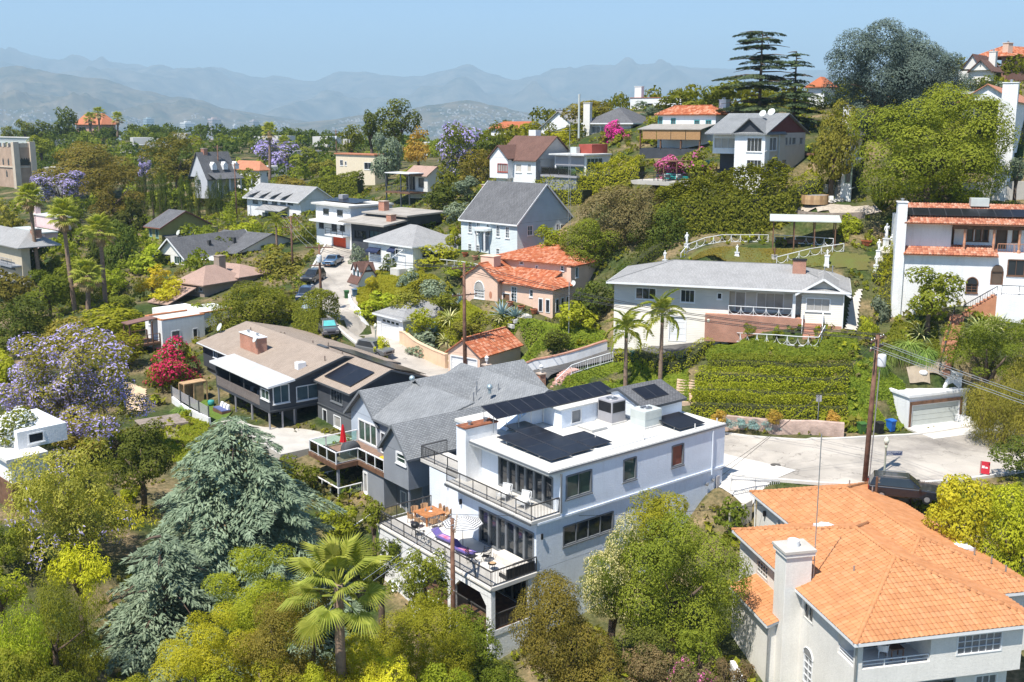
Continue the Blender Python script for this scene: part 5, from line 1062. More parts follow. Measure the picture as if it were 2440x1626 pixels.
# --- low grey-roofed house with the navy awnings
H=mk('awning_house','white single-storey house with pale grey roof and navy awnings',zC(500,1240),137,46,zC(195,0)[0],zC(820,0)[0],zC(0,1120)[1],M_stucco)
for a,b in(((205,1120),(240,1170)),((245,1125),(280,1175)),((350,1120),(395,1170))):H.win('L',zC(*a),zC(*b),None,M_white,gm=M_glass,awn=M_navy)
H.win('R',zC(560,1150),zC(620,1185),None,M_white,gm=M_glass,awn=M_navy)
H.hip(0,H.u1,0,H.v1,H.h,H.h+2.3,M_shgl,oh=.5,fascia=M_white); H.gable(2.5,H.u1+1,-1.5,5,H.h-.6,H.h+.9,M_shgl,'u',oh=.4,og=.3,wallm=M_stucco,fascia=M_white); H.rail([(-2.4,1.5,0),(-.5,1.5,.9),(-.5,3.2,.9)],M_white,bal=False,name='step_railing'); H.part('step_landing',MB().box(-1.3,0,1.4,3.4,-3,-.6),M_concl)
H.done()
# --- shingled playhouse-like garage with two dormers
H=mk('dormer_garage','small white garage with brown wood roof and two pointed dormers by the street',zC(130,1450),138,55,zC(70,0)[0],zC(260,0)[0],zC(0,1350)[1],M_white)
wr=H.h+2.2; H.gable(0,H.u1,0,H.v1,H.h,wr,M_shbr,'v',oh=.35,og=.3,wallm=M_white)
for v in(H.v1*.25,H.v1*.72):H.part('dormer',MB().prism([(v-.6,H.h+.3),(v+.6,H.h+.3),(v+.6,H.h+1.4),(v,H.h+2.3),(v-.6,H.h+1.4)],.3,2.5,'x'),M_white); H.part('dormer_pane',MB().box(.27,.3,v-.28,v+.28,H.h+.55,H.h+1.4),M_glassb); H.slab('dormer_roof',[[(.1,v-.75,H.h+1.25),(2.6,v-.75,H.h+1.25),(2.6,v,H.h+2.42),(.1,v,H.h+2.42)],[(2.6,v+.75,H.h+1.25),(.1,v+.75,H.h+1.25),(.1,v,H.h+2.42),(2.6,v,H.h+2.42)]],M_shbr,.08)
H.done()
# --- dark flat-roofed house and the white modern one with the red garage
H=mk('flat_roof_dark_house','dark low house under a wide weathered flat roof',zC(330,1120),152,44,zC(75,0)[0],zC(560,0)[0],zC(0,975)[1],M_char); H.win('L',zC(200,1000),zC(290,1060),None,M_black,nx=3,gm=M_glassb); H.win('L',zC(100,1000),zC(180,1060),None,M_black,nx=3,gm=M_glass)
rf=mat('weathered_roof',(.34,.31,.27),.9,.2,.5); H.slab('roof',[[(-1.6,-1,H.h+.3),(-1.6,H.v1+1.2,H.h+.3),(3.4,H.v1+1.2,H.h+.9),(3.4,-1,H.h+.9)]],rf,.25,uv=False); H.slab('upper_roof',[[(2.5,-1.5,H.h+1.5),(2.5,H.v1+.5,H.h+1.5),(H.u1+4,H.v1+.5,H.h+1.7),(H.u1+4,-1.5,H.h+1.7)]],rf,.25,uv=False); H.block(3,H.u1+3,-1,H.v1,H.h,H.h+1.4,M_char); H.chimney(.8,1.8,0.2,1.3,H.h,H.h+1.6,M_brick,pots=0,uv=True); H.chimney(5,6,H.v1-2,H.v1-.6,H.h,H.h+3.0,M_brick,pots=0,uv=True); H.done()
H=mk('red_garage_house','white modern house with flat roof, solar panels and a red garage door',(838,601),163,47,752,935,495,M_stucco); H.garage('L',(792,560),(826,600),None,mat('red_paint',(.62,.07,.02),.5,.08),rows=4)
for a,b in(((770,497),(784,512)),((803,500),(817,516)),((760,530),(772,545)),((790,530),(803,552)),((810,530),(822,552))):H.win('L',a,b,None,M_trim,gm=M_glass,nx=1)
H.slab('roof',[[(-.6,-.4,H.h+.3),(H.u1,-.4,H.h+.3),(H.u1,H.v1+.5,H.h+.3),(-.6,H.v1+.5,H.h+.3)]],M_roofw,.3,uv=False); H.box('canopy',-1.4,0,0,H.v1,H.h*.62,H.h*.66,M_stucco); solar(H,(2,1.5,H.h+.5),(0,1,0),(1,0,.1),6,2,1.6,1.7,legs=.15); H.rail([(-1.3,5.5,H.h*.36),(-1.3,.5,H.h*.36)],M_black,bal=False,rails=[.3,.6]); H.box('balcony_slab',-1.4,0,.3,5.6,H.h*.33,H.h*.36,M_white); H.part('roof_unit',MB().box(4,5.2,H.v1-2,H.v1-.8,H.h+.3,H.h+1.4),M_acg); H.done()
H=mk('dormer_white_house','white two-storey house with grey metal roof and row of shed dormers',(718,535),205,44,588,790,478,M_stucco)
for x in(602,625,648,668,685):H.win('L',(x,468+(x-600)*.04),(x+13,486+(x-600)*.04),None,M_trim,gm=M_glassb)
for x in(625,640,655,672):H.win('L',(x,506),(x+13,518),None,M_trim,gm=M_glassb)
H.win('L',(697,507),(706,522),None,M_white,gm=M_glass); H.win('R',(733,508),(743,524),None,M_white,gm=M_glassb)
H.gable(0,H.u1,0,H.v1,H.h,H.h+2.4,M_shgl,'v',oh=.8,og=.5,wallm=M_stucco,fascia=M_white)
for k in range(4):v=H.v1*(.28+.2*k); H.slab('dormer_roof',[[(-.9,v-.9,H.h+.5),(-.9,v+.9,H.h+.5),(2.2,v+.9,H.h+1.35),(2.2,v-.9,H.h+1.35)]],M_shgl,.12)
H.slab('porch_roof',[[(-2.4,4,H.h*.52),(-2.4,13,H.h*.52),(.1,13,H.h*.72),(.1,4,H.h*.72)]],M_shgl,.12); H.done()
# --- brown-roofed white house and its neighbour on the hill
H=mk('brown_roof_house','white house with brown gable roof and red framed windows on a stilted base',zC(1340,700),150,43,zC(1072,0)[0],zC(1605,0)[0],zC(0,520)[1],M_beige)  # beige body: shade on the right-hand gable side is put into the colour
H.b['u1']=H.u1; wbk=H.block(-.06,1.0,.0,H.v1,-.5,H.h,M_stucco,top=False)
for a,b,n in(((1203,547),(1243,607),1),((1282,547),(1310,607),1)):H.win('L',zC(*a),zC(*b),wbk,M_white,nx=n,gm=M_blind)
vb=H.vat(zC(1188,0)[0]); bb=H.block(-1.3,.2,vb,H.v1+.2,1.0,H.h+.2,M_stucco,top=False); H.win('L',zC(1078,545),zC(1178,606),bb,mat('red_frame',(.35,.06,.04),.5),nx=4,gm=M_glassl)
H.part('bracket',MB().prism([(-1.2,1.0),(.0,1.0),(.0,-1.5)],vb+.3,vb+.6),M_beige); H.gable(0,H.u1,0,H.v1,H.h,H.h+3.2,M_shbr,'v',oh=.4,og=.3,wallm=M_beige); H.gable(-1.3,4,vb,H.v1+.2,H.h+.2,H.h+1.9,M_shbr,'u',oh=.3,og=.3,wallm=M_stucco,ends=(1,0)); H.box('vent',H.u1*.5,H.u1*.5+1.2,4,5.4,H.h+2.5,H.h+4.2,M_white); H.done()
H=mk('sunroom_house','flat-roofed glass sunroom addition with grey shade and deck rail',zC(1680,700),146,45,zC(1470,0)[0],zC(1850,0)[0],zC(0,492)[1],M_stucco)
H.win('L',zC(1480,560),zC(1670,615),None,M_trim,nx=4,gm=M_glassg); H.win('R',zC(1688,510),zC(1795,590),None,M_white,nx=4,ny=2,gm=M_glassb,panes=False); H.part('roller_shade',MB().box(-.1,-.04,.3,H.v1-.2,H.h*.66,H.h-.1),M_acg)
H.slab('roof',[[(-.8,-.3,H.h+.2),(H.u1,-.3,H.h+.2),(H.u1,H.v1+.5,H.h+.2),(-.8,H.v1+.5,H.h+.2)]],mat('pale_grey_roof',(.55,.55,.53),.8),.22,uv=False); H.box('deck',-2.2,0,-.2,H.v1+.8,1.2,1.5,M_acg); H.rail([(-2.1,H.v1+.7,1.5),(-2.1,0,1.5)],M_black,bal=False,glass=M_clear); H.box('deck_skirt',-2.0,0,0,H.v1+.6,-3,1.2,M_greyp); H.box('red_roof_box',3,6.5,1.5,4,H.h+.2,H.h+1.5,mat('red_brown_paint',(.32,.07,.05),.6)); H.part('roof_unit',MB().box(2,2.8,3.6,4.8,H.h+.2,H.h+1.1),M_acl); H.done()
# --- hilltop row
H=mk('grey_hip_house','pale house with grey hip roof and boarded window behind the magenta bougainvillea',zC(1985,445),172,30,zC(1690,0)[0],zC(2150,0)[0],zC(0,275)[1],M_cream)
H.h=H.h
for a,b,n,g in(((1695,290),(1780,345),3,M_blind),((1785,290),(1825,345),2,M_blind),((1700,400),(1730,440),1,M_glass)):H.win('L',zC(*a),zC(*b),None,M_white,nx=n,gm=g)
for a,b,g in(((2000,285),(2022,342),M_blind),((2026,285),(2092,342),mat('plywood',(.48,.27,.13),.8,.2)),((2096,285),(2140,342),M_blind)):H.win('R',zC(*a),zC(*b),None,M_white,gm=g)
H.hip(0,H.u1,0,H.v1,H.h,H.h+2.6,M_shd,oh=.7,fascia=M_white); H.chimney(-.9,0,H.v1-.9,H.v1+.3,0,H.h+3.4,M_cream,pots=0); H.done()
H=mk('terracotta_white_house','white Spanish house with terracotta roof and turquoise framed windows',zD(240,960),150,40,1568,1736,zD(0,790)[1],M_stucco,below=4)
for a,b in(((100,822),(133,885)),((178,822),(213,885)),((-150,800),(-120,870)),((-60,810),(-30,865))):H.win('L',zD(*a),zD(*b),None,M_teal,gm=M_glassb,nx=2)
H.win('R',zD(262,820),zD(283,887),None,M_white,gm=M_blind); H.hip(0,H.u1,0,H.v1,H.h,H.h+1.3,und2,oh=.4,t=.1,tile=M_tileP); H.chimney(3,4.2,.1,1.2,0,H.h+2.2,M_stucco,pots=1)
H.slab('awning_roof',[[(-4,0,1.6),(-4,H.v1+1,1.6),(0,H.v1+1,2.3),(0,0,2.3)]],mat('grey_awning',(.30,.28,.25),.8),.12,uv=False); H.block(-3.6,0,.2,H.v1+.8,-4,-1.2,M_char)
for v in(.3,H.v1*.35,H.v1*.7,H.v1+.6):H.box('porch_post',-3.7,-3.5,v,v+.2,-1.2,1.6,M_wood)
for k in range(4):H.part('bamboo_shade',MB().box(-3.85,-3.8,H.v1*.25*k+.25,H.v1*.25*(k+1)+.15,.1,1.5),mat('bamboo',(.38,.22,.10),.8,.25,8))
H.done()
H=mk('hill_stucco_house','white two-storey stucco house on the hill, its shaded side coloured beige, grey gabled roof',zD(572,1245),127,40,zD(380,0)[0],zD(860,0)[0],zD(0,912)[1],M_beige)
wb=H.block(-.08,1.2,-.02,H.v1,-2,H.h,M_stucco,top=False)  # white front skin; the beige behind carries the right side's shade as colour
for a,b in(((460,942),(560,1040)),((457,1092),(556,1178))):H.win('L',zD(*a),zD(*b),wb,M_white,nx=4,gm=M_glass)
for a,b,n in(((580,942),(660,1030),3),((600,1092),(632,1155),1),((696,1092),(726,1153),1),((722,938),(738,995),1),((748,938),(762,993),1),((768,940),(792,990),1),((818,940),(840,988),1)):H.win('R',zD(*a),zD(*b),H.b,M_white if n>1 else M_beige,nx=n,gm=M_blind)
lwv=H.vat(zD(228,0)[0],1.0,H.h); lx=H.block(1.0,7,H.v1,lwv,H.h*.56,H.h,M_stucco,top=False); H.win('L',zD(235,942),zD(380,1018),lx,M_white,nx=3,gm=M_glassl)
H.block(3,8,H.v1,lwv,-2,H.h*.56,M_char,top=False)
H.gable(0,H.u1,-.0,lwv,H.h,H.h+2.3,M_shg,'v',oh=.5,og=.4,wallm=mat('dark_red_gable',(.16,.05,.045),.7)); H.gable(-.1,5,.0,H.v1,H.h,H.h+1.7,M_shg,'u',oh=.3,og=.4,wallm=M_char,ends=(1,0)); dish(H,3.2,H.v1*.5,H.h+1.8,.45); dish(H,5.5,2,H.h+2.0,.5)
H.part('drainpipe',MB().tube([(3.6,-.12,H.h),(3.6,-.12,2),(3.3,-.12,1.6),(3.3,-.12,-1)],.08,6),M_acl); H.rail([(H.u1,-1.2,H.h*.55),(H.u1+2.2,-1.2,H.h*.55)],M_wood,bal=True,gap=.25); H.box('side_porch',H.u1,H.u1+2.2,-1.3,3,H.h*.5,H.h*.55,M_wood); H.done(); HILL=H
H=mk('green_trim_house','narrow white house with green framed windows above an open garage',zD(1165,1390),126,25,zD(1110,0)[0],zD(1345,0)[0],zD(0,1100)[1],M_stucco,below=1)
H.win('R',zD(1175,1130),zD(1240,1265),None,mat('sage_green_paint',(.22,.33,.24),.5),gm=M_glass,sill=False); H.win('R',zD(1245,1130),zD(1310,1258),None,mat('sage_green_paint',(.22,.33,.24)),gm=M_glass,sill=False); H.win('L',zD(1135,1130),zD(1172,1255),None,mat('sage_green_paint',(.22,.33,.24)),gm=M_glass,sill=False); H.win('R',zD(1172,1290),zD(1300,1388),None,M_white,gm=M_dark,sill=False,name='open_garage')
H.slab('mid_roof',[[(-.4,-.4,H.h+.15),(H.u1,-.4,H.h+.15),(H.u1,H.v1+.3,H.h+.15),(-.4,H.v1+.3,H.h+.15)]],M_white,.2,uv=False); H.rail([(-.2,H.v1,H.h+.15),(-.2,0,H.h+.15)],M_acl,bal=False,h=.9); h2=H.wat(zD(0,945)[1],1.5,0); H.block(1.0,H.u1,.5,H.v1+1,H.h+.15,h2,M_stucco,top=False); H.hip(1,H.u1,.5,H.v1+1,h2,h2+1.2,M_shd,oh=.5); H.chimney(1.8,2.7,.8,1.7,h2,h2+3.6,M_stucco,pots=1); H.done()
# --- white Spanish house at the right edge, its garage and stairs
H=House('white_spanish_house','large white Spanish house with clay tile eaves, arched windows and balcony at right','house',at(2445,745,98.5),14,0); SPAN=H
vL=H.vat(2152,0,4); hT=H.wat(zB(0,100)[1],0,vL/2)
lw=H.block(0,12,0,vL,-3,H.wat(zB(0,290)[1],0,vL*.6),M_stucco,top=True); vm=H.vat(zB(2140,0)[0])
for a,b in(((1958,505),(2032,570)),):aw=H.win('L',zB(*a),zB(*b),lw,M_wood,nx=2,ny=3,gm=M_glass,panes=False)
h_=lw['L'][-1]; ca,ra=(h_[0]+h_[1])/2,(h_[1]-h_[0])/2; H.part('arch_head',MB().prism([(ca+ra*cos(t),h_[3]-.02+ra*1.2*sin(t)) for t in np.linspace(0,pi,13)],-.06,.02,'x'),M_glass,aw); H.part('arch_trim',MB().tube([(-.06,ca+ra*cos(t),h_[3]+ra*1.2*sin(t)) for t in np.linspace(0,pi,13)],.07,6),M_wood,aw)
H.win('L',zB(2245,340),zB(2353,455),lw,M_wood,nx=2,gm=M_glass); H.win('L',zB(2245,640),zB(2353,690),lw,M_white,gm=M_glassl)
dr=H.win('L',zB(2130,420),zB(2205,515),lw,M_wood,gm=M_doorpaint,sill=False,name='arched_door',panes=False); h_=lw['L'][-1]; ca,ra=(h_[0]+h_[1])/2,(h_[1]-h_[0])/2; H.part('arch_head',MB().prism([(ca+ra*cos(t),h_[3]-.02+ra*1.2*sin(t)) for t in np.linspace(0,pi,13)],-.05,.02,'x'),M_doorpaint,dr)
w1=lw['w1']; ub=H.block(2.2,12,0,vL,w1,hT,M_stucco,top=False)
for a,b in(((1795,135),(1865,218)),((2155,148),(2228,240))):H.win('L',(H.vat(zB(a[0],0)[0],2.2,w1),hT-.5),(H.vat(zB(b[0],0)[0],2.2,w1),w1+.2),ub,M_wood,gm=M_doorpaint,raw=True,sill=False,name='louvred_door')
for a in(1955,2010,2060,2265):H.win('L',(H.vat(zB(a,0)[0],2.2,w1),hT-.6),(H.vat(zB(a+42,0)[0],2.2,w1),w1+.9),ub,M_wood,gm=M_glass,raw=True)
H.box('loggia_beam',.1,.4,0,vL*.62,hT-.5,hT-.15,M_wood)
for x in(1940,2140,2315):v=H.vat(zB(x,0)[0],.2,w1); H.part('turned_column',MB().lathe([(.16,0),(.16,.2),(.09,.35),(.14,.9),(.09,1.4),(.14,1.9),(.1,2.3),(.18,hT-w1-.5)],(.25,v,w1),10),mat('terracotta_column',(.5,.25,.15),.8))
q=[(-.5,vL+.1,w1-.25),(-.5,vm,w1-.25),(1.3,vm,w1+.55),(1.3,vL+.1,w1+.55)]; o=H.slab('tile_skirt',[q],und2,.1); H.tiles(q,M_tileD,parent=o,nobj=90,tw=.26)
H.block(.9,2.2,vL*.62,vL,w1,hT,M_stucco,top=False)
H.rail([(.3,vm,w1),(.3,0,w1)],mat('terracotta_column',(.5,.25,.15)),gap=.22,h=.9,name='loggia_rail')
q=[(-.3,vL+.2,hT+.05),(-.3,-.5,hT+.05),(4.5,-.5,hT+1.6),(4.5,vL+.2,hT+1.6)]; o=H.slab('roof',[q],und2,.1); H.tiles(q,M_tileD,parent=o,nobj=120,tw=.26)
solar(H,(.9,0.2,hT+.75),(0,1,0),(1,0,.32),8,1,1.5,1.9,legs=0)
H.chimney(-.3,.9,vL,vL+.9,-1,hT+2.0,M_stucco,pots=1); H.part('roof_unit',MB().box(3.4,4.4,3.5,5.2,hT+1.5,hT+2.3),M_acl)
# entry stair and landing
H.part('landing',MB().box(-2.2,0,vm-3.5,vm+.2,-3,2.0),M_stucco); H.rail([(-2.1,vm-.2,2.0),(-2.1,vm-3.3,2.0)],M_black,gap=.2,h=.9)
for i in range(9):H.part('stair_step',MB().box(-2.2,-.9,vm+.2+i*.32,vm+.52+i*.32,-3,1.8-.22*i),mat('terracotta_step',(.45,.20,.11),.8,.15))
H.rail([(-2.1,vm+.2,1.9),(-2.1,vm+3.1,-.1)],M_black,gap=.25,h=.9,name='stair_rail'); H.done()
H=House('hillside_garage','white garage with brown framed pale door set into the slope by the street','garage',at(*zB(1555,1495),90),70,0); hh=H.wat(zB(0,1285)[1]); u1=H.uat(zB(1950,0)[0]); b=H.block(0,u1,0,6,-1,hh,M_stucco); o=H.garage('R',(.3,hh-.75),(u1-.8,.02),b,M_acl,rows=4,raw=True)
H.part('door_surround',MB().box(.1,.3,-.08,.0,0,hh-.5).box(u1-.8,u1-.55,-.08,0,0,hh-.5).box(.1,u1-.55,-.08,0,hh-.75,hh-.45),M_wood); H.part('parapet',MB().box(-.15,u1+.1,-.15,.2,hh,hh+.25).box(-.15,.2,.2,6,hh,hh+.25),M_stucco); H.part('apron',MB().box(-.2,u1+1,-3.6,-.1,-.4,.1),M_concl); H.done()
# --- far right and hilltop
H=mk('edge_white_building','tall white stucco building with big chimney at the right edge',zD(2230,1290),117,30,zD(2180,0)[0],2520,zD(0,690)[1],M_stucco)
H.win('R',zD(2285,1045),zD(2345,1105),None,M_white,gm=M_glass); H.win('R',zD(2335,870),zD(2353,985),None,M_white,gm=M_glassb); H.chimney(-.6,.9,-.4,1.2,2,H.wat(zD(0,570)[1]),M_stucco,pots=1)
H.gable(0,H.u1,0,H.v1+4,H.h,H.h+1.8,M_tileD,'u',oh=.3,t=.1,wallm=M_stucco); H.done()
H=mk('glass_hill_house','low modern glass house with flat roof behind the big green tree',zD(2215,760),133,40,zD(1935,0)[0],zD(2260,0)[0],zD(0,640)[1],M_trim); H.win('L',(H.v1-.4,H.h-.3),(.3,1),None,M_trim,nx=5,gm=M_glassb,raw=True); H.slab('roof',[[(-1,-1,H.h+.3),(H.u1,-1,H.h+.3),(H.u1,H.v1+1,H.h+.3),(-1,H.v1+1,H.h+.3)]],M_acl,.3,uv=False); H.done()
H=mk('twin_gable_house','white cottage with twin steep gables and chimney on the hilltop',zD(2120,520),160,40,zD(1900,0)[0],zD(2150,0)[0],zD(0,480)[1],M_cream,below=6); hh=H.h; H.b['u0']=.5
H.gable(0,7,0,H.v1*.62,hh,H.wat(zD(0,412)[1]),M_shbr,'u',wallm=M_cream,oh=.35,og=.3); H.gable(2,9,H.v1*.38,H.v1,hh+.3,H.wat(zD(0,365)[1]),M_shbr,'u',wallm=M_cream,oh=.35,og=.3); H.chimney(4,5,.5,1.5,0,H.wat(zD(0,372)[1])+.6,M_cream,pots=1)
H.part('vent',MB().box(-.05,.02,H.v1*.29,H.v1*.33,hh+.6,hh+1.6),M_blind); H.done()
H=mk('brown_tower_house','brown stucco house with red tile roof at the top right corner',zD(2230,498),170,60,zD(2225,0)[0]-6,2520,zD(0,390)[1],mat('brown_stucco',(.30,.16,.12),.9,.1),below=5); H.hip(0,H.u1,0,max(H.v1,6),H.h,H.h+1.8,und2,t=.1,tile=M_tileP,oh=.5); H.chimney(.6,1.8,.4,1.4,1,H.h+2.2,mat('pink_stucco',(.6,.4,.3)),pots=1); H.done()
H=mk('ridge_white_house','boxy white house with tall chimney on the ridge skyline',(1622,262),195,30,1502,1640,233,M_stucco,below=8); H.chimney(1.5,2.8,H.v1-1.6,H.v1-.2,0,H.wat(220,2,H.v1)+1,M_stucco,pots=0); H.win('L',(H.v1*.7,1.2),(H.v1*.55,-.4),None,M_trim,raw=True); H.slab('roof',[[(-.1,-.1,H.h+.12),(H.u1,-.1,H.h+.12),(H.u1,H.v1+.1,H.h+.12),(-.1,H.v1+.1,H.h+.12)]],und2,.12); H.done()
H=mk('ridge_tile_house','low white house with red tile roof half hidden by trees on the ridge',(1235,322),225,40,1170,1300,306,M_stucco,below=6); H.gable(0,H.u1,0,H.v1,H.h,H.h+1.3,M_tileP,'v',oh=.5,wallm=M_stucco); H.win('L',(1193,312),(1199,319),None,M_white); H.win('L',(1205,312),(1211,319),None,M_white); H.done()
H=mk('cedar_tile_house','white house with red tile roof glimpsed between the two big cedars',zD(985,660),165,40,zD(880,0)[0],zD(1060,0)[0],zD(0,600)[1],M_stucco,below=6); H.hip(0,H.u1,0,H.v1,H.h,H.h+1.6,M_tileP,oh=.5); H.done()
H=mk('grey_gable_roof_house','pale house with light grey gable roof left of the round tree',(1375,330),195,40,1290,1415,305,M_stucco,below=6); H.gable(0,H.u1,0,H.v1,H.h,H.h+3,M_shgl,'u',oh=.6,wallm=M_stucco); H.chimney(2,3,H.v1-3,H.v1-2,0,H.h+3.3,M_greyp,pots=1); H.done()
# --- left side
H=mk('cream_villa','cream stucco house with low tile parapet behind the grey-green tree',zC(240,650),232,44,800,920,zC(0,490)[1],mat('butter_stucco',(.70,.60,.44),.9,.05),below=4)
for a,b in(((0,520),(22,560)),((33,530),(47,560)),((165,537),(220,588))):H.win('L',zC(*a),zC(*b),None,M_white,gm=M_glass,nx=2)
H.slab('parapet',[[(-.3,-.3,H.h+.25),(H.u1,-.3,H.h+.25),(H.u1,H.v1+.3,H.h+.25),(-.3,H.v1+.3,H.h+.25)]],M_tileP,.25); H.done()
H=mk('stilt_deck_house','house with tan roof and dark railed deck on stilts among shrubs',zC(600,740),190,44,968,1060,zC(0,625)[1],M_cream,below=0)
H.win('L',(6.5,H.h-.4),(3.5,.2),None,M_trim,nx=2,raw=True); H.win('L',(2.5,H.h-.6),(1,.8),None,M_trim,raw=True); H.gable(0,H.u1,0,H.v1,H.h,H.h+1.4,M_shp,'v',oh=.5,wallm=M_cream); H.block(.5,H.u1,0,H.v1,-9,0,M_cream); H.slab('deck_cover',[[(-3.6,1,H.h+.4),(-3.6,H.v1+2,H.h+.4),(0,H.v1+2,H.h+.4),(0,1,H.h+.4)]],M_white,.15,uv=False); H.box('deck',-3.5,0,1,H.v1+2,-.3,0,M_wood); H.rail([(-3.4,H.v1+1.9,0),(-3.4,1.1,0)],M_dgrey,gap=.35)
for v in(1.2,H.v1*.6,H.v1+1.8):H.box('deck_post',-3.4,-3.2,v,v+.2,-8,H.h+.3,M_dgrey)
H.done()
H=mk('olive_house','olive green two-storey house with brown edged grey gable roof',zE(1110,250),178,40,zE(1012,0)[0],zE(1420,0)[0],zE(0,118)[1],mat('olive_stucco',(.30,.27,.10),.9,.07),below=2)
for a,b in(((1020,115),(1042,185)),((1062,122),(1085,195))):H.win('L',zE(*a),zE(*b),None,mat('teal_frame',(.25,.42,.36),.6),gm=M_glassb)
H.win('R',zE(1288,122),zE(1320,155),None,M_white,nx=2,gm=M_glassb); H.gable(0,H.u1,0,H.v1,H.h,H.h+2.4,M_shd,'v',oh=.6,og=.6,wallm=mat('olive_stucco',(.3,.27,.1)),fascia=mat('brown_fascia',(.22,.09,.06),.7)); H.slab('skirt_roof',[[(.2,-1.8,H.h*.42),(H.u1+.5,-1.8,H.h*.42),(H.u1+.5,0,H.h*.56),(.2,0,H.h*.56)]],M_shd,.12); dish(H,2.5,-1.4,H.h*.5,.5); H.box('chimney',H.u1,H.u1+1.6,-.8,.6,0,H.h*.8,mat('olive_stucco',(.3,.27,.1))); H.done()
H=mk('charcoal_roof_house','long low house with charcoal gable roof and cream gable end',zE(1265,410),160,32,zE(1165,0)[0],610,zE(0,320)[1],M_cream,below=2); H.win('L',zE(1190,305),zE(1245,375),None,M_white,nx=3,gm=M_glassg); H.win('R',zE(1295,350),zE(1340,395),None,M_white,nx=2,gm=M_glassg)
H.gable(0,H.u1,0,H.v1+3,H.h,H.h+2.6,M_shd,'u',oh=.6,og=.6,wallm=M_cream,fascia=M_white); H.gable(8,24,-3,8,H.h-.2,H.h+2.2,M_shd,'v',oh=.4,wallm=M_cream)
H.slab('shade_sail',[[(2,-.3,H.h-.6),(7,-.4,H.h-.3),(5.5,-3,H.h-1.2)]],M_white,.03,uv=False)
for u,v in((6,1),(11,.6),(15,2)):H.part('roof_vent',MB().box(u,u+.5,v,v+.4,H.h+1,H.h+1.9),M_shd)
H.done()
H=mk('taupe_house','taupe two-storey house with pinkish brown hip roofs',zE(1400,620),143,34,zE(1270,0)[0],zE(1650,0)[0],zE(0,520)[1],mat('taupe_stucco',(.30,.24,.19),.9,.08),below=2)
for a,b in(((1282,490),(1296,545)),((1333,510),(1349,560)),((1360,530),(1385,560))):H.win('L',zE(*a),zE(*b),None,M_beige,gm=M_glass)
H.hip(0,H.u1,0,H.v1*1.3,H.h,H.h+2.2,M_shp,oh=.7); H.block(6,12,-.5,9,0,H.h+.4,mat('taupe_stucco',(.3,.24,.19))); H.hip(6,12,-.5,9,H.h+.4,H.h+1.7,M_shp,oh=.6); H.chimney(5,6.2,2.5,3.7,H.h,H.h+3.4,mat('taupe_stucco',(.3,.24,.19)),pots=0); H.slab('lower_roof',[[(-5.5,1,.1),(-5.5,H.v1+1.5,.1),(0,H.v1+1.5,2.0),(0,1,2.0)]],M_shp,.15); H.block(-5,0,1.3,H.v1+1,-3,.0,mat('taupe_stucco',(.3,.24,.19))); H.done()
H=mk('white_flat_house','white flat-roofed house with orange tile coping and wooden deck',zE(1115,930),124,44,zE(990,0)[0],zE(1395,0)[0],zE(0,760)[1],M_stucco,below=5)
H.win('R',zE(1172,832),zE(1237,918),None,M_white,gm=M_blind); H.win('R',zE(1318,815),zE(1355,890),None,M_white,gm=M_glass); H.win('L',zE(1015,750),zE(1035,790),None,M_white,gm=M_glassb)
H.slab('roof',[[(.25,.25,H.h-.1),(H.u1,.25,H.h-.1),(H.u1,H.v1,H.h-.1),(.25,H.v1,H.h-.1)]],M_roofw,.2,uv=False); H.block(H.u1,H.u1+6,2.2,H.v1+4,-5,H.h-.3,M_stucco); H.block(4,H.u1+3,H.v1,H.v1+6,-5,H.h-.2,M_stucco); cop=mat('orange_coping',(.55,.22,.10),.8,.1); H.edge('coping',[(H.u1+.1,.15,H.h+.05),(.15,.15,H.h+.05),(.15,H.v1,H.h+.05),(H.u1,H.v1,H.h+.05)],cop,.32,.14,dz=0); H.edge('coping',[(H.u1,2.3,H.h-.2),(H.u1+6,2.3,H.h-.2)],cop,.3,.14,dz=0)
vd=H.v1*.9; H.box('deck',-5,0,.4,vd,.2,.45,M_wood); H.rail([(-.1,.5,.45),(-4.9,.5,.45),(-4.9,vd,.45),(-.1,vd,.45)],M_wood,bal=False,rails=[.3,.6],post=1.6,th=.12)
H.slab('pergola_roof',[[(-3.8,1,3.1),(-3.8,vd-1,3.1),(0,vd-1,3.4),(0,1,3.4)]],mat('brown_roofing',(.20,.11,.09),.8),.12,uv=False)
for u,v in((-3.6,1.2),(-3.6,vd-1.2),(-4.8,.6),(-4.8,vd-.2),(-1,.6)):H.box('post',u,u+.15,v,v+.15,-6,3.1 if u>-4 else.2,M_wood)
H.done()
H=mk('pale_pink_house','pale pink stepped house with flat grey roof among trees at left',zE(320,345),188,44,zE(115,0)[0],zE(395,0)[0],zE(0,165)[1],mat('pale_pink_stucco',(.68,.50,.48),.9,.06),below=2)
for a,b,n in(((190,178),(288,220),3),((215,280),(298,312),2)):H.win('L',zE(*a),zE(*b),None,M_white,gm=M_glass,nx=n)
H.win('R',zE(335,278),zE(385,340),None,M_white,gm=M_glass); H.slab('roof',[[(-.6,-.3,H.h+.3),(H.u1,-.3,H.h+.3),(H.u1,H.v1+.4,H.h+.3),(-.6,H.v1+.4,H.h+.3)]],M_acl,.25,uv=False); H.block(3,H.u1+3,1,H.v1-1,H.h+.3,H.h+2.6,mat('pale_pink_stucco',(.68,.5,.48))); H.slab('upper_roof',[[(2.8,.8,H.h+2.8),(H.u1+3.2,.8,H.h+2.8),(H.u1+3.2,H.v1-.8,H.h+2.8),(2.8,H.v1-.8,H.h+2.8)]],M_roofw,.2,uv=False); H.chimney(3,4,H.v1-2,H.v1-1,H.h,H.h+4.5,mat('pale_pink_stucco',(.68,.5,.48)),pots=0); H.done()
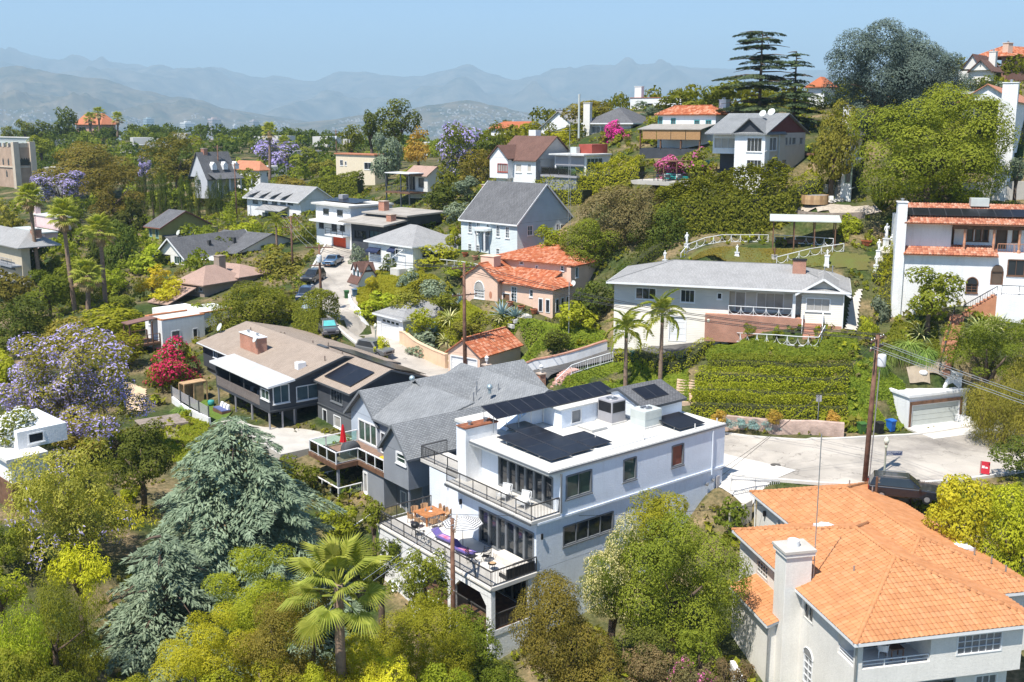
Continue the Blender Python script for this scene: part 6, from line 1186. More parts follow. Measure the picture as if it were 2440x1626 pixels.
H=mk('left_balcony_house','beige house with blue-grey balcony rails and grey roof at the left edge',zE(165,520),160,44,-60,zE(200,0)[0],zE(0,265)[1],mat('sand_stucco',(.52,.44,.32),.9,.07),below=3)
H.win('L',(9,3.4),(3,2.2),None,M_trim,nx=3,raw=True); H.box('balcony',-1.6,0,.2,H.v1,H.h*.5,H.h*.54,M_greyp); H.box('balcony',-1.6,0,.2,H.v1,H.h*.12,H.h*.16,M_acg); H.rail([(-1.5,H.v1,H.h*.54),(-1.5,.2,H.h*.54)],M_greyp,gap=.4); H.rail([(-1.5,H.v1,H.h*.16),(-1.5,.2,H.h*.16)],M_white,gap=.4); H.hip(0,H.u1+4,0,H.v1,H.h,H.h+2.2,M_shgl,oh=.8); H.chimney(2.5,3.8,1,2.3,H.h,H.h+2.6,M_brick,pots=0,uv=True); H.done()
H=mk('grey_cottage','grey house with steep gable roof, dormers and porch behind the cypress row',zF(1420,1300),235,40,zF(1330,0)[0],zF(1620,0)[0],zF(0,1215)[1],mat('light_grey_paint',(.50,.51,.53),.7,.05),below=2); H.gable(0,H.u1,0,H.v1+2,H.h,H.h+5.5,M_shd,'u',oh=.4,wallm=mat('light_grey_paint',(.5,.51,.53)))
for k in range(3):u=2.5+3*k; H.part('dormer',MB().prism([(u-.6,H.h+1.6),(u+.6,H.h+1.6),(u+.6,H.h+2.7),(u,H.h+3.4),(u-.6,H.h+2.7)],.5,3),M_white)
H.slab('porch_roof',[[(.5,-3,H.h-.3),(H.u1,-3,H.h-.3),(H.u1,.3,H.h+.9),(.5,.3,H.h+.9)]],M_shd,.15); H.chimney(1.5,2.5,3,4.2,H.h,H.h+6.4,M_brick,pots=0,uv=True)
for u in(1,4,7,10):H.box('porch_post',u,u+.2,-2.9,-2.7,0,H.h-.4,M_white)
H.win('L',(4,H.h-.5),(2.5,1),None,M_white,nx=2,raw=True,gm=M_glassb); H.done()
H=mk('orange_roof_cottage','small white cottage with orange tile roof beyond the jacarandas',zF(1780,1230),255,40,zF(1590,0)[0],zF(1830,0)[0],zF(0,1170)[1],M_stucco,below=3); H.hip(0,H.u1,0,H.v1,H.h,H.h+2.2,M_tileP,oh=.5); H.win('R',(2,H.h-.5),(3.2,.8),None,M_trim,raw=True); H.done()
H=mk('church_tower','brown stone church tower with battlements and pointed windows at left',zF(130,1330),300,40,-60,zF(215,0)[0],zF(0,1010)[1],mat('brown_stone',(.42,.30,.22),.9,.15,.5),'tower',below=8)
st=mat('pale_stone',(.55,.46,.36),.9,.1,.5)
for w0_,n in((.62,6),(.36,3)):
 for k in range(n):v=H.v1*(.12+.76*(k+.5)/n); H.part('pointed_window',MB().prism([(v-.45,H.h*w0_),(v+.45,H.h*w0_),(v+.45,H.h*(w0_+.1)),(v,H.h*(w0_+.15)),(v-.45,H.h*(w0_+.1))],-.06,.05,'x'),M_glass)
for k in range(5):u=H.u1*(.12+.76*(k+.5)/5); H.part('pointed_window',MB().prism([(u-.4,H.h*.62),(u+.4,H.h*.62),(u+.4,H.h*.73),(u,H.h*.78),(u-.4,H.h*.73)],-.06,.05),M_glass)
for u,v in((0,0),(0,H.v1),(H.u1,0)):H.box('buttress',u-.8,u+.8,v-.8,v+.8,-8,H.h+1.6,st)
for k in range(9):v=H.v1*(k+.5)/9; H.box('merlon',-.1,.6,v-.4,v+.4,H.h,H.h+1.2,st)
for k in range(7):u=H.u1*(k+.5)/7; H.box('merlon',u-.4,u+.4,-.1,.6,H.h,H.h+1.2,st)
H.edge('string_course',[(H.u1,-.1,H.h*.58),(-.1,-.1,H.h*.58),(-.1,H.v1,H.h*.58)],st,.3,.4,dz=0); H.done()
H=mk('pale_flat_block','low pale block with flat roofs behind the church tower',zF(205,970),380,40,-40,zF(240,0)[0],zF(0,945)[1],M_acl,'building',below=5); H.win('L',(H.v1-1,H.h-.6),(1,.5),None,M_white,nx=8,raw=True,gm=M_glassb); H.slab('roof',[[(-.5,-.5,H.h+.3),(H.u1,-.5,H.h+.3),(H.u1,H.v1,H.h+.3),(-.5,H.v1,H.h+.3)]],M_roofw,.3,uv=False); H.done()
H=mk('ridge_mansion','big brown house with red tile roofs beside the palms on the far ridge',zF(700,905),470,40,zF(520,0)[0],zF(790,0)[0],zF(0,855)[1],mat('clay_stucco',(.42,.26,.19),.9,.1),below=8); H.hip(0,H.u1,0,H.v1,H.h,H.h+5,M_tileP,oh=1)
for k in range(4):H.win('L',(H.v1*(.9-.2*k),H.h-1),(H.v1*(.9-.2*k)-2,H.h-3),None,M_trim,raw=True)
H.done()
H=mk('lower_left_white_house','white flat-roofed house with brown base at the left edge',(30,1165),74,44,-60,110,1098,M_stucco,below=3); H.slab('roof',[[(-.4,-.4,H.h+.2),(H.u1,-.4,H.h+.2),(H.u1,H.v1,H.h+.2),(-.4,H.v1,H.h+.2)]],M_roofw,.25,uv=False); H.block(1.2,5,1.5,H.v1,H.h+.2,H.h+1.6,M_stucco); H.win('R',(2.0,H.h+1.3),(3.2,H.h+.5),None,M_white,raw=True); H.box('base',-.06,H.u1+.05,-.06,H.v1,-3,.4,M_wood); H.done()
# ------------------------------------------------------------------ streets, walls, stairs
def road_mat(name,c,crack=.5,sc=1.):
 m,nt,b,L=base_mat(name); g=nd(nt,'ShaderNodeNewGeometry')
 n=nd(nt,'ShaderNodeTexNoise'); n.inputs['Scale'].default_value=.25*sc; n.inputs['Detail'].default_value=9; L.new(g.outputs['Position'],n.inputs['Vector'])
 r=nd(nt,'ShaderNodeValToRGB'); r.color_ramp.elements[0].position=.3; r.color_ramp.elements[1].position=.7; r.color_ramp.elements[0].color=mulc(c,.72); r.color_ramp.elements[1].color=mulc(c,1.1); L.new(n.outputs[0],r.inputs[0])
 nz=nd(nt,'ShaderNodeTexNoise'); nz.inputs['Scale'].default_value=.8; L.new(g.outputs['Position'],nz.inputs['Vector']); va=nd(nt,'ShaderNodeVectorMath',operation='MULTIPLY_ADD'); L.new(nz.outputs[1],va.inputs[0]); va.inputs[1].default_value=(2.5,2.5,0); L.new(g.outputs['Position'],va.inputs[2])
 v=nd(nt,'ShaderNodeTexVoronoi',feature='DISTANCE_TO_EDGE'); v.inputs['Scale'].default_value=.22; L.new(va.outputs[0],v.inputs['Vector'])
 r2=nd(nt,'ShaderNodeValToRGB'); r2.color_ramp.elements[0].color=(1-crack,)*3+(1,); r2.color_ramp.elements[1].position=.006; r2.color_ramp.elements[1].color=(1,1,1,1); L.new(v.outputs[0],r2.inputs[0])
 mx=nd(nt,'ShaderNodeMix',data_type='RGBA',blend_type='MULTIPLY'); mx.inputs[0].default_value=1; L.new(r.outputs[0],mx.inputs[6]); L.new(r2.outputs[0],mx.inputs[7]); n9=nd(nt,'ShaderNodeTexNoise'); n9.inputs['Scale'].default_value=.09; n9.inputs['Detail'].default_value=12; n9.inputs['Roughness'].default_value=.7; L.new(va.outputs[0],n9.inputs['Vector'])
 r9=nd(nt,'ShaderNodeValToRGB'); r9.color_ramp.elements[0].position=.36; r9.color_ramp.elements[0].color=(.62,.62,.64,1); r9.color_ramp.elements[1].position=.5; r9.color_ramp.elements[1].color=(1,1,1,1); L.new(n9.outputs[0],r9.inputs[0])
 m9=nd(nt,'ShaderNodeMix',data_type='RGBA',blend_type='MULTIPLY'); m9.inputs[0].default_value=1; L.new(mx.outputs[2],m9.inputs[6]); L.new(r9.outputs[0],m9.inputs[7]); L.new(m9.outputs[2],b.inputs['Base Color']); b.inputs['Roughness'].default_value=.9; b.inputs['Specular IOR Level'].default_value=.15; return m
M_road=road_mat('street_concrete',(.47,.425,.365),.45); M_asph=road_mat('worn_asphalt',(.13,.125,.12),.3)
def resample(P,step,W_=None):
 P=[np.array(p,float) for p in P]; out=[]; ow=[]
 for i in range(len(P)-1):
  p0,p1,p2,p3=P[max(i-1,0)],P[i],P[i+1],P[min(i+2,len(P)-1)]; n=max(1,int(np.linalg.norm(p2-p1)/step))
  for k in range(n):
   t=k/n; out.append(.5*((2*p1)+(-p0+p2)*t+(2*p0-5*p1+4*p2-p3)*t*t+(-p0+3*p1-3*p2+p3)*t**3))
   if W_:ow.append(W_[i]+(W_[i+1]-W_[i])*t)
 out.append(P[-1]);
 if W_:ow.append(W_[-1]); return np.array(out),np.array(ow)
 return np.array(out)
def side(P):
 d=np.gradient(P[:,:2],axis=0); d/=np.linalg.norm(d,axis=1,keepdims=True); return np.stack([-d[:,1],d[:,0]],1)
def strip(name,P,lo,hi,dz,m,kind='structure',conform=True,n=5):
 N=side(P); t=np.linspace(0,1,n); lo=np.broadcast_to(lo,len(P)); hi=np.broadcast_to(hi,len(P))
 off=lo[:,None]+(hi-lo)[:,None]*t[None]; X=P[:,:1]+N[:,:1]*off; Y=P[:,1:2]+N[:,1:2]*off
 Z=ground(X,Y)+dz; o=obj(name,grid_mesh(name,X,Y,Z,False),m)
 if kind:o['kind']=kind
 return o
RP,RW_=resample(ROAD,1.2,ROADW)
strip('street',RP,-RW_,RW_,.10,M_road,n=9)
def kerb(name,P,off,h,w,m,label=None):
 N=side(P); Q=P[:,:2]+N*np.broadcast_to(off,len(P))[:,None]; z=ground(Q[:,0],Q[:,1]); mb=MB(); pr=[(-w/2,.0),(-w/2,h),(w/2,h),(w/2,0)]; k=len(pr)
 for i in range(len(P)):
  for a,b in pr:mb.v.append((Q[i,0]+N[i,0]*a,Q[i,1]+N[i,1]*a,z[i]+b))
 for i in range(len(P)-1):
  for j in range(k-1):a=i*k+j; mb.f.append((a,a+1,a+1+k,a+k))
 o=mb.build(name,m); o['kind']='structure'; return o
kerb('kerb_uphill',RP,RW_+.12,.24,.3,M_concl); kerb('kerb_downhill',RP,-RW_-.12,.24,.3,M_concl)
DP=resample(DRIVE,1.0); strip('driveway',DP,-2.5,2.5,.16,M_asph,n=7)
c_=MAIN.wld(20.5,3,0); strip('driveway_apron',resample([MAIN.wld(19.4,9,0),MAIN.wld(20.0,2,0),MAIN.wld(20.2,-3,0)],1.),-1.6,4.5,.14,M_concl)
tag(MB().lathe([(.02,.0),(.42,.0),(.42,.02),(.02,.025)],tuple(gp(1848,1112)+np.array([0,0,.12])),18).build('manhole_cover',mat('cast_iron',(.10,.09,.08),.7,.2)),'round dark manhole cover in the street','manhole')
def path_wall(name,label,P,h,t,m,cap=None,capm=None,cat='wall',base=-1.0,uv=True,step=1.0,topz=None):
 """free-standing or retaining wall along a line on the ground; top follows the ground"""
 P=resample(P,step); N=side(P); z=ground(P[:,0],P[:,1]);
 tz=z+np.broadcast_to(h,len(P)) if topz is None else np.broadcast_to(topz,len(P)); r=empty(name,tuple(P[0]),0,label,cat)
 def run(nm,a,lo,hi,mm):
  mb=MB()
  for i in range(len(P)):
   for s_,zz in((-a,lo[i]),(-a,hi[i]),(a,hi[i]),(a,lo[i])):mb.v.append((P[i,0]+N[i,0]*s_-P[0,0],P[i,1]+N[i,1]*s_-P[0,1],zz-P[0,2]))
  for i in range(len(P)-1):
   for j in range(3):k=i*4+j; mb.f.append((k,k+1,k+5,k+4))
  mb.f.append((0,1,2,3)); e=(len(P)-1)*4; mb.f.append((e+3,e+2,e+1,e)); o=mb.build(nm,mm,r)
  if uv:box_uv(o.data)
 run('body',t/2,z+base,tz,m)
 if cap:run('coping',t/2+.05,tz+.002,tz+cap,capm)
 return r
G= lambda*p:[gp(*q) for q in p]
path_wall('drive_wall','white retaining wall with brick coping along the ranch driveway',G((1168,906),(1250,893),(1350,868),(1445,838)),1.15,.3,M_white,.14,M_brick)
path_wall('street_wall','peach stucco retaining wall along the street bend',G((955,822),(990,845),(1035,868),(1064,880)),[1.6]*1,.35,mat('peach_stucco',(.72,.50,.33),.9,.08,.8,.3,12,dirt=.2),.1,mat('peach_stucco',(.72,.5,.33)))
path_wall('garden_rock_wall','pinkish rough stone retaining wall below the terraced hedges',G((1722,1022),(1800,1030),(1900,1036),(2010,1042)),1.3,.5,mat('pink_rock',(.45,.33,.27),.95,.3,1.2,.9,4))
path_wall('bend_white_wall','low white curved wall at the foot of the shrubs on the bend',G((832,715),(840,735),(862,768),(880,790)),.8,.25,M_stucco)
path_wall('terrace_wall','grey concrete garden wall below the big green tree',G((2290,478),(2360,476),(2440,474)),2.0,.3,M_conc); path_wall('hot_tub_wall','white curved wall behind the wooden hot tub',G((1915,462),(1945,458),(1985,460)),1.0,.25,M_stucco)
path_wall('stone_wall','low rubble stone wall beside the tall white building',G((2340,445),(2390,447)),1.2,.4,mat('rubble',(.34,.31,.27),.95,.3,2,.9,5)); path_wall('hillside_wall','white curved wall beside the brick stair and garage',[gp(2262,900),gp(2290,912),PADS[2][0]+[4.5,3.4,4.4],PADS[2][0]+[6.2,1.0,.8]],.8,.25,M_stucco); path_wall('white_flank_wall','white sloping wall beside the timber steps below the orange roof',[ORNG.wld(-2.6,9.5,-4.5),ORNG.wld(-2.9,5,-5.5),ORNG.wld(-3.3,-2,-7)],1.0,.3,M_white); path_wall('street_corner_wall','grey block wall beside the gate of the orange tiled house',[ORNG.wld(2.5,22,-3),ORNG.wld(4.5,22.6,-3)],1.6,.2,M_conc)
path_wall('lower_left_wall','grey concrete wall top at the bottom left corner',[at(-30,1570,50),at(22,1600,49),at(40,1640,48)],.9,.5,M_conc)
path_wall('garden_terrace_wall','low timber retaining wall at the edge of the gravel garden',G((1880,512),(1960,522),(2060,520)),.7,.2,M_woodg); path_wall('timber_wall','dark timber retaining wall in the slope above the garage',G((2150,845),(2215,868)),.8,.25,M_woodg)
def stairs(name,label,P0,P1,w,n,m,ong=True):
 P0,P1=np.array(P0),np.array(P1); r=empty(name,tuple(P0),0,label,'stairs'); d=P1-P0; f=d[:2]/np.linalg.norm(d[:2]); s_=np.array([-f[1],f[0]]); run=np.linalg.norm(d[:2])/n; rise=abs(d[2])/n
 me=MB().box(-w/2,w/2,-run*.55,run*.55,-max(rise*2,.4),0).mesh('step'); me.materials.append(m); box_uv(me); a=atan2(f[1],f[0])-pi/2
 for i in range(n):
  c=d*(i+.5)/n; c[2]=max(c[2],gz(P0[0]+c[0],P0[1]+c[1])-P0[2]+.12) if ong else c[2]; o=bpy.data.objects.new('step',me); COL.objects.link(o); o.parent=r; o.location=(c[0],c[1],c[2]); o.rotation_euler=(0,0,a)
 return r
M_bstep=mat('brick_step',(.42,.20,.12),.85,.25,6); M_sstep=mat('sandstone_step',(.55,.40,.28),.85,.15,3)
stairs('brick_stair','long straight brick stair climbing to the white Spanish house',gp(2246,893),gp(2283,752),1.3,24,M_bstep)
stairs('garden_brick_stair','narrow brick stair along the hedge left of the white Spanish house',gp(2135,738),gp(2150,690),1.4,12,M_bstep); stairs('hedge_stair','sandstone steps at the left end of the terraced hedges',gp(1635,965),gp(1638,905),2.0,9,M_sstep); stairs('driveway_stair','pink brick steps with white rail beside the driveway',gp(1320,930),gp(1372,880),1.2,10,mat('pink_brick',(.55,.33,.27),.85,.2,6))
stairs('timber_stair','timber and gravel garden steps at the bottom beside the white wall',np.array([*at(1716,1640,50)[:2],0])+[0,0,gz(*at(1716,1640,50)[:2])],np.array([*at(1650,1478,58)[:2],0])+[0,0,gz(*at(1650,1478,58)[:2])],2.4,9,mat('timber_step',(.40,.22,.10),.8,.25,3)); stairs('yard_stair','weathered timber steps going down beside the wood deck',gp(417,1046),gp(402,1000),1.3,7,M_woodg); stairs('side_stair','concrete outdoor stair beside the narrow white house',gp(1995,480),gp(2010,430),1.4,14,M_conc); stairs('pink_path','pale flagstone steps leading up to the pink house door',gp(1215,785),gp(1262,752),1.2,8,M_concl); stairs('terrace_stair','pale steps rising between the statues',gp(2110,625),gp(2112,590),1.6,8,M_concl)
def rail_thing(name,label,P,m,h=1.,scroll=False,gap=.18,post=1.6,cat='railing',bal=True,glass=None,rails=None):
 O=np.array(P[0],float); H=House(name,label,cat,O,90,0); pts=[tuple(H.M@(np.array(p)-O)) for p in P]
 return scroll_rail(H,pts,m,h,name='rail') if scroll else H.rail(pts,m,h=h,gap=gap,post=post,name='rail',bal=bal,glass=glass,rails=rails)
rail_thing('drive_railing','white iron railing along the lower side of the driveway',G((1362,893),(1400,880),(1460,862)),M_white,gap=.25); rail_thing('steps_railing','white iron handrail down the pink brick steps',[gp(1325,928),gp(1362,893)],M_white,bal=False)
rail_thing('planter_railing','white scrolled railing round the planter in front of the brick porch',G((1700,812),(1780,818),(1850,822),(1900,826))+[gp(1950,828),gp(1965,800)],M_white,scroll=True)
rail_thing('garden_railing','white curved railing along the edge of the upper lawn',G((1622,622),(1640,600),(1680,585),(1720,578),(1830,578)),M_white,.9,True); rail_thing('pergola_railing','white railing below the garden shelter',G((1845,578),(1920,583),(1985,588)),M_white,.9,True); rail_thing('slope_railing','white railing descending across the lawn to the white column',G((1850,632),(1930,612),(2010,600)),M_white,.9,True)
rail_thing('street_railing','grey metal railing between the white house and the orange roof',[MAIN.wld(19.6,-.5,1.6),MAIN.wld(21.5,-3.6,1.6),ORNG.wld(3.6,24.4,-.6)],mat('grey_rail',(.45,.45,.44),.5),gap=.15); rail_thing('pink_house_railing','thin black handrail on the steps to the pink house',[gp(1222,780),gp(1262,755)],M_black,.9,gap=.5); rail_thing('colonial_railing','white wire fence above the hedge before the colonial house',G((1048,632),(1100,638),(1140,645)),M_white,.8,bal=False)
rail_thing('brick_stair_railing','thin black handrail beside the long brick stair',[gp(2238,893)+[0,0,.1],gp(2274,752)+[0,0,.1]],M_black,.9,bal=False,post=2.5)
# fences with every board a piece
def board_fence(name,label,P0,P1,h,m,bw=.14,pm=None,cat='fence',horiz=False,gap=.02,wob=.02):
 P0,P1=np.array(P0,float),np.array(P1,float); r=empty(name,tuple(P0),0,label,cat); d=P1-P0; Ln=np.linalg.norm(d[:2]); r.rotation_euler=(0,0,atan2(d[1],d[0])); sl=d[2]/Ln
 if horiz:
  n=int(h/(bw+gap))
  for i in range(n):MB().bar((0,0,.12+i*(bw+gap)),(Ln,0,.12+i*(bw+gap)+d[2]),.03,bw).build('slat',m,r)
 else:
  n=int(Ln/(bw+gap))
  for i in range(n):x=i*(bw+gap); hh=h+RND.uniform(-wob,wob); MB().prism([(x,sl*x),(x+bw,sl*x),(x+bw,hh+sl*x-.04),(x+bw*.75,hh+sl*x),(x+bw*.25,hh+sl*x),(x,hh+sl*x-.04)],-.015,.015).build('board',m,r)
  for z in(.4,h-.35):MB().bar((0,-.05,z),(Ln,-.05,z+d[2]),.05,.09).build('rail',m,r)
 k=max(1,int(Ln/2.2))
 for i in range(k+1):x=Ln*i/k; MB().box(x-.06,x+.06,-.12,-.02,sl*x-.5,h+sl*x+.08).build('post',pm or m,r)
 return r
board_fence('wood_fence','weathered wooden board fence behind the orange roof beside the black car',atz(2085,1192,-27.4),atz(2250,1206,-28.2),1.75,M_woodg,.15,M_wood); board_fence('slat_fence','grey horizontal slat fence on a white wall beside the lawn',gp(412,958)+[0,0,.6],gp(500,1010)+[0,0,.6],1.2,M_acg,.07,M_dgrey,horiz=True,gap=.05); path_wall('slat_wall','white wall under the slat fence beside the lawn',[gp(412,960),gp(500,1012)],.7,.25,M_white)
board_fence('brown_screen','dark brown plank screen wall beside the grey house deck',GREY.wld(-1,32,-2.6),GREY.wld(-3.8,32.2,-2.6),1.7,M_wood,.16,horiz=True); board_fence('plank_gate','dark red-brown slatted gate under the white railed deck',GREY.wld(-.8,31.5,-3.6),GREY.wld(1.5,28.5,-3.6),2.0,M_wood,.14)
a=empty('garden_shed',tuple(gp(462,958)),.75,'pale new timber shed with open frame beside the lawn','shed')
for x in(-1.3,-.2,1.3):
 for y in(-.6,.6):MB().box(x-.06,x+.06,y-.06,y+.06,0,2.2).build('post',M_woodl,a)
MB().box(-1.3,1.3,-.66,.66,2.2,2.32).build('roof',M_woodl,a); MB().box(-.2,.9,-.63,-.57,.05,2.15).build('door',M_woodl,a); MB().box(-1.3,1.3,.57,.63,0,2.15).build('back_wall',M_woodl,a)
a=empty('wood_deck',tuple(gp(385,1015)),.6,'old weathered plank deck at the top of the timber steps','deck')
for i in range(14):MB().box(-2.2,2.2,-1.9+i*.27,-1.66+i*.27,.45,.52).build('plank',M_woodg,a)
for i in range(16):MB().box(-2.2+i*.28,-1.95+i*.28,-1.98,-1.92,-.6,.44).build('skirt_board',M_woodg,a)
lawnm=mat('turf',(.10,.17,.02),.95,.2,3,.8,60,c2=(.13,.20,.03))
def patch(name,px,dz,m,kind='structure',step=.8,y0=25,y1=300,label=None,cat=None):
 """ground sheet inside a surveyed outline"""
 P=np.array([gp(*q,y0,y1) for q in px]); lo=P[:,:2].min(0); hi=P[:,:2].max(0); nx,ny=max(2,int((hi[0]-lo[0])/step)),max(2,int((hi[1]-lo[1])/step))
 X,Y=np.meshgrid(np.linspace(lo[0],hi[0],nx),np.linspace(lo[1],hi[1],ny)); Z=ground(X,Y)+dz; ins=np.zeros(X.shape,bool); j=len(P)-1
 for i in range(len(P)):
  with np.errstate(divide='ignore',invalid='ignore'):ins^=((P[i,1]>Y)!=(P[j,1]>Y))&(X<(P[j,0]-P[i,0])*(Y-P[i,1])/(P[j,1]-P[i,1])+P[i,0])
  j=i
 idx=np.arange(nx*ny).reshape(ny,nx); c=ins[:-1,:-1]&ins[1:,1:]&ins[1:,:-1]&ins[:-1,1:]
 q=np.stack([idx[:-1,:-1],idx[:-1,1:],idx[1:,1:],idx[1:,:-1]],-1)[c]
 if not len(q): return None
 o=obj(name,fastmesh(name,np.stack([X,Y,Z],-1).reshape(-1,3),q.ravel(),np.full(len(q),4)),m); o['kind']=kind; return o
patch('lawn',[(440,965),(500,950),(560,985),(540,1015),(500,1010)],.15,lawnm,step=.5); patch('sand_yard',[(290,905),(350,930),(350,985),(300,980)],.15,mat('sand',(.58,.43,.28),.95,.1,1,.3,12),step=.18); patch('gravel',[(1840,500),(1900,480),(2080,488),(2120,510),(2000,520),(1880,515)],.1,mat('gravel',(.42,.36,.29),.95,.2,4,.8,30),step=.6)
patch('tub_patio',[(1880,488),(1900,470),(2010,470),(2012,485),(1950,492)],.16,M_concl,step=.5); patch('upper_lawn',[(1625,625),(1660,598),(1720,590),(1850,592),(2000,600),(2080,610),(2070,650),(1950,640),(1750,640)],.1,mat('dry_turf',(.17,.15,.045),.95,.3,.5,.6,40,c2=(.11,.13,.03)),step=.3); patch('side_path',[(2010,790),(2020,730),(2040,690),(2058,690),(2050,740),(2045,795)],.18,M_conc,step=.22); patch('dirt_terrace',[(2150,880),(2210,860),(2290,900),(2280,935),(2170,935)],.3,mat('dry_soil',(.33,.27,.20),.95,.2,1,.5,20),step=.3); patch('driveway_court',[(1455,842),(1480,806),(1560,800),(1640,800),(1688,822),(1640,862),(1560,858),(1470,856)],.2,M_asph,step=.35); patch('orange_house_path',[(1790,1180),(1840,1200),(1800,1235),(1770,1215)],.15,M_concl,step=.5)
# ------------------------------------------------------------------ poles and wires
M_pole=mat('creosote_wood',(.15,.075,.05),.85,.3,2,c2=(.24,.13,.085))
def pole(name,label,base,h,arms=((.3,2.4),),r=.16,az=0,tr=None,lean=(0,0)):
 o=empty(name,tuple(base),0,label,'utility pole'); MB().tube([(0,0,-1),(lean[0]*.5,lean[1]*.5,h*.5),(lean[0],lean[1],h)],[r*1.1,r,r*.72],12).build('shaft',M_pole,o,True)
 tips=[]; ca,sa=sin(radians(az)),cos(radians(az))
 for d,L_ in arms:
  z=h-d; k=1-d/h; cx,cy=lean[0]*k,lean[1]*k
  for s_ in(-1,1):pass
  MB().bar((cx-ca*L_/2,cy-sa*L_/2,z),(cx+ca*L_/2,cy+sa*L_/2,z),.11,.13).build('crossarm',M_pole,o)
  for t in(-.46,-.25,.25,.46):
   p=(cx+ca*L_*t,cy+sa*L_*t,z+.06); MB().lathe([(.03,0),(.05,.06),(.05,.12),(.02,.16)],p,8).build('insulator',M_metal,o); tips.append(np.array(base)+np.array(p)+[0,0,.15])
  for s_ in(-1,1):MB().bar((cx,cy,z-.55),(cx+s_*ca*.6,cy+s_*sa*.6,z-.05),.03).build('brace',M_metal,o)
 if tr is not None:
  z=h-tr; MB().lathe([(.05,0),(.3,.02),(.32,.1),(.32,.85),(.28,.95),(.05,1.0)],(lean[0]+.42*sa,lean[1]-.42*ca,z),14).build('transformer',mat('transformer_grey',(.62,.64,.65),.4,.05),o,True); MB().bar((lean[0],lean[1],z+.5),(lean[0]+.3*sa,lean[1]-.3*ca,z+.5),.08).build('bracket',M_metal,o)
 return tips
bp=atz(2060,1147,-27.4); T2=pole('utility_pole','tall brown utility pole with white transformer beside the street at right',bp,11.6,((.35,2.6),(1.0,2.6)),.19,40,2.4,(.25,-.1)); MB().tube([tuple(bp+[.3,-.15,0]),tuple(bp+[.5,-.25,9])],.05,6).build('riser',M_metal,bpy.data.objects['utility_pole']).matrix_parent_inverse=Matrix.Translation(Vector(-bp))
b1=atz(1108,905,-27.2); T1=pole('street_pole','brown utility pole with two crossarms in front of the pink house',b1,12.6,((.5,2.9),(3.4,2.9)),.19,62,None)
b3=gp(766,745); T3=pole('far_street_pole','brown pole with white transformer beside the parked cars',b3,8.6,((.35,3.4),(2.6,2.6)),.17,85,2.2)
v_,w_=MAIN.L(*z2(790,465),-5.3); b4=MAIN.wld(-5.3,v_,w_-11); T4=pole('terrace_pole','brown wooden pole with double crossarm rising in front of the white terrace',b4,11.0,((.35,2.5),),.17,172,None); MB().bar((.25,-1.25,10.6),(.25,1.25,10.75),.1,.13).build('crossarm',mat('silver_wood',(.34,.29,.24),.85,.2,4),bpy.data.objects['terrace_pole'])
b5=gp(698,650); T5=pole('back_pole','slim brown pole half hidden by trees left of the transformer pole',b5,8.5,((.3,2.6),(1.7,2.6)),.15,80); b6=at(524,470,240); T6=pole('cypress_pole','tall thin pole above the cypress row',b6,12,((.5,2.2),),.15,80); b7=at(565,525,215); pole('cypress_side_pole','thin pole at the right end of the cypress row',b7,12,((.5,2),),.14,80); pole('far_ridge_pole','small dark pole behind the far jacaranda',at(803,400,330),12,((.5,2.2),),.16,80,3)
M_wire=mat('wire',(.03,.03,.033),.5,.1); M_wire2=mat('wire_alu',(.25,.27,.28),.4,.1)
def wire(a,b,sag,label,r=.017,m=None,name='overhead_wire'):
 a,b=np.array(a),np.array(b); n=14; P=[tuple(a+(b-a)*t-np.array([0,0,sag*4*t*(1-t)])) for t in np.linspace(0,1,n)]; o=MB().tube(P,r,5,False).build(name,m or M_wire); return tag(o,label,'wire','overhead wires')
ORD=('first','second','third','fourth')
for i in range(4):wire(T1[i],T2[i],1.1,ORD[i]+' dark wire between the pink house pole and the right street pole',.028); wire(T1[i],T3[i],.8,ORD[i]+' wire from the left between the pink house pole and the transformer pole',.02); wire(T2[4+i],np.array(T2[4+i])+[25,-42,-3],.8,ORD[i]+' wire running from the right pole out over the orange roof',.02,M_wire2)
for i in range(3):wire(T3[i],T5[i],.4,ORD[i]+' wire from the left between transformer pole and slim pole',.016,M_wire2); wire(T5[i],T6[i],2,ORD[i]+' wire from the left from slim pole towards the cypress row',.014)
wire(T2[2],MAIN.wld(19,0,2.6),.4,'service wire from the right pole to the white house meters'); wire(T2[5],MAIN.wld(18.8,0,3.1),.5,'lower service wire from the right pole to the white house corner'); wire(T4[0],MAIN.wld(-1,3,-1)+[22,6,3],.5,'dark wire crossing before the white terrace towards the right')
wire(T4[1],T4[1]+np.array([-22,-30,-4]),.6,'pale wire running down from the terrace pole over the bottom trees',.018,M_wire2); wire(T4[2],T4[2]+np.array([-24,-30,-5]),.6,'second pale wire running down over the bottom trees',.018,M_wire2)
pt=gp(1365,850)*1.0
tag(MB().tube([tuple(gp(1355,800)),tuple(gp(1355,800)+[0,0,6])],.06,6).build('guy_pole',M_metal),'thin grey post standing in the ivy beside the driveway','post')
mb=MB(); base=gp(1355,590,60,200);
a=empty('radio_mast',tuple(base),0,'tall thin lattice radio mast beside the colonial house','mast')
for k in range(3):t=k*2.094; MB().bar((.22*cos(t),.22*sin(t),0),(.14*cos(t),.14*sin(t),13),.035).build('leg',M_metal,a)
for i in range(26):t=i*2.094; MB().bar((.2*cos(t),.2*sin(t),i*.5),(.2*cos(t+2.094),.2*sin(t+2.094),i*.5+.5),.02).build('brace',M_metal,a)
MB().tube([(0,0,13),(0,0,16)],.04,6).bar((-2.6,0,15),(2.6,.4,15.1),.03).build('aerial',M_metal,a)
tag(MB().tube([tuple(gp(1379,335,60,300)),tuple(gp(1379,335,60,300)+[0,0,7.5])],.18,10).build('white_pole',M_acl),'thick pale pole beside the grey hip roofed house','pole')
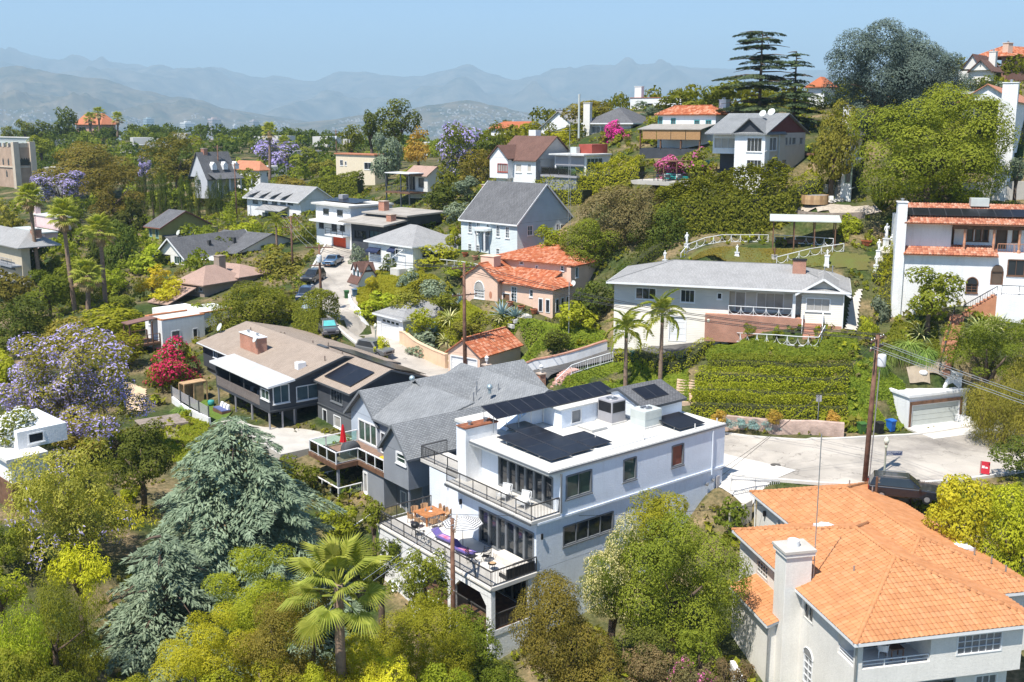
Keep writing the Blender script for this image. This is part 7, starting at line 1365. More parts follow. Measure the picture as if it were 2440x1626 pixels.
def lamp(name,label,base,h=3.6,m=None):
 a=empty(name,tuple(base),0,label,'street lamp'); m=m or mat('sage_lamp_post',(.42,.43,.33),.6,.08); MB().lathe([(.16,0),(.16,.3),(.09,.5),(.06,h-.5),(.09,h-.45),(.11,h-.25)],(0,0,0),10).build('post',m,a,True); MB().lathe([(.1,h-.25),(.2,h+.05),(.2,h+.2),(.08,h+.34),(.02,h+.42)],(0,0,0),12).build('globe',mat('frosted_globe',(.62,.62,.50),.3,.05),a,True); return a
lb=atz(2104,1172,-27.4); la=lamp('street_lamp','pale green globe street lamp with a street sign beside the black car',lb,3.9)
sg=MB().box(.05,1.25,-.02,.02,2.85,3.2).build('street_sign',mat('sign_blue',(.015,.03,.10),.4,.05),la); MB().box(.08,1.22,-.024,-.0205,2.88,3.17).build('sign_border',M_white,la); MB().box(.1,1.2,-.028,-.0245,2.9,3.15).build('sign_field',mat('sign_blue',(.015,.03,.1)),la)
def text(s_,size,m,parent,loc,rot=(pi/2,0,0)):
 c=bpy.data.curves.new('lettering','FONT'); c.body=s_; c.size=size; c.extrude=.002; o=bpy.data.objects.new('lettering',c); COL.objects.link(o); dg=bpy.context.evaluated_depsgraph_get(); me=bpy.data.meshes.new_from_object(o.evaluated_get(dg)); bpy.data.objects.remove(o); me.materials.clear(); o=obj('lettering',me,m,parent,loc); o.rotation_euler=rot; return o
text('HOLLYVISTA AV',.135,M_white,la,(.13,-.03,3.02)); MB().prism([(.14,2.955),(.2,2.995),(.2,2.97),(.55,2.97),(.55,2.94),(.2,2.94),(.2,2.915)],-.032,-.029).build('arrow',M_white,la)
lamp('bend_street_lamp','pale globe street lamp on the bend beside the grey car',gp(896,838),2.9); lamp('porch_lamp_post','white post lamp at the corner of the ranch house driveway',gp(1686,825),2.6,M_white)
for px,py,l in((1160,908,'brick gate pillar with white lantern at the garage side of the driveway'),(1289,930,'brick gate pillar with white lantern at the foot of the driveway steps')):
 a=empty('gate_pillar',tuple(gp(px,py)),.6,l,'pillar'); o=MB().box(-.35,.35,-.35,.35,-.5,1.7).build('shaft',M_brick,a); box_uv(o.data); MB().box(-.42,.42,-.42,.42,1.7,1.82).build('cap',M_brick,a); MB().lathe([(.05,1.82),(.05,2.1),(.16,2.15),(.2,2.5),(.24,2.52),(.02,2.75)],(0,0,0),6).build('lantern',M_white,a)
a=empty('yard_sign',tuple(gp(2345,1138)),-.5,'red real estate style sign on the kerb at right','sign'); MB().box(-.35,.35,-.02,.02,.3,1.3).build('panel',mat('sign_red',(.55,.03,.05),.5,.05),a); MB().box(-.22,-.02,-.03,-.021,.75,.95).box(.02,.2,-.03,-.021,.75,.88).build('white_print',M_white,a); MB().bar((-.3,0,0),(-.3,0,1.3),.05).build('post',M_metal,a)
a=empty('street_mirror',tuple(gp(1948,1008)),0,'square traffic sign on a thin post at the foot of the hedges','sign'); MB().bar((0,0,-1),(0,0,2.6),.06).build('post',M_metal,a); MB().box(-.25,.25,-.03,-.01,2.0,2.6).build('plate',M_acg,a)
# ------------------------------------------------------------------ bins
def bin_(label,base,c,rz=0.):
 a=empty('wheelie_bin',tuple(base),rz,label,'bin'); m=mat('bin_%d%d%d'%tuple(int(x*99) for x in c),c,.5,.08); mb=MB(); pr=[(.24,.26,.05),(.29,.33,.95),(.31,.36,.95),(.31,.36,1.0)]
 for x,y,z in pr:mb.v+=[(-x,-y,z),(x,-y,z),(x,y,z),(-x,y,z)]
 for i in range(3):
  for j in range(4):mb.f.append((i*4+j,i*4+(j+1)%4,i*4+4+(j+1)%4,i*4+4+j))
 mb.f.append((3,2,1,0)); mb.build('body',m,a); MB().prism([(-.38,1.0),(.4,1.0),(.42,1.06),(.1,1.14),(-.36,1.06)],-.33,.33,'x').build('lid',m,a); MB().bar((-.28,.42,.98),(.28,.42,.98),.04).build('handle',m,a)
 for x in(-.3,.3):w=MB().tube([(x-.03,.28,.13),(x+.03,.28,.13)],.13,10).build('wheel',M_black,a)
 return a
bin_('green wheeled bin left of the utility pole',gp(2052,1035),(.05,.13,.03),.3); bin_('black wheeled bin between the pole and the blue bin',gp(2094,1034),(.02,.02,.022),.4); bin_('bright blue wheeled bin beside the garage drive',gp(2122,1028),(.02,.13,.45),.5); bin_('dark green bin on the bend below the dormer garage',gp(826,712),(.03,.11,.03),.3); bin_('grey-blue bin beside the white wall on the bend',gp(845,708),(.08,.14,.2),.4); bin_('blue bin beside the pickup truck',gp(786,805),(.03,.2,.5),.3); bin_('dark green bin standing on the ranch driveway',gp(1510,862),(.02,.08,.05),.2)
# ------------------------------------------------------------------ cars
def car(label,P,az,c,kind='suv',L_=4.7,shade=None):
 a=empty('parked_car',tuple(P),pi/2-radians(az),label,'car','cars parked along the street'); m=mat('car_paint_%d_%d_%d'%tuple(int(v*999) for v in c),c,.28,.04,2,coat=.6,spec=.5); W2=.92; h=L_/2
 if kind=='pickup':low=[(-h,.5),(-h,1.08),(h*.42,1.08),(h*.5,1.12),(h-.12,1.02),(h,.8),(h,.45)]; cab=[(-.75,1.08),(-.6,1.78),(.75,1.8),(1.35,1.12)]
 elif kind=='sedan':low=[(-h,.45),(-h+.05,.88),(-h*.6,.95),(h*.4,.94),(h-.1,.78),(h,.6),(h,.38)]; cab=[(-h*.72,.94),(-h*.35,1.42),(h*.1,1.43),(h*.48,.93)]
 else:low=[(-h,.5),(-h+.03,1.02),(h*.42,1.02),(h-.15,.92),(h,.75),(h,.42)]; cab=[(-h+.08,1.02),(-h+.4,1.68),(h*.12,1.7),(h*.48,1.0)]
 o=MB().prism(low+[(h,.32),(-h,.32)][::1],-W2,W2).build('body',m,a); bevel(o,.09,3)
 mb=MB(); t=.80; n=len(cab); V=[(x,s_*(W2-.03 if z<1.2 else W2*t),z) for s_ in(-1,1) for x,z in cab]; mb.v=V; mb.f=[(0,1,2,3),(7,6,5,4),(0,4,5,1),(1,5,6,2),(2,6,7,3),(3,7,4,0)]; o=mb.build('cabin',m,a); bevel(o,.05,2)
 def pan(nm,q,mm,e=.012):
  q=[Vector(p) for p in q]; c0=sum(q,Vector())/4; nn=(q[1]-q[0]).cross(q[3]-q[0]).normalized(); nn=nn if nn.dot(c0-Vector((0,0,1.0)))>0 else-nn; q=[c0+(p-c0)*.84+nn*e for p in q]; MB().quad(*q).build(nm,mm,a)
 v=[Vector(p) for p in V]; pan('windscreen',(v[2],v[6],v[7],v[3]),shade or M_glass); pan('rear_window',(v[1],v[5],v[4],v[0]),M_glass); pan('side_window',(v[0],v[1],v[2],v[3]),M_glass); pan('side_window',(v[4],v[5],v[6],v[7]),M_glass)
 for x in(-h*.62,h*.62):
  for s_ in(-1,1):w=MB().tube([(x,s_*(W2-.2),.34),(x,s_*(W2+.02),.34)],.34,16).build('wheel',M_black,a); MB().tube([(x,s_*(W2+.0),.34),(x,s_*(W2+.035),.34)],.2,12).build('rim',M_metal,w)
 for s_ in(-1,1):MB().box(h-.05,h+.015,s_*.72-.17,s_*.72+.17,.68,.82).build('headlight',M_glassl,a); MB().box(-h-.015,-h+.03,s_*.75-.1,s_*.75+.1,.7,.95).build('tail_light',mat('tail_red',(.3,.01,.01),.3),a); MB().box(h*.38,h*.38+.18,s_*(W2+.1)-.1,s_*(W2+.1)+.1,1.0,1.14).build('mirror',m,a)
 MB().box(h-.02,h+.02,-.45,.45,.5,.68).build('grille',M_black,a)
 if kind=='suv':
  for s_ in(-1,1):MB().bar((-h*.6,s_*.62,1.76),(h*.05,s_*.62,1.78),.04).build('roof_rail',M_metal,a)
 return a
car('black estate car behind the wooden fence at the street corner',atz(2152,1186,-27.3),108,(.012,.014,.02),'suv',5.0)
dd= lambda i:degrees(atan2(RP[i+1][0]-RP[i][0],RP[i+1][1]-RP[i][1]))
for(px,py),az,c,k,l,sh in(((782,797),160,(.09,.09,.10),'pickup','dark grey pickup truck with a windscreen shade parked behind the tall hedge',mat('sunshade',(.10,.42,.40),.4)),((741,742),178,(.30,.36,.42),'sedan','pale silver-blue car parked behind the dark blue one',None),((730,716),182,(.015,.03,.075),'suv','dark blue van parked second from the black car on the street',None),((747,672),195,(.02,.02,.022),'suv','black car parked nearest to the left of the transformer pole',None),((794,632),190,(.05,.12,.22),'sedan','blue car parked at the far end of the street',None),((893,848),128,(.16,.16,.155),'suv','grey car with roof rails below the globe lamp on the bend',None)):
 car(l,gp(px,py)+[0,0,.1],az,c,k,4.6,sh)
 # ------------------------------------------------------------------ garden ornaments
def statue(label,base,h=1.7,m=None,ped=.8,arm=1):
 h*=.72; ped*=.7
 a=empty('garden_statue',tuple(base),RND.uniform(-.6,.6),label,'statue','white garden statues'); m=m or M_white; MB().box(-.28,.28,-.28,.28,-.3,ped*.15).box(-.22,.22,-.22,.22,ped*.15,ped*.9).box(-.27,.27,-.27,.27,ped*.9,ped).build('pedestal',M_conc if m is not M_white else M_white,a)
 s_=h/1.7; mb=MB(); mb.tube([(0,0,ped),(.02,0,ped+.4*s_),(.0,0,ped+.8*s_),(.03,0,ped+1.05*s_),(.0,0,ped+1.35*s_),(0,0,ped+1.42*s_),(0,-.02,ped+1.5*s_),(0,-.02,ped+1.62*s_),(0,0,ped+1.7*s_)],[.2*s_,.17*s_,.19*s_,.14*s_,.2*s_,.07*s_,.1*s_,.11*s_,.03*s_],12)
 mb.build('figure',m,a,True); MB().tube([(.19*s_,0,ped+1.32*s_),(.3*s_,-.05,ped+1.05*s_),(.12*s_,-.22,ped+(.95 if arm else 1.4)*s_)],[.06*s_,.05*s_,.035*s_],8).build('arm',m,a,True); MB().tube([(-.19*s_,0,ped+1.32*s_),(-.3*s_,0,ped+1.0*s_),(-.22*s_,-.1,ped+.75*s_)],[.06*s_,.05*s_,.035*s_],8).build('arm',m,a,True)
for(px,py),h,ped,l,dk in(((1636,590),1.9,.6,'white statue at the left end of the curved garden railing',0),((1584,632),1.5,.9,'white statue at the end of the clipped hedge',0),((1756,610),1.2,.6,'white seated statue on the upper lawn',0),((1845,618),1.2,.7,'dark bronze statue on the upper lawn',1),((1970,634),.9,1.7,'white figure on a tall white column on the lawn',0),((2087,650),1.6,1.2,'nearest white statue beside the stepped hedges',0),((2093,612),1.7,1.0,'white statue in the middle of the row beside the stepped hedges',0),((2110,592),2.3,1.6,'tallest white statue group on the grey pedestal',0),((2124,594),1.7,.6,'white statue behind the tall pedestal',0)):statue(l,gp(px,py),h,M_wood if dk else None,ped,0)
a=House('garden_shelter','open garden shelter with pale metal roof on dark posts','shelter',gp(1990,590),14,0); v1=a.vat(1845,0,2.5)
a.slab('roof',[[(-.4,-.5,2.9),(-.4,v1+.5,2.9),(3.8,v1+.5,3.25),(3.8,-.5,3.25)]],M_acl,.1,uv=False)
for v in(0,v1*.33,v1*.66,v1):
 for u in(0,3.4):a.box('post',u,u+.12,v,v+.12,-.5,2.85,M_wood)
a.box('bench',2.5,3.0,.5,v1-.5,0,.45,M_wood)
a=empty('hot_tub',tuple(gp(1940,486)),0,'round wooden hot tub on the pale patio','hot tub'); mb=MB(); k=28
for i in range(k):t=2*pi*i/k; s_=MB().box(-.19,.19,1.55,1.62,0,1.1).build('stave',M_woodl if i%3 else mat('cedar_stave',(.38,.23,.12),.7,.2),a); s_.rotation_euler=(0,0,t)
MB().lathe([(.01,1.0),(1.52,1.0),(1.52,1.04),(.01,1.08)],(0,0,0),24).build('cover',M_greyp,a)
a=empty('wood_planter',tuple(gp(1872,486)),0,'small timber planter box left of the hot tub','planter')
for i in range(4):MB().box(-.9,.9,-.4,-.35,i*.2,i*.2+.18).box(-.9,.9,.35,.4,i*.2,i*.2+.18).build('plank',M_woodl,a)
a=empty('deck_chair',tuple(gp(1981,484)),.4,'white wooden chair beside the hot tub','chair'); chair_mesh(a,M_white,M_white)
# the terrace of the hill house
P0=gp(1690,432); HT=House('hill_terrace','paved terrace with dark rail beside the hill house','terrace',P0,40,0); HT.box('slab',-4.5,4,.2,9,-.5,.0,M_conc); HT.rail([(-4.4,9,0),(-4.4,.3,0),(-1,.3,0)],M_black,bal=False,rails=[.3,.6,.85])
a=empty('canopy_daybed',tuple(HT.wld(-.5,4.5,0)),.7,'outdoor daybed with turquoise cushions under a timber canopy','daybed')
for x in(-1.3,1.3):
 for y in(-1.1,1.1):MB().box(x-.06,x+.06,y-.06,y+.06,0,2.4).build('post',M_wood,a)
MB().box(-1.4,1.4,-1.2,1.2,2.4,2.5).build('canopy',M_wood,a); MB().box(-1.2,1.2,-1,1,.2,.5).build('mattress',mat('turquoise_fabric',(.05,.45,.42),.8,.1),a)
for k in range(4):MB().box(-1.1+k*.58,-.62+k*.58,.55,.85,.5,.85).build('cushion',mat('turquoise_fabric',(.05,.45,.42)),a)
for k,(u,v) in enumerate(((2.6,2.0),(2.6,3.4))):
 mb=MB()
 for i in range(6):x=i*.13; mb.prism([(x,2.5),(x+.13,2.5),(x+.1-.3*(1-abs(i-3)/3)*0,1.3),(x+.02,1.3)],-.04 if i%2 else.02,.0 if i%2 else.06)
 o=mb.build('teal_curtain',mat('teal_fabric',(.04,.28,.32),.85,.1)); o.location=tuple(HT.wld(u,v,0)); o.rotation_euler=(0,0,.8); tag(o,('left' if k else 'right')+' teal curtain gathered at the hill house porch','curtain')
for i,(u,v) in enumerate(((-3.4,2.2),(-3.4,4.0),(-3.4,5.8),(-2.2,3.2),(-2.2,5.0))):
 a=empty('patio_chair',tuple(HT.wld(u,v,0)),RND.uniform(0,6),('first','second','third','fourth','last')[i]+' patio chair counted from the right on the hill house terrace','chair','hill terrace chairs'); chair_mesh(a,M_white if i>2 else M_dgrey,M_dgrey)
a=empty('terrace_table',tuple(HT.wld(-2.9,4.6,0)),.7,'dark dining table on the hill house terrace','table'); MB().box(-1.2,1.2,-.45,.45,.7,.75).build('top',M_dgrey,a)
for x in(-1.1,1.1):
 for y in(-.4,.4):MB().box(x-.03,x+.03,y-.03,y+.03,0,.7).build('leg',M_dgrey,a)
def pot(label,P,r=.3,m=None): return tag(MB().lathe([(r*.6,0),(r,r*1.2),(r*1.12,r*1.25),(r*1.12,r*1.45),(r*.9,r*1.45),(r*.85,r*1.2)],tuple(P),12).build('flower_pot',m or M_tileP),label,'pot')
for(px,py),l in(((1242,740),'small terracotta pot beside the pink house bay'),((1272,748),'large terracotta pot with dry plant before the pink bay'),((1108,612),'terracotta pot left of the colonial door'),((1132,620),'terracotta pot right of the colonial door'),((1215,730),'terracotta pot by the pink house entrance'),((2060,585),'terracotta jar on the statue terrace, left of two'),((2068,586),'terracotta jar on the statue terrace, right of two')):pot(l,gp(px,py),.4)
a=empty('white_rock',tuple(gp(2200,892)),0,'big white boulder on the dirt terrace above the garage','rock'); MB().ball((0,0,.15),.42,9,6,.6).build('stone',M_white,a,True)
for i in range(7):p=gp(2262+8*(i%4)+RND.uniform(-3,3),897+5*(i//4)); tag(MB().ball(tuple(p+[0,0,.12]),RND.uniform(.2,.34),8,5,.7).build('pale_stone',M_concl,None,True),'pale rounded stone in the heap at the top of the brick stair','stone','heap of pale stones')
# far towers of the town
for px,w_,py,Y_,c,l in((352,26,283,5600,(.42,.50,.52),'blue glass office tower in the hazy town left of the others'),(443,36,292,5200,(.66,.64,.60),'broad white office block in the hazy town'),(508,32,283,5400,(.55,.42,.38),'pinkish office tower in the hazy town'),(605,24,288,5000,(.42,.36,.35),'brown striped office tower in the hazy town'),(560,12,298,5500,(.65,.64,.62),'small white tower in the hazy town between the taller ones')):
 H=House('office_tower',l,'tower',at(px,330,Y_),45,0,'office towers in the haze'); hh=H.wat(py); uu=w_/F*Y_*.7; m=mat('tower_%d'%px,c,.6,.05,.05); H.box('shaft',0,uu,0,uu,-30,hh,m); H.box('penthouse',uu*.25,uu*.7,uu*.2,uu*.7,hh,hh+6,m)
 for k in range(int(hh/8)):H.part('window_band',MB().box(-.6,uu+.01,-.6,uu+.01,k*8+2,k*8+5),M_glassb)
 # ------------------------------------------------------------------ plants
M_bark=mat('bark',(.12,.085,.06),.95,.3,3,.6,8); M_barkp=mat('palm_bark',(.25,.17,.12),.95,.25,4,.6,10)
LM=dict(dark=leaf_mat('leaf_dark',(.036,.054,.010),(.095,.108,.018),.25),mid=leaf_mat('leaf_mid',(.076,.094,.011),(.180,.190,.022),.3),olive=leaf_mat('leaf_olive',(.100,.096,.016),(.215,.185,.032),.28),lime=leaf_mat('leaf_lime',(.225,.225,.014),(.43,.39,.03),.35),bright=leaf_mat('leaf_bright',(.145,.168,.013),(.31,.31,.028),.35),yellow=leaf_mat('leaf_yellow',(.29,.26,.02),(.45,.37,.03),.35),bud=leaf_mat('leaf_bud',(.15,.16,.025),(.40,.37,.07),.3),grey=leaf_mat('leaf_grey',(.10,.135,.085),(.20,.235,.15),.2),cedar=leaf_mat('leaf_cedar',(.085,.118,.072),(.215,.262,.170),.15,hue=.005,val=.08),dcedar=leaf_mat('leaf_dcedar',(.030,.050,.026),(.085,.105,.045),.12,hue=.01,val=.1),bcedar=leaf_mat('leaf_bcedar',(.045,.068,.056),(.125,.155,.125),.12,hue=.005,val=.1),rust=leaf_mat('leaf_rust',(.085,.075,.03),(.16,.115,.05),.25),jac=leaf_mat('blossom_jacaranda',(.25,.21,.42),(.43,.38,.62),.3,hue=.01,val=.1),mag=leaf_mat('blossom_magenta',(.45,.02,.22),(.62,.06,.36),.3,hue=.01,val=.1),red=leaf_mat('blossom_red',(.40,.01,.06),(.58,.04,.12),.3,hue=.01,val=.1),pinkb=leaf_mat('blossom_pink',(.34,.06,.17),(.52,.16,.30),.3,hue=.01,val=.1),cream=leaf_mat('blossom_cream',(.40,.37,.14),(.60,.54,.26),.3,hue=.01,val=.1),orange=leaf_mat('blossom_orange',(.26,.17,.03),(.42,.28,.06),.3,hue=.01,val=.1),white=leaf_mat('blossom_white',(.55,.58,.60),(.75,.76,.78),.3,hue=.01,val=.08),ivy=leaf_mat('leaf_ivy',(.06,.10,.010),(.21,.235,.028),.3,hue=.01,val=.1),hedge=leaf_mat('leaf_hedge',(.145,.165,.010),(.32,.31,.025),.3,hue=.012,val=.12),succ=leaf_mat('leaf_succulent',(.12,.21,.19),(.24,.34,.31),.1,hue=.01,val=.1),agave=leaf_mat('leaf_agave',(.12,.19,.19),(.26,.34,.34),.08,hue=.01,val=.1),varie=leaf_mat('leaf_variegated',(.20,.24,.08),(.55,.52,.26),.15,hue=.01,val=.1),palm=leaf_mat('leaf_palm',(.14,.17,.02),(.33,.33,.07),.3,hue=.01,val=.1),dead=leaf_mat('leaf_dead',(.22,.15,.08),(.36,.27,.15),.2),grass=leaf_mat('leaf_grass',(.10,.15,.03),(.22,.27,.07),.3))
PROTO={}
def crown(kind,N,seed):
 """leaves of a unit crown: clumps of foliage with gaps between; returns P, N, D, S, rnd"""
 r=np.random.default_rng(seed*7+1)
 nc,rc,asp,out,size=dict(round=(46,.30,.55,.5,1.),dense=(70,.27,.6,.65,1.),loose=(60,.20,.42,.35,.95),dome=(60,.27,.5,.5,1.),weep=(70,.22,.26,.25,1.2),umbrella=(60,.22,.5,.45,1.),column=(60,.34,.5,.6,1.),spiky=(60,.26,.32,.3,1.1))[kind]
 nb_=max(7,nc//6); d=r.normal(size=(nb_,3)); d/=np.linalg.norm(d,axis=1,keepdims=True); lob=d*(r.random(nb_)**.4*.62)[:,None]
 e=r.normal(size=(nc,3)); e/=np.linalg.norm(e,axis=1,keepdims=True); C=lob[np.arange(nc)%nb_]+e*(r.random(nc)**.5*.36)[:,None]; C*=np.minimum(1,(1-rc*.8)/np.maximum(np.linalg.norm(C,axis=1,keepdims=True),.01))
 lo_,hi_=C.min(0),C.max(0); C=(C-(lo_+hi_)/2)/((hi_-lo_)/2)*(1-rc*.85); q=np.linalg.norm(C,axis=1,keepdims=True); C*=np.minimum(1,(1.04-rc*.7)/np.maximum(q,.01))
 if kind=='dome':C[:,2]=np.abs(C[:,2])*1.25-.55
 if kind=='umbrella':C[:,2]=.45+.25*C[:,2]-.75*(C[:,0]**2+C[:,1]**2)
 if kind=='column':C[:,2]=r.uniform(-.8,.8,nc); C[:,:2]*=(.75-.15*C[:,2:3])/.72
 if kind in('round','dense','loose','spiky'):C[:,2]=np.where(C[:,2]<-.55,-.55+.3*(C[:,2]+.55),C[:,2])
 R_=rc*r.uniform(.7,1.25,nc); M_=int(N*2.2)
 w=R_**2; k=r.choice(nc,M_,p=w/w.sum()); dd=r.normal(size=(M_,3)); dd[:,2]+=.25; dd/=np.linalg.norm(dd,axis=1,keepdims=True)
 lump=.78+.34*r.random(M_)**.8
 P=C[k]+dd*(R_[k]*lump)[:,None]*np.array([1,1,.85])
 keep=np.ones(M_,bool)
 for j in range(nc):keep&=~((((P-C[j])**2).sum(1)<(R_[j]*.72)**2)&(k!=j))
 idx=np.where(keep)[0][:N]; P,dd,k=P[idx],dd[idx],k[idx]
 if kind=='weep':P[:,2]-=r.random(len(P))**2*.3
 Nn=dd*(out+.35)+P/(np.linalg.norm(P,axis=1,keepdims=True)+.2)*.3+np.array([0,0,.3])+r.normal(size=P.shape)*.34
 D=dd+r.normal(size=P.shape)*.5+(np.array([0,0,-1.6]) if kind=='weep' else np.array([0,0,.5]) if kind=='spiky' else 0)
 S=np.full(len(P),size*1.72*sqrt(4*pi*1.15/N))*r.uniform(.65,1.35,len(P)); ck=r.random(nc)
 return P,Nn,D,S,.55*r.random(len(P))+.45*ck[k],asp
def proto(kind,N,v,m,frac=0.):
 key=(kind,N,v,m,frac)
 if key not in PROTO:
  P,Nn,D,S,rn,asp=crown(kind,N,v*13+N%17)
  if frac:
   q=fbm(P[:,0]*2.2+9,P[:,1]*2.2+P[:,2]*1.7+5,3,v)*.75+RNG.random(len(P))*.35; k=q>np.quantile(q,1-min(frac,.97)); P,Nn,D,S,rn=P[k]*1.015,Nn[k],D[k],S[k],RNG.random(k.sum())
  me=leaf_quads(P,Nn,S,asp,rn,D,'foliage'); me.materials.append(LM[m]); PROTO[key]=me
 return PROTO[key]
def trunk_mesh(h,r,limbs,seed,spread):
 rr=random.Random(seed); mb=MB(); mb.tube([(0,0,-.5),(rr.uniform(-.1,.1)*r*4,rr.uniform(-.1,.1)*r*4,h*.35),(rr.uniform(-.2,.2)*spread*.2,rr.uniform(-.2,.2)*spread*.2,h*.72)],[r*1.25,r,r*.7],8)
 for i in range(limbs):a=i*2.4+rr.random(); z0=h*rr.uniform(.45,.7); e=spread*rr.uniform(.4,.75); mb.tube([(0,0,z0),(cos(a)*e*.5,sin(a)*e*.5,z0+(h-z0)*.55),(cos(a)*e,sin(a)*e,h*rr.uniform(.8,1.15))],[r*.6,r*.38,r*.14],6)
 return mb.mesh('trunk',True,fix=False)
NV=[0]
def tree(kind,m,box,Y,label,name='tree',cat='tree',group=None,blossom=None,bfrac=.35,ry=None,tk=None,N=None,base=None,var=None):
 """a tree by the outline its crown shows (pixel box) and its distance"""
 x0,y0,x1,y1=box; c=at((x0+x1)/2,(y0+y1)/2,Y); sc=c[1]*cos(TH)-c[2]*sin(TH); rx=(x1-x0)/2*sc/F; rz=(y1-y0)/2*sc/F/.96; ry=(ry or 1.)*(rx if kind!='column' else rx)
 if ry>1.6*rz:ry=1.6*rz
 g=gz(c[0],c[1]); g=min(g,c[2]-rz*.5); root=empty(name,(c[0],c[1],g),RND.uniform(-.4,.4),label,cat,group); h=c[2]-g
 px=(x1-x0)*(y1-y0)*.176; N=N or int(min(42000,max(1500,px*1.15))); N=[n for n in(1500,3000,6000,11000,20000,32000,42000) if n>=N*.8][0] if N<52000 else N; NV[0]+=1; v=NV[0]%(3 if N<=6000 else 2 if N<=11000 else 50) if var is None else var
 if cat=='tree' or h>2.2:
  o=obj('trunk',trunk_mesh(h,max(.08,min(.5,h*.03+rx*.03)),5 if rx>1.5 else 3,NV[0],rx*.8),M_bark,root)
 cr=obj('crown',proto(kind,N,v,m),None,root,(0,0,h)); cr.scale=(rx,ry,rz); cr.rotation_euler=(0,0,RND.uniform(0,6.28)); cr.name='crown' if cat=='tree' else 'foliage'
 if blossom:
  b=obj('blossom',proto(kind,N,v,blossom,bfrac),None,root,(0,0,h)); b.scale=(rx*1.03,ry*1.03,rz*1.04); b.rotation_euler=(0,0,cr.rotation_euler[2]+.0)
 return root
def bush(kind,m,box,Y,label,**k): return tree(kind,m,box,Y,label,name=k.pop('name','shrub'),cat=k.pop('cat','shrub'),**k)
def cedar(name,label,base,Hh,R_,m,droop=.35,rise=.12,prof=None,nl=None,nb=8,dens=1.,size=.42,seed=1,gap=0.,z0=.06,jit=0.,asp=.26):
 r=np.random.default_rng(seed); P,Nn,D,S=[],[],[],[]; nl=nl or int(Hh/.75); prof=prof or( lambda t:(1-t)**.8)
 for i in range(nl):
  t=z0+(1-z0)*(i+r.random()*.6)/nl
  if r.random()<gap:continue
  jl=1-jit*r.random()
  for j in range(nb):
   L_=jl*R_*prof(t)*r.uniform(.6-jit*.3,1.12)+.3; a=r.uniform(0,2*pi); n=max(5,int(L_*L_*.34*9*dens+8*L_*dens)); s=r.random(n)**.6; w=.30*L_*np.sin(pi*np.clip(s,0,1)**.8)+.1
   lat=r.uniform(-1,1,n)*w; x=L_*s; z=Hh*t+rise*x-droop*L_*s**2.2-np.abs(lat)*.28-r.random(n)*.16
   ca,sa=cos(a),sin(a); P.append(np.stack([x*ca-lat*sa,x*sa+lat*ca,z],1)); sg=np.sign(lat)
   D.append(np.stack([ca*(.9+s*0)-sa*sg*.8,sa*.9+ca*sg*.8,-droop*1.3*s-.1],1)+r.normal(size=(n,3))*.25); Nn.append(np.stack([r.normal(size=n)*.3,r.normal(size=n)*.3,np.ones(n)],1)+np.stack([ca*s*.5,sa*s*.5,0*s],1)); S.append(size*r.uniform(.6,1.3,n))
 P,Nn,D,S=(np.concatenate(q) for q in(P,Nn,D,S)); root=empty(name,tuple(base),0,label,'tree'); me=leaf_quads(P,Nn,S,asp,r.random(len(P)),D,'needles'); obj('crown',me,LM[m],root)
 mb=MB().tube([(0,0,-1),(0,0,Hh*.5),(0,0,Hh*.97)],[Hh*.024,Hh*.015,.05],10)
 for i in range(26):t=z0+(1-z0)*i/26; a=i*2.4; L_=R_*prof(t)*.8; mb.tube([(0,0,Hh*t),(cos(a)*L_*.5,sin(a)*L_*.5,Hh*t+rise*L_*.5-droop*L_*.12),(cos(a)*L_,sin(a)*L_,Hh*t+rise*L_-droop*L_*.7)],[.12,.07,.02],5)
 obj('trunk',mb.mesh('trunk',True,fix=False),M_bark,root); return root
def fan_mesh(n=20,R_=1.,seed=0,fold=.12):
 r=random.Random(seed); mb=MB(); mb.tube([(0,0,0),(.55,0,.02),(1.0,0,.0)],[.035,.025,.02],5)
 for i in range(n):
  a0=-2.35+4.7*i/n; a1=-2.35+4.7*(i+1)/n; am=(a0+a1)/2; L_=.78*R_*(.82+.18*cos(am))*r.uniform(.9,1.06); q=L_*.55; dz=-.32*L_
  h=Vector((1,0,0)); p= lambda a,l,z:(1+cos(a)*l,sin(a)*l,z)
  b=len(mb.v); mb.v+=[tuple(h),p(a0,q,0),p(am,q,fold*q),p(a1,q,0),p(am,L_,dz)]; mb.f+=[(b,b+1,b+2),(b,b+2,b+3),(b+1,b+4,b+2),(b+2,b+4,b+3)]
 return mb
FANS={}
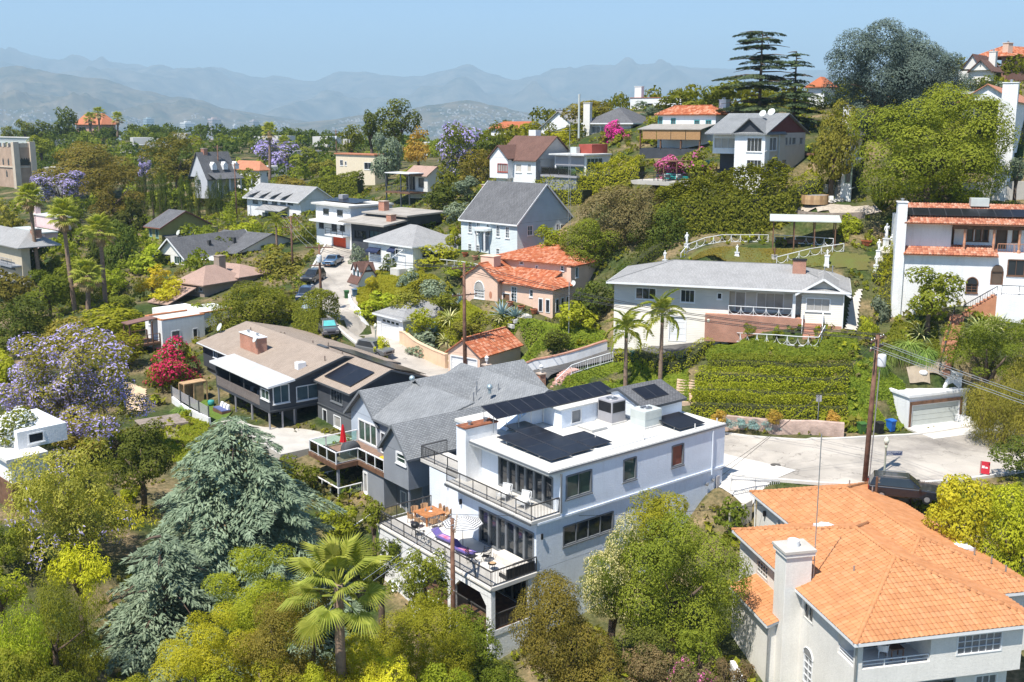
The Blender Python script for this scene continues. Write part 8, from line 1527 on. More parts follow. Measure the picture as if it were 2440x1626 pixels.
def fan_palm(name,label,base,top,rc,tr=.22,nl=34,group=None,skirt=True,seed=0,fans=16,leafR=None):
 """fan palm: ringed trunk, each living fan leaf a part, dead skirt below"""
 r=random.Random(seed); base,top=np.array(base,float),np.array(top,float); root=empty(name,tuple(base),0,label,'palm tree',group); d=top-base
 n=26; P=[tuple(d*t+np.array([d[0]*.12*sin(pi*t),0,0])-(np.array([0,0,.6]) if t==0 else 0)) for t in np.linspace(0,1,n)]; mb=MB().tube(P,[tr*(1.25-.35*i/n+(.07 if i%2 else 0)) for i in range(n)],10); mb.build('trunk',M_barkp,root,True)
 if fans not in FANS:
  FANS[fans]=fan_mesh(fans,1.0).mesh('fan_leaf',fix=False); FANS[fans].materials.append(LM['palm']); a=FANS[fans].attributes.new('rnd','FLOAT','POINT'); a.data.foreach_set('value',np.random.default_rng(1).random(len(FANS[fans].vertices)).astype(np.float32))
  FANS[-fans]=FANS[fans].copy(); FANS[-fans].materials[0]=LM['dead']
 s=leafR or rc/1.6
 for i in range(nl):
  t=(i+.5)/nl; el=radians(80-112*t)+r.uniform(-.12,.12); az=i*2.39996; dead=skirt and t>.86
  o=bpy.data.objects.new('fan_leaf',FANS[-fans if dead else fans]); COL.objects.link(o); o.parent=root; o.location=tuple(d+np.array([0,0,.1-.5*t*s])); o.rotation_euler=(r.uniform(-.35,.35),-el,az); k=s*r.uniform(.85,1.1); o.scale=(k,k,k)
 if skirt:
  k=420; q=np.random.default_rng(seed+5); a=q.uniform(0,2*pi,k); z=-q.random(k)*1.2*s; rad=.2*s+.22*s*q.random(k); Pp=np.stack([np.cos(a)*rad,np.sin(a)*rad,z-.25*s],1)+d; me=leaf_quads(Pp,np.stack([np.cos(a),np.sin(a),.3+0*a],1),np.full(k,.55*s),.25,q.random(k),np.stack([np.cos(a)*.3,np.sin(a)*.3,-1+0*a],1)); obj('dead_skirt',me,LM['dead'],root)
 return root
def frond_mesh(L_=1.,n=26,arch=.55,seed=0,w=.2):
 mb=MB(); r=random.Random(seed); pt= lambda t:Vector((L_*(t*.92-.08*t*t),0,L_*(arch*t*(1-t)*1.6-.38*t*t))); mb.tube([pt(t) for t in np.linspace(0,1,8)],[.018*(1-.8*t)*L_ for t in np.linspace(0,1,8)],5,False)
 for i in range(n):
  t=.12+.86*i/n; p=pt(t); l=L_*w*(sin(pi*min(1,t*1.0+.08))*.8+.45)
  for s_ in(-1,1):
   q=p+Vector((l*.55,s_*l*r.uniform(.75,.95),-l*r.uniform(.15,.5))); e=Vector((L_*.013,0,0)); b=len(mb.v); mb.v+=[tuple(p-e),tuple((p+q)/2+e*1.6+Vector((0,0,.03*L_))),tuple(q),tuple((p+q)/2-e*1.6)]; mb.f.append((b,b+1,b+2,b+3))
 me=mb.mesh('frond',fix=False); me.materials.append(LM['palm']); a=me.attributes.new('rnd','FLOAT','POINT'); a.data.foreach_set('value',np.random.default_rng(2).random(len(me.vertices)).astype(np.float32)); return me
FROND=frond_mesh()
def feather_palm(name,label,base,top,rc,tr=.14,nl=13,seed=0,el0=70,el1=-10):
 r=random.Random(seed); base,top=np.array(base,float),np.array(top,float); root=empty(name,tuple(base),0,label,'palm tree'); d=top-base; MB().tube([tuple(d*t-(np.array([0,0,.5]) if t==0 else 0)) for t in np.linspace(0,1,18)],[tr*(1.3-.4*i/18+(.06 if i%2 else 0)) for i in range(18)],10).build('trunk',M_barkp,root,True); MB().tube([tuple(d),tuple(d+[0,0,.9])],[tr*1.15,tr*.7],10).build('crownshaft',LM['palm'],root,True)
 for i in range(nl):
  t=i/(nl-1); o=bpy.data.objects.new('frond',FROND); COL.objects.link(o); o.parent=root; o.location=tuple(d+[0,0,.8-.3*t]); o.rotation_euler=(r.uniform(-.3,.3),-radians(el0+(el1-el0)*t),i*2.39996); k=rc*r.uniform(.9,1.15); o.scale=(k,k,k)
 return root
def blades(name,label,base,n,L_,w,m,up=(25,85),curve=.25,cat='plant',group=None,joined=True,seed=0):
 """rosette of stiff leaves (agave, yucca) or a fountain of grass"""
 r=random.Random(seed*31+n); V,Lp,Ct,Rn=[],[],[],[]
 for i in range(n):
  az=i*2.39996; el=radians(up[0]+(up[1]-up[0])*(1-i/n)); l=L_*r.uniform(.8,1.1); dx,dy=cos(az),sin(az); b=len(V); rn=r.random()
  for k in range(4):
   t=k/3; ww=w*(1,1.15,.75,.05)[k]/2; e=el-curve*t*1.6; x=l*t*cos(e); z=l*t*sin(e); V+=[(dx*x-dy*ww,dy*x+dx*ww,z),(dx*x+dy*ww,dy*x-dx*ww,z)]; Rn+=[rn,rn]
  for k in range(3):Lp+=[b+2*k,b+2*k+1,b+2*k+3,b+2*k+2]; Ct.append(4)
 root=empty(name,tuple(base),r.uniform(0,6),label,cat,group); obj('leaf_rosette',fastmesh('blades',V,Lp,Ct,rnd=Rn),LM[m],root); return root
def on_path(P,n,w,h,rng,top=.5):
 """points, normals on the surface of a rounded hedge along a line"""
 seg=np.linalg.norm(np.diff(P[:,:2],axis=0),axis=1); cum=np.concatenate([[0],np.cumsum(seg)]); s=rng.random(n)*cum[-1]; X=np.interp(s,cum,P[:,0]); Y=np.interp(s,cum,P[:,1]); N_=side(P); nx=np.interp(s,cum,N_[:,0]); ny=np.interp(s,cum,N_[:,1])
 per=2*h+w; q=rng.random(n)*per; a=np.where(q<h,-w/2,np.where(q>h+w,w/2,q-h-w/2)); z=np.where(q<h,q,np.where(q>h+w,q-h-w,h)); e=np.where(q<h,-1.,np.where(q>h+w,1.,0.))
 zn=np.where(e==0,1.,.3); cor=np.clip((np.abs(a)/(w/2))**6*(z/h)**6,0,1); return X+nx*a*(1-.12*cor),Y+ny*a*(1-.12*cor),z-.1*h*cor,np.stack([nx*e,ny*e,zn],1)
def hedge(label,P,w,h,m,dens=60,leaf=.16,name='hedge',group=None,wob=.12,base=None,core=True,seed=0,sink=0.):
 P=resample(P,.8); r=np.random.default_rng(seed+int(abs(P[0,0])*10)); Ln=np.linalg.norm(np.diff(P[:,:2],axis=0),axis=1).sum(); n=int(min(26000,(2*h+w)*Ln*dens)); X,Y,z,N_=on_path(P,n,w,h,r); g=ground(X,Y)-sink
 k=1+wob*(fbm(X/1.1,Y/1.1+z*.7,3,3)-.5)*2; Pp=np.stack([X,Y,g+z*k],1)+r.normal(size=(n,3))*leaf*.35-P[0]; root=empty(name,tuple(P[0]),0,label,'hedge',group); obj('foliage',leaf_quads(Pp,N_+r.normal(size=(n,3))*.35,np.full(n,leaf)*r.uniform(.7,1.4,n),.6,r.random(n)),LM[m],root)
 if core:
  N2=side(P); zz=ground(P[:,0],P[:,1])-sink; mb=MB(); ww=w/2*.8-leaf*.4; hh=h*(1-wob)*.8-leaf*.5
  for i in range(len(P)):
   for a,b in((-ww,-.4),(-ww,hh),(ww,hh),(ww,-.4)):mb.v.append((P[i,0]+N2[i,0]*a-P[0,0],P[i,1]+N2[i,1]*a-P[0,1],zz[i]+b-P[0,2]))
  for i in range(len(P)-1):
   for j in range(3):q=i*4+j; mb.f.append((q,q+1,q+5,q+4))
  mb.f.append((0,1,2,3)); e=4*(len(P)-1); mb.f.append((e+3,e+2,e+1,e)); mb.build('branch_core',mat('hedge_twigs',(.045,.05,.018),.95,.3,4),root)
 return root
def inside(X,Y,P):
 ins=np.zeros(len(X),bool); j=len(P)-1
 for i in range(len(P)):
  with np.errstate(divide='ignore',invalid='ignore'):ins^=((P[i][1]>Y)!=(P[j][1]>Y))&(X<(P[j][0]-P[i][0])*(Y-P[i][1])/(P[j][1]-P[i][1])+P[i][0])
  j=i
 return ins
def cover(name,label,px,n,leaf,m,hmax=.35,wl=2.5,y1=300,cat='ground cover',lift=.02,clear=None):
 """leaves covering a surveyed patch of ground; nobody could count them"""
 P=np.array([gp(*q,25,y1) for q in px]); lo,hi=P[:,:2].min(0),P[:,:2].max(0); r=RNG; X,Y=r.uniform(lo[0],hi[0],n*3),r.uniform(lo[1],hi[1],n*3); k=inside(X,Y,P[:,:2]); X,Y=X[k][:n],Y[k][:n]
 hh=hmax*fbm(X/wl,Y/wl,4,8)**1.2; Z=ground(X,Y)+lift+hh*r.random(len(X))**.4; me=leaf_quads(np.stack([X,Y,Z],1),r.normal(size=(len(X),3))*.55+[-.2,-.5,.9],np.full(len(X),leaf*1.15)*r.uniform(.6,1.4,len(X)),.8,.6*r.random(len(X))+.4*fbm(X/1.5,Y/1.5,3,2),tri=True); return tag(obj(name,me,LM[m]),label,cat,kind='stuff')
 # ------------------------------------------------------------------ planting, from the front to the back
 # --- foreground
DB=np.array([*at(590,1240,69)[:2],0]); DB[2]=gz(DB[0],DB[1])
ztop=at(560,985,69)[2]
cedar('deodar_cedar','large grey-green weeping cedar spreading below the grey house',(at(555,1000,69)[0],69,-38),ztop+38,12.2,'cedar',.38,.1, lambda t:(1-t)**.52,nl=34,nb=12,dens=1.5,size=.5,seed=4,jit=.15)
cedar('low_cedar','lower grey-green cedar boughs sweeping down at the bottom left',(at(390,1400,60)[0],60,-37.5),12.6,8.0,'cedar',.42,.06, lambda t:(1-t)**.5,nl=20,nb=11,dens=1.5,size=.46,seed=9,jit=.2)
tree('spiky','bud',(10,1035,295,1375),68,'rounded yellow-green tree thick with buds at the left',blossom='jac',bfrac=.04); tree('round','dark',(255,1000,412,1160),78,'glossy dark green tree between the budding tree and the cedar')
tree('weep','lime',(190,1150,400,1400),77,'feathery yellow-green pepper tree left of the cedar',N=20000); tree('weep','mid',(10,1360,250,1660),53,'drooping olive green tree in the bottom left corner',N=32000); tree('weep','bright',(-40,1430,130,1680),50,'feathery green tree cut by the left edge at the bottom',N=11000)
tree('loose','bright',(490,1300,790,1580),56,'fine-leaved yellowish green tree in front of the cedar',N=32000); tree('loose','lime',(380,1460,660,1720),48,'bright yellow-green leafy tree at the bottom left of the palm',N=42000); tree('loose','olive',(560,1400,850,1700),48,'bushy green tree right beside the palm trunk at the bottom',N=32000)
tree('spiky','bright',(860,1425,1160,1700),53,'bright green bamboo-like shrub below the white terrace',N=42000,cat='shrub',name='bamboo_shrub'); tree('spiky','lime',(740,1510,960,1720),47,'yellow-green bamboo-like shrub at the bottom right of the palm',N=20000,cat='shrub',name='bamboo_shrub'); tree('loose','mid',(920,1290,1075,1470),60,'dark flowering vine shrub against the terrace wall',blossom='white',bfrac=.06,cat='shrub',name='flowering_shrub')
tree('dense','olive',(1222,1355,1485,1700),54,'dense rounded olive brown tree at the bottom centre',N=42000); tree('dense','mid',(1440,1185,1775,1545),61,'large dense green tree right of the white house',N=52000); tree('spiky','mid',(1380,1240,1545,1500),60,'tree covered in cream blossom against the white house wall',blossom='cream',bfrac=.5,N=20000); tree('spiky','bright',(1490,1165,1640,1300),63,'upright sprigs at the top of the tree beside the white wall',N=6000,cat='shrub',name='sprig_shrub')
tree('round','mid',(1700,1180,1785,1275),73,'small green tree beside the grey railing'); tree('loose','rust',(1480,1530,1640,1680),53,'dry brownish shrub at the bottom beside the timber steps',cat='shrub',name='dry_shrub'); tree('loose','rust',(1590,1560,1700,1680),51,'purplish shrub at the foot of the timber steps',blossom='pinkb',bfrac=.1,cat='shrub',name='purple_shrub')
tree('dense','lime',(2205,1125,2370,1330),64,'bright lime green tree behind the orange roof'); tree('round','lime',(2330,1150,2520,1400),62,'lime green tree cut by the right edge'); tree('round','dark',(2370,1045,2480,1130),76,'dark shrub on the kerb at the right edge',cat='shrub',name='kerb_shrub')
tree('weep','olive',(2300,830,2500,1090),85,'weeping olive green tree at the right edge above the street',N=32000); tree('loose','mid',(2235,745,2480,905),90,'wide dark green shrub right of the brick stair',N=20000,cat='shrub'); tree('round','dark',(1040,1560,1230,1700),55,'dark ivy shrub in the shade below the white house',cat='shrub')
fan_palm('fan_palm','fan palm with big pleated leaves rising in the foreground',at(815,1700,46.5)-np.array([0,0,5]),at(806,1392,46.5),2.7,.24,21,seed=3,fans=34,leafR=1.6,skirt=False)
for k,(px,py) in enumerate(((1105,1500),(1130,1490),(1150,1540))):
 a=empty('banana_plant',tuple(np.array([*at(px,py,58.5)[:2],0])+[0,0,gz(*at(px,py,58.5)[:2])]),0,('left','middle','right')[k]+' broad-leaved banana plant below the terrace arches','plant','banana plants')
 for j in range(7):
  mb=MB(); az=j*2.4+k; l=2.6
  for i in range(6):t=i/5; e=radians(78-60*t*(.3+.1*j)); x=l*t*.55*(.4+.1*j); z=1.2+l*t*(1-.35*t*(.3+.12*j)); w=.3*sin(pi*min(1,t+.08))+.02; mb.v+=[(cos(az)*x-sin(az)*w,sin(az)*x+cos(az)*w,z),(cos(az)*x,sin(az)*x,z+.05),(cos(az)*x+sin(az)*w,sin(az)*x-cos(az)*w,z)]
  for i in range(5):mb.f+=[(3*i,3*i+1,3*i+4,3*i+3),(3*i+1,3*i+2,3*i+5,3*i+4)]
  mb.build('leaf',LM['grey' if j%3 else 'bright'],a)
for kind,m,box,Y,l in(('round','mid',(640,1085,760,1190),84,'purple flecked shrub between the cedar and the white railed deck'),('round','bright',(760,1200,860,1290),78,'green shrub at the foot of the white garden stair'),('loose','mid',(850,1270,960,1400),66,'dark leafy shrub left of the terrace wall'),('weep','lime',(120,1290,260,1420),60,'pale green feathery shrub left of the pepper tree'),('loose','mid',(-30,1230,70,1360),64,'dark shrub below the white house at the left edge'),('spiky','mid',(1040,1450,1200,1640),56,'dark leafy shrub below the terrace arches'),('loose','mid',(1600,1480,1720,1600),56,'shaded green shrub under the large dense tree'),('loose','rust',(1700,1560,1800,1680),50,'dry grassy shrub beside the white flank wall'),('loose','dark',(1440,1500,1600,1640),55,'dark shrub in the shade left of the timber steps'),('round','mid',(860,1180,920,1260),74,'small shrub beside the terrace corner'),('round','mid',(60,1120,200,1230),72,'green shrub behind the budding tree'),('loose','bright',(-60,1340,60,1470),57,'light green shrub at the left edge above the corner')):tree(kind,m,box,Y,l,name='shrub',cat='shrub')
for i,(x0,x1,y0,Y,m,l) in enumerate(((-60,120,1500,48,'mid','dark green leafy mass in the bottom left corner'),(60,230,1560,47,'mid','olive leafy mass right of the bottom left corner'),(240,400,1575,47,'bright','light green leafy mass at the bottom left'),(400,600,1550,46,'bright','olive leafy mass at the bottom left of the palm'),(560,740,1540,45,'bright','green leafy mass just left of the palm trunk'),(700,820,1540,45,'bright','light green leafy mass touching the palm trunk'),(830,1000,1520,46,'lime','yellow-green leafy mass right of the palm trunk'),(980,1140,1530,48,'bright','light green leafy mass below the terrace'),(1120,1260,1560,50,'mid','green leafy mass below the white house corner'),(1380,1520,1580,49,'olive','olive leafy mass at the bottom right of centre'))):tree('dome',m,(x0,y0,x1,1760),Y,l,name='leafy_shrub',cat='shrub',N=11000)
# --- left garden
tree('loose','olive',(5,785,345,1050),90,'big purple flowering jacaranda in the left garden',blossom='jac',bfrac=.5,N=20000,name='jacaranda'); bush('round','mid',(-20,975,95,1065),78,'vine covered in small white flowers at the left edge',blossom='white',bfrac=.25,name='white_flower_vine'); tree('round','mid',(340,812,492,960),113,'red bougainvillea between the white flat house and the charcoal house',blossom='red',bfrac=.4,name='bougainvillea',cat='shrub')
tree('dense','mid',(505,672,740,812),128,'broad dense ficus tree behind the tan roof',N=20000); hedge('tall clipped hedge beside the pickup truck',[at(718,800,125),at(750,796,124),at(786,790,122)],3.2,4.2,'mid',150,.2,sink=.5,core=False); tree('dense','olive',(598,592,742,700),152,'rounded olive green tree left of the parked cars')
for kind,m,box,Y,l in(('round','dark',(-30,705,135,845),118,'dark spreading tree at the left edge above the jacaranda'),('round','mid',(60,640,170,740),140,'mid green tree under the left palms'),('dense','bright',(165,728,345,800),130,'bright green clipped shrub mass left of the white flat house'),('round','olive',(110,760,260,850),112,'olive shrub mass behind the jacaranda'),('round','bright',(240,790,345,870),118,'light green shrub behind the wooden deck'),('loose','yellow',(318,630,408,705),150,'bright yellow-green shrub left of the taupe house'),('round','bright',(302,580,412,655),163,'green shrub below the charcoal roofed house'),('round','dark',(238,512,352,690),168,'tall dark tree left of the olive house'),('loose','lime',(355,660,450,720),142,'yellow-green ground shrub below the taupe house'),('round','mid',(100,610,160,690),165,'round green tree below the pale pink house'),('round','bright',(225,640,300,700),155,'small bright tree beside the dark tall tree'),('round','dark',(40,560,130,660),172,'dark tree beside the left balcony house'),('loose','olive',(195,395,345,525),215,'broad olive pine-like tree left of the cypress row'),('round','mid',(110,600,230,760),150,'leafy green tree between the two tall palms'),('round','olive',(-20,640,70,730),150,'olive tree at the left edge below the balcony house'),('round','bright',(-30,830,60,930),105,'light green tree at the left edge beside the jacaranda'),('round','mid',(440,720,520,790),135,'green shrub behind the white flat roof'),('loose','lime',(400,1050,480,1130),95,'bright green shrub beside the timber steps'),('loose','rust',(250,1050,330,1130),90,'dry reddish shrub below the jacaranda'),('round','olive',(110,1030,250,1110),86,'olive shrub at the foot of the jacaranda')):tree(kind,m,box,Y,l)
for i,(b,t,rc,Y,l) in enumerate((((183,772),(150,512),2.6,140,'tall slim fan palm in the left middle, left of the pair'),((252,725),(238,548),2.6,145,'tall fan palm beside the dark trees in the left middle'),((97,680),(70,470),2.6,162,'tall fan palm at the far left'),((210,745),(208,655),2.6,138,'short fan palm with a thick dead skirt'))):fan_palm('tall_fan_palm',l,at(*b,Y),at(*t,Y),rc*.9,.26,38,'tall fan palms on the left',seed=i+10)
for i,(b,t,Y,l) in enumerate((((218,330),(214,283),440,'far fan palm on the ridge, left of three'),((237,325),(235,269),440,'far fan palm on the ridge, middle and tallest of three'),((280,325),(280,282),440,'far fan palm on the ridge, right of three'),((643,430),(642,312),300,'lone tall fan palm before the far purple jacaranda'),((678,400),(677,340),330,'short dark palm right of the lone tall palm'))):fan_palm('distant_fan_palm',l,at(*b,Y),at(*t,Y),2.9 if Y>400 else 2.6,.35,26,'distant fan palms',seed=i+30)
for i,(px,t,b) in enumerate(((333,428,520),(343,422,515),(362,418,505),(380,420,512),(393,412,520),(432,420,525),(452,428,530),(472,420,532),(497,448,540),(514,440,548),(526,430,552),(541,432,552))):tree('column','dark',(px-9,t,px+9,b),228,('first','second','third','fourth','fifth','sixth','seventh','eighth','ninth','tenth','eleventh','twelfth')[i]+' slim cypress from the left in the cypress row',name='cypress',group='row of slim cypresses',N=6000)
tree('dome','olive',(98,312,348,460),270,'huge flat-topped umbrella pine left of the middle',N=11000,name='umbrella_pine'); tree('loose','olive',(335,318,505,440),255,'open-crowned gum tree with pale limbs right of the umbrella pine',N=6000); tree('loose','mid',(80,405,205,482),236,'purple jacaranda below the umbrella pine',blossom='jac',bfrac=.8,name='jacaranda'); tree('loose','mid',(598,332,722,425),320,'far purple jacaranda behind the lone palm',blossom='jac',bfrac=.9,name='jacaranda'); tree('loose','mid',(325,372,362,425),262,'small purple jacaranda at the edge of the umbrella pine',blossom='jac',bfrac=.9,name='jacaranda')
for kind,m,box,Y,l in(('round','dark',(128,254,185,335),430,'tall dark tree on the far left ridge'),('round','mid',(38,284,78,325),420,'round green tree on the far left ridge'),('round','dark',(72,286,122,335),425,'dark tree beside the round one on the far ridge'),('round','mid',(0,300,42,340),410,'green tree at the left edge of the far ridge'),('round','mid',(68,322,125,370),330,'rounded tree behind the church tower'),('round','mid',(440,445,520,505),245,'leafy green tree behind the cypress row'),('round','mid',(385,450,440,500),245,'green shrub between the cypresses'),('round','olive',(640,418,738,468),232,'rounded olive shrub above the white dormer house'),('round','bright',(545,525,645,600),182,'green shrub in front of the white dormer house'),('round','mid',(688,528,790,645),174,'big leafy tree left of the red garage'),('round','mid',(560,455,610,500),230,'green shrub left of the dormer house'),('round','bright',(640,545,705,620),178,'light green shrub below the dormer house'),('loose','mid',(800,295,872,365),270,'light green tree left of the tall eucalyptus'),('round','dark',(895,242,1000,345),262,'tall dark eucalyptus on the skyline'),('round','dark',(855,262,910,330),268,'dark tree joined to the eucalyptus at left'),('round','grey',(878,315,960,430),225,'grey-green tree beside the cream villa'),('loose','orange',(955,300,1036,395),236,'yellow-orange leaved tree behind the stilted deck'),('loose','olive',(1080,350,1195,450),178,'yellowish tree left of the brown roofed house'),('round','dark',(1130,320,1215,390),190,'dark leafy tree behind the brown roofed house'),('round','mid',(945,395,1010,440),205,'clipped green shrub above the stilted deck'),('round','mid',(1020,400,1100,500),178,'leafy shrub right of the stilted deck'),('round','dark',(1010,440,1120,520),165,'dark shrub mass below the brown roofed house'),('round','grey',(1075,420,1150,470),165,'grey-green olive tree beside the stilted base'),('round','bright',(850,490,960,560),178,'light green shrubs above the flat roofed dark house'),('round','grey',(1055,480,1130,540),155,'blue-grey shrub behind the colonial chimney'),('round','bright',(985,505,1075,560),160,'bright shrub between dark roof and colonial house'),('round','dark',(895,605,972,678),141,'dark olive rounded tree below the awning house'),('round','bright',(990,580,1100,660),138,'green shrub left of the colonial house'),('dense','bright',(1040,620,1150,665),130,'clipped hedge before the colonial house'),('dense','grey',(940,640,1000,705),133,'sage green rounded shrub, left of two'),('dense','grey',(1000,665,1070,715),127,'sage green rounded shrub, right of two'),('round','yellow',(865,655,905,705),133,'yellow flowering shrub beside the dormer garage'),('round','bright',(850,690,960,770),127,'green shrub mass above the white bend wall'),('round','olive',(930,690,1010,750),124,'olive shrub behind the grey roofed garage'),('dense','mid',(1005,695,1110,735),122,'clipped shrub beside the pole'),('round','grey',(828,580,872,650),152,'grey-green tree beside the red garage'),('round','bright',(1180,610,1225,645),127,'bright shrub behind the pink chimney')):tree(kind,m,box,Y,l)
tree('loose','mid',(1042,288,1165,428),195,'tall jacaranda with purple blossom left of the brown roof',blossom='jac',bfrac=.4,name='jacaranda'); hedge('row of tall clipped ficus hedge above the white dormer house',[at(735,480,216),at(800,478,214),at(860,472,212)],3,5.5,'mid',50,.35,sink=.5)
feather_palm('small_feather_palm','small yellow-green feather palm in front of the dormer house',gp(660,590),gp(660,590)+[0,0,3.4],2.6,.16,12,3)
for i,(kind,m,box,Y,l) in enumerate((('round','dark',(265,470,345,560),190,'dark tree left of the olive house roof'),('round','mid',(490,560,560,620),170,'green tree between the olive and charcoal roofs'),('loose','olive',(400,640,450,690),150,'olive shrub at the gable of the taupe house'),('round','mid',(585,690,640,740),140,'green tree rising behind the ficus'),('round','mid',(130,480,200,560),200,'green tree beside the tall left palm crown'),('loose','olive',(-20,470,60,560),205,'olive tree at the left edge below the church tower'),('round','dark',(200,560,260,640),170,'dark tree between the pink house and the palms'),('round','mid',(560,400,620,450),250,'green tree right of the grey cottage'),('round','olive',(740,380,800,425),262,'olive tree left of the cream villa'),('round','mid',(690,350,760,400),290,'green tree right of the far jacaranda'),('round','mid',(500,380,560,430),262,'green tree behind the grey cottage'),('round','dark',(420,375,480,430),258,'dark tree left of the grey cottage'),('round','bright',(1060,540,1100,590),141,'light shrub beside the awning house roof'),('round','mid',(1130,440,1190,500),152,'green shrub above the colonial roof'),('round','bright',(1180,450,1260,510),148,'bright shrub behind the colonial ridge'),('loose','mid',(1080,300,1130,350),215,'feathery tree beside the tall jacaranda'),('round','olive',(30,760,130,830),125,'olive tree in the left middle distance'),('round','mid',(250,700,330,745),135,'green shrub before the white flat house'),('round','mid',(2210,560,2250,600),105,'green shrub at the Spanish house corner'),('loose','dark',(1880,210,1990,300),160,'dark tree between the two great cedars'))):tree(kind,m,box,Y,l)
# --- hillside
tree('dense','rust',(1390,440,1590,640),126,'large brownish green tree above the pink house',N=20000); tree('round','mid',(1335,520,1470,640),124,'green tree between the colonial and the pink house',N=11000); tree('dense','dark',(1500,480,1640,640),123,'dark green tree at the left end of the long hedge',N=11000); tree('round','bright',(1275,535,1345,600),128,'bright green shrub against the colonial gable'); tree('round','olive',(1440,430,1540,520),133,'olive shrub at the top of the brownish tree')
hedge('tall dark clipped hedge below the hill house terrace',[at(1560,560,125),at(1640,545,124),at(1740,530,124),at(1840,500,124),at(1885,470,124)],4.5,6.4,'mid',70,.3,sink=1.5,wob=.2); hedge('bright green vine hedge slanting below the terracotta house',[at(1370,445,147),at(1440,425,145),at(1530,400,143)],3.5,3.2,'hedge',60,.24,wob=.3); hedge('bright hedge below the stilted sunroom',[at(1265,480,148),at(1330,482,146),at(1400,488,143)],3,2.6,'hedge',34,.22,wob=.3); hedge('green hedge climbing beside the hill house',[at(1870,470,124),at(1925,440,125),at(1945,425,127)],2.5,2.6,'hedge',40,.2); hedge('dark clipped hedge running beside the ranch roof',[at(1465,660,119),at(1520,640,120),at(1575,615,121)],1.8,1.8,'mid',50,.16)
tree('dense','mid',(1432,288,1503,372),166,'vivid magenta bougainvillea against the grey hip roofed house',blossom='mag',bfrac=1.,name='bougainvillea',cat='shrub',N=6000); tree('round','olive',(1548,370,1635,438),137,'pink bougainvillea on the hill terrace',blossom='pinkb',bfrac=.9,name='bougainvillea',cat='shrub'); tree('round','mid',(1618,352,1702,432),135,'green flowering shrub beside the daybed',blossom='pinkb',bfrac=.1,cat='shrub')
for kind,m,box,Y,l in(('dome','olive',(1328,225,1484,292),190,'wide dome-shaped tree on the ridge skyline'),('round','lime',(1268,308,1425,368),178,'yellow-green feathery tree before the grey gable roof'),('round','bright',(1215,290,1310,345),205,'light green tree beside the ridge tile house'),('round','mid',(1565,215,1690,275),182,'green tree right of the ridge white house'),('round','mid',(1675,188,1775,275),172,'leafy green tree left of the dark cedar'),('loose','grey',(1500,240,1590,285),186,'pale grey-green shrub before the ridge white house'),('dense','olive',(1930,238,2042,440),126,'tall ivy-clad column of a tree right of the hill house'),('round','bright',(1993,508,2058,575),117,'lemon tree with yellow fruit beside the garden shelter'),('round','mid',(2090,520,2165,590),115,'rounded green shrub left of the white Spanish house'),('round','mid',(2150,632,2286,752),97.5,'leafy tree standing before the white Spanish house'),('round','bright',(2330,180,2400,225),165,'bright shrub on the hilltop before the brown house'),('round','grey',(2330,195,2420,235),150,'grey-green shrubs below the hilltop hedge'),('round','mid',(2260,215,2330,260),150,'green shrub right of the big blue cedar'),('round','mid',(2250,440,2330,500),118,'dark shrub at the foot of the big green tree'),('round','mid',(2370,480,2450,530),112,'green vine over the grey garden wall'),('round','grey',(2395,375,2450,430),114,'lavender flowered vine beside the tall white building'),('round','dark',(1365,670,1468,765),116,'dark leafy tree between the pink house and the ranch'),('dense','bright',(1318,715,1432,795),113,'rounded citrus tree before the pink house bay'),('round','dark',(1290,785,1360,835),109,'dark shrub in the ivy above the drive wall'),('round','bright',(1108,890,1138,935),102,'small bright shrub beside the garage pole'),('round','grey',(955,790,1060,850),116,'dry lavender shrub hanging over the peach wall'),('loose','bright',(960,730,1050,800),118,'vine over the grey roofed garage'),('round','olive',(1060,760,1150,810),115,'olive ground shrub on the pink house bank'),('round','bright',(1100,800,1180,840),112,'green shrub behind the tile roofed garage'),('loose','lime',(880,800,930,870),113,'dry pale shrub on the street edge by the grey car'),('round','mid',(1770,770,1800,800),100.5,'small green shrub in the brick planter, left of two'),('round','bright',(1840,775,1870,805),99.5,'small green shrub in the brick planter, right of two'),('round','bright',(2045,755,2090,830),98,'ivy shrub at the end of the side path'),('round','grey',(2070,700,2122,780),101,'white flowering shrub along the clipped hedge')):tree(kind,m,box,Y,l,cat='tree' if box[3]-box[1]>60 else 'shrub',name='tree' if box[3]-box[1]>60 else 'shrub')
tree('dense','mid',(2040,205,2390,500),114,'big bright green spreading tree right of the narrow white house',N=42000)
cedar('dark_cedar','tall dark layered cedar standing above the hilltop roofs',at(1808,290,150)-np.array([0,0,1]),at(1790,68,150)[2]-at(1808,290,150)[2]+1,9.0,'dcedar',.16,.05, lambda t:.95-.3*t if t<.55 else 1.1-.62*t,nl=13,nb=9,dens=3.0,size=.5,seed=21,gap=.1,z0=.14,jit=.45)
cedar('dark_low_cedar','lower dark cedar joined to the right of the tall one',at(1890,300,146)-np.array([0,0,2]),12.5,6.5,'dcedar',.2,.05, lambda t:1-.75*t,nl=14,nb=9,dens=2.4,size=.48,seed=22,jit=.4)
tree('dense','bcedar',(1965,55,2225,315),138,'massive blue-grey cedar on the hilltop',N=42000,name='blue_cedar',var=41); tree('dense','bcedar',(2085,75,2310,290),140,'right-hand blue-grey cedar reaching to the cottage',N=32000,name='blue_cedar',var=42)
hedge('clipped hedge on the hilltop under the twin gables',[at(2270,210,150),at(2350,205,152),at(2360,203,155)],2,2.2,'mid',30,.25)
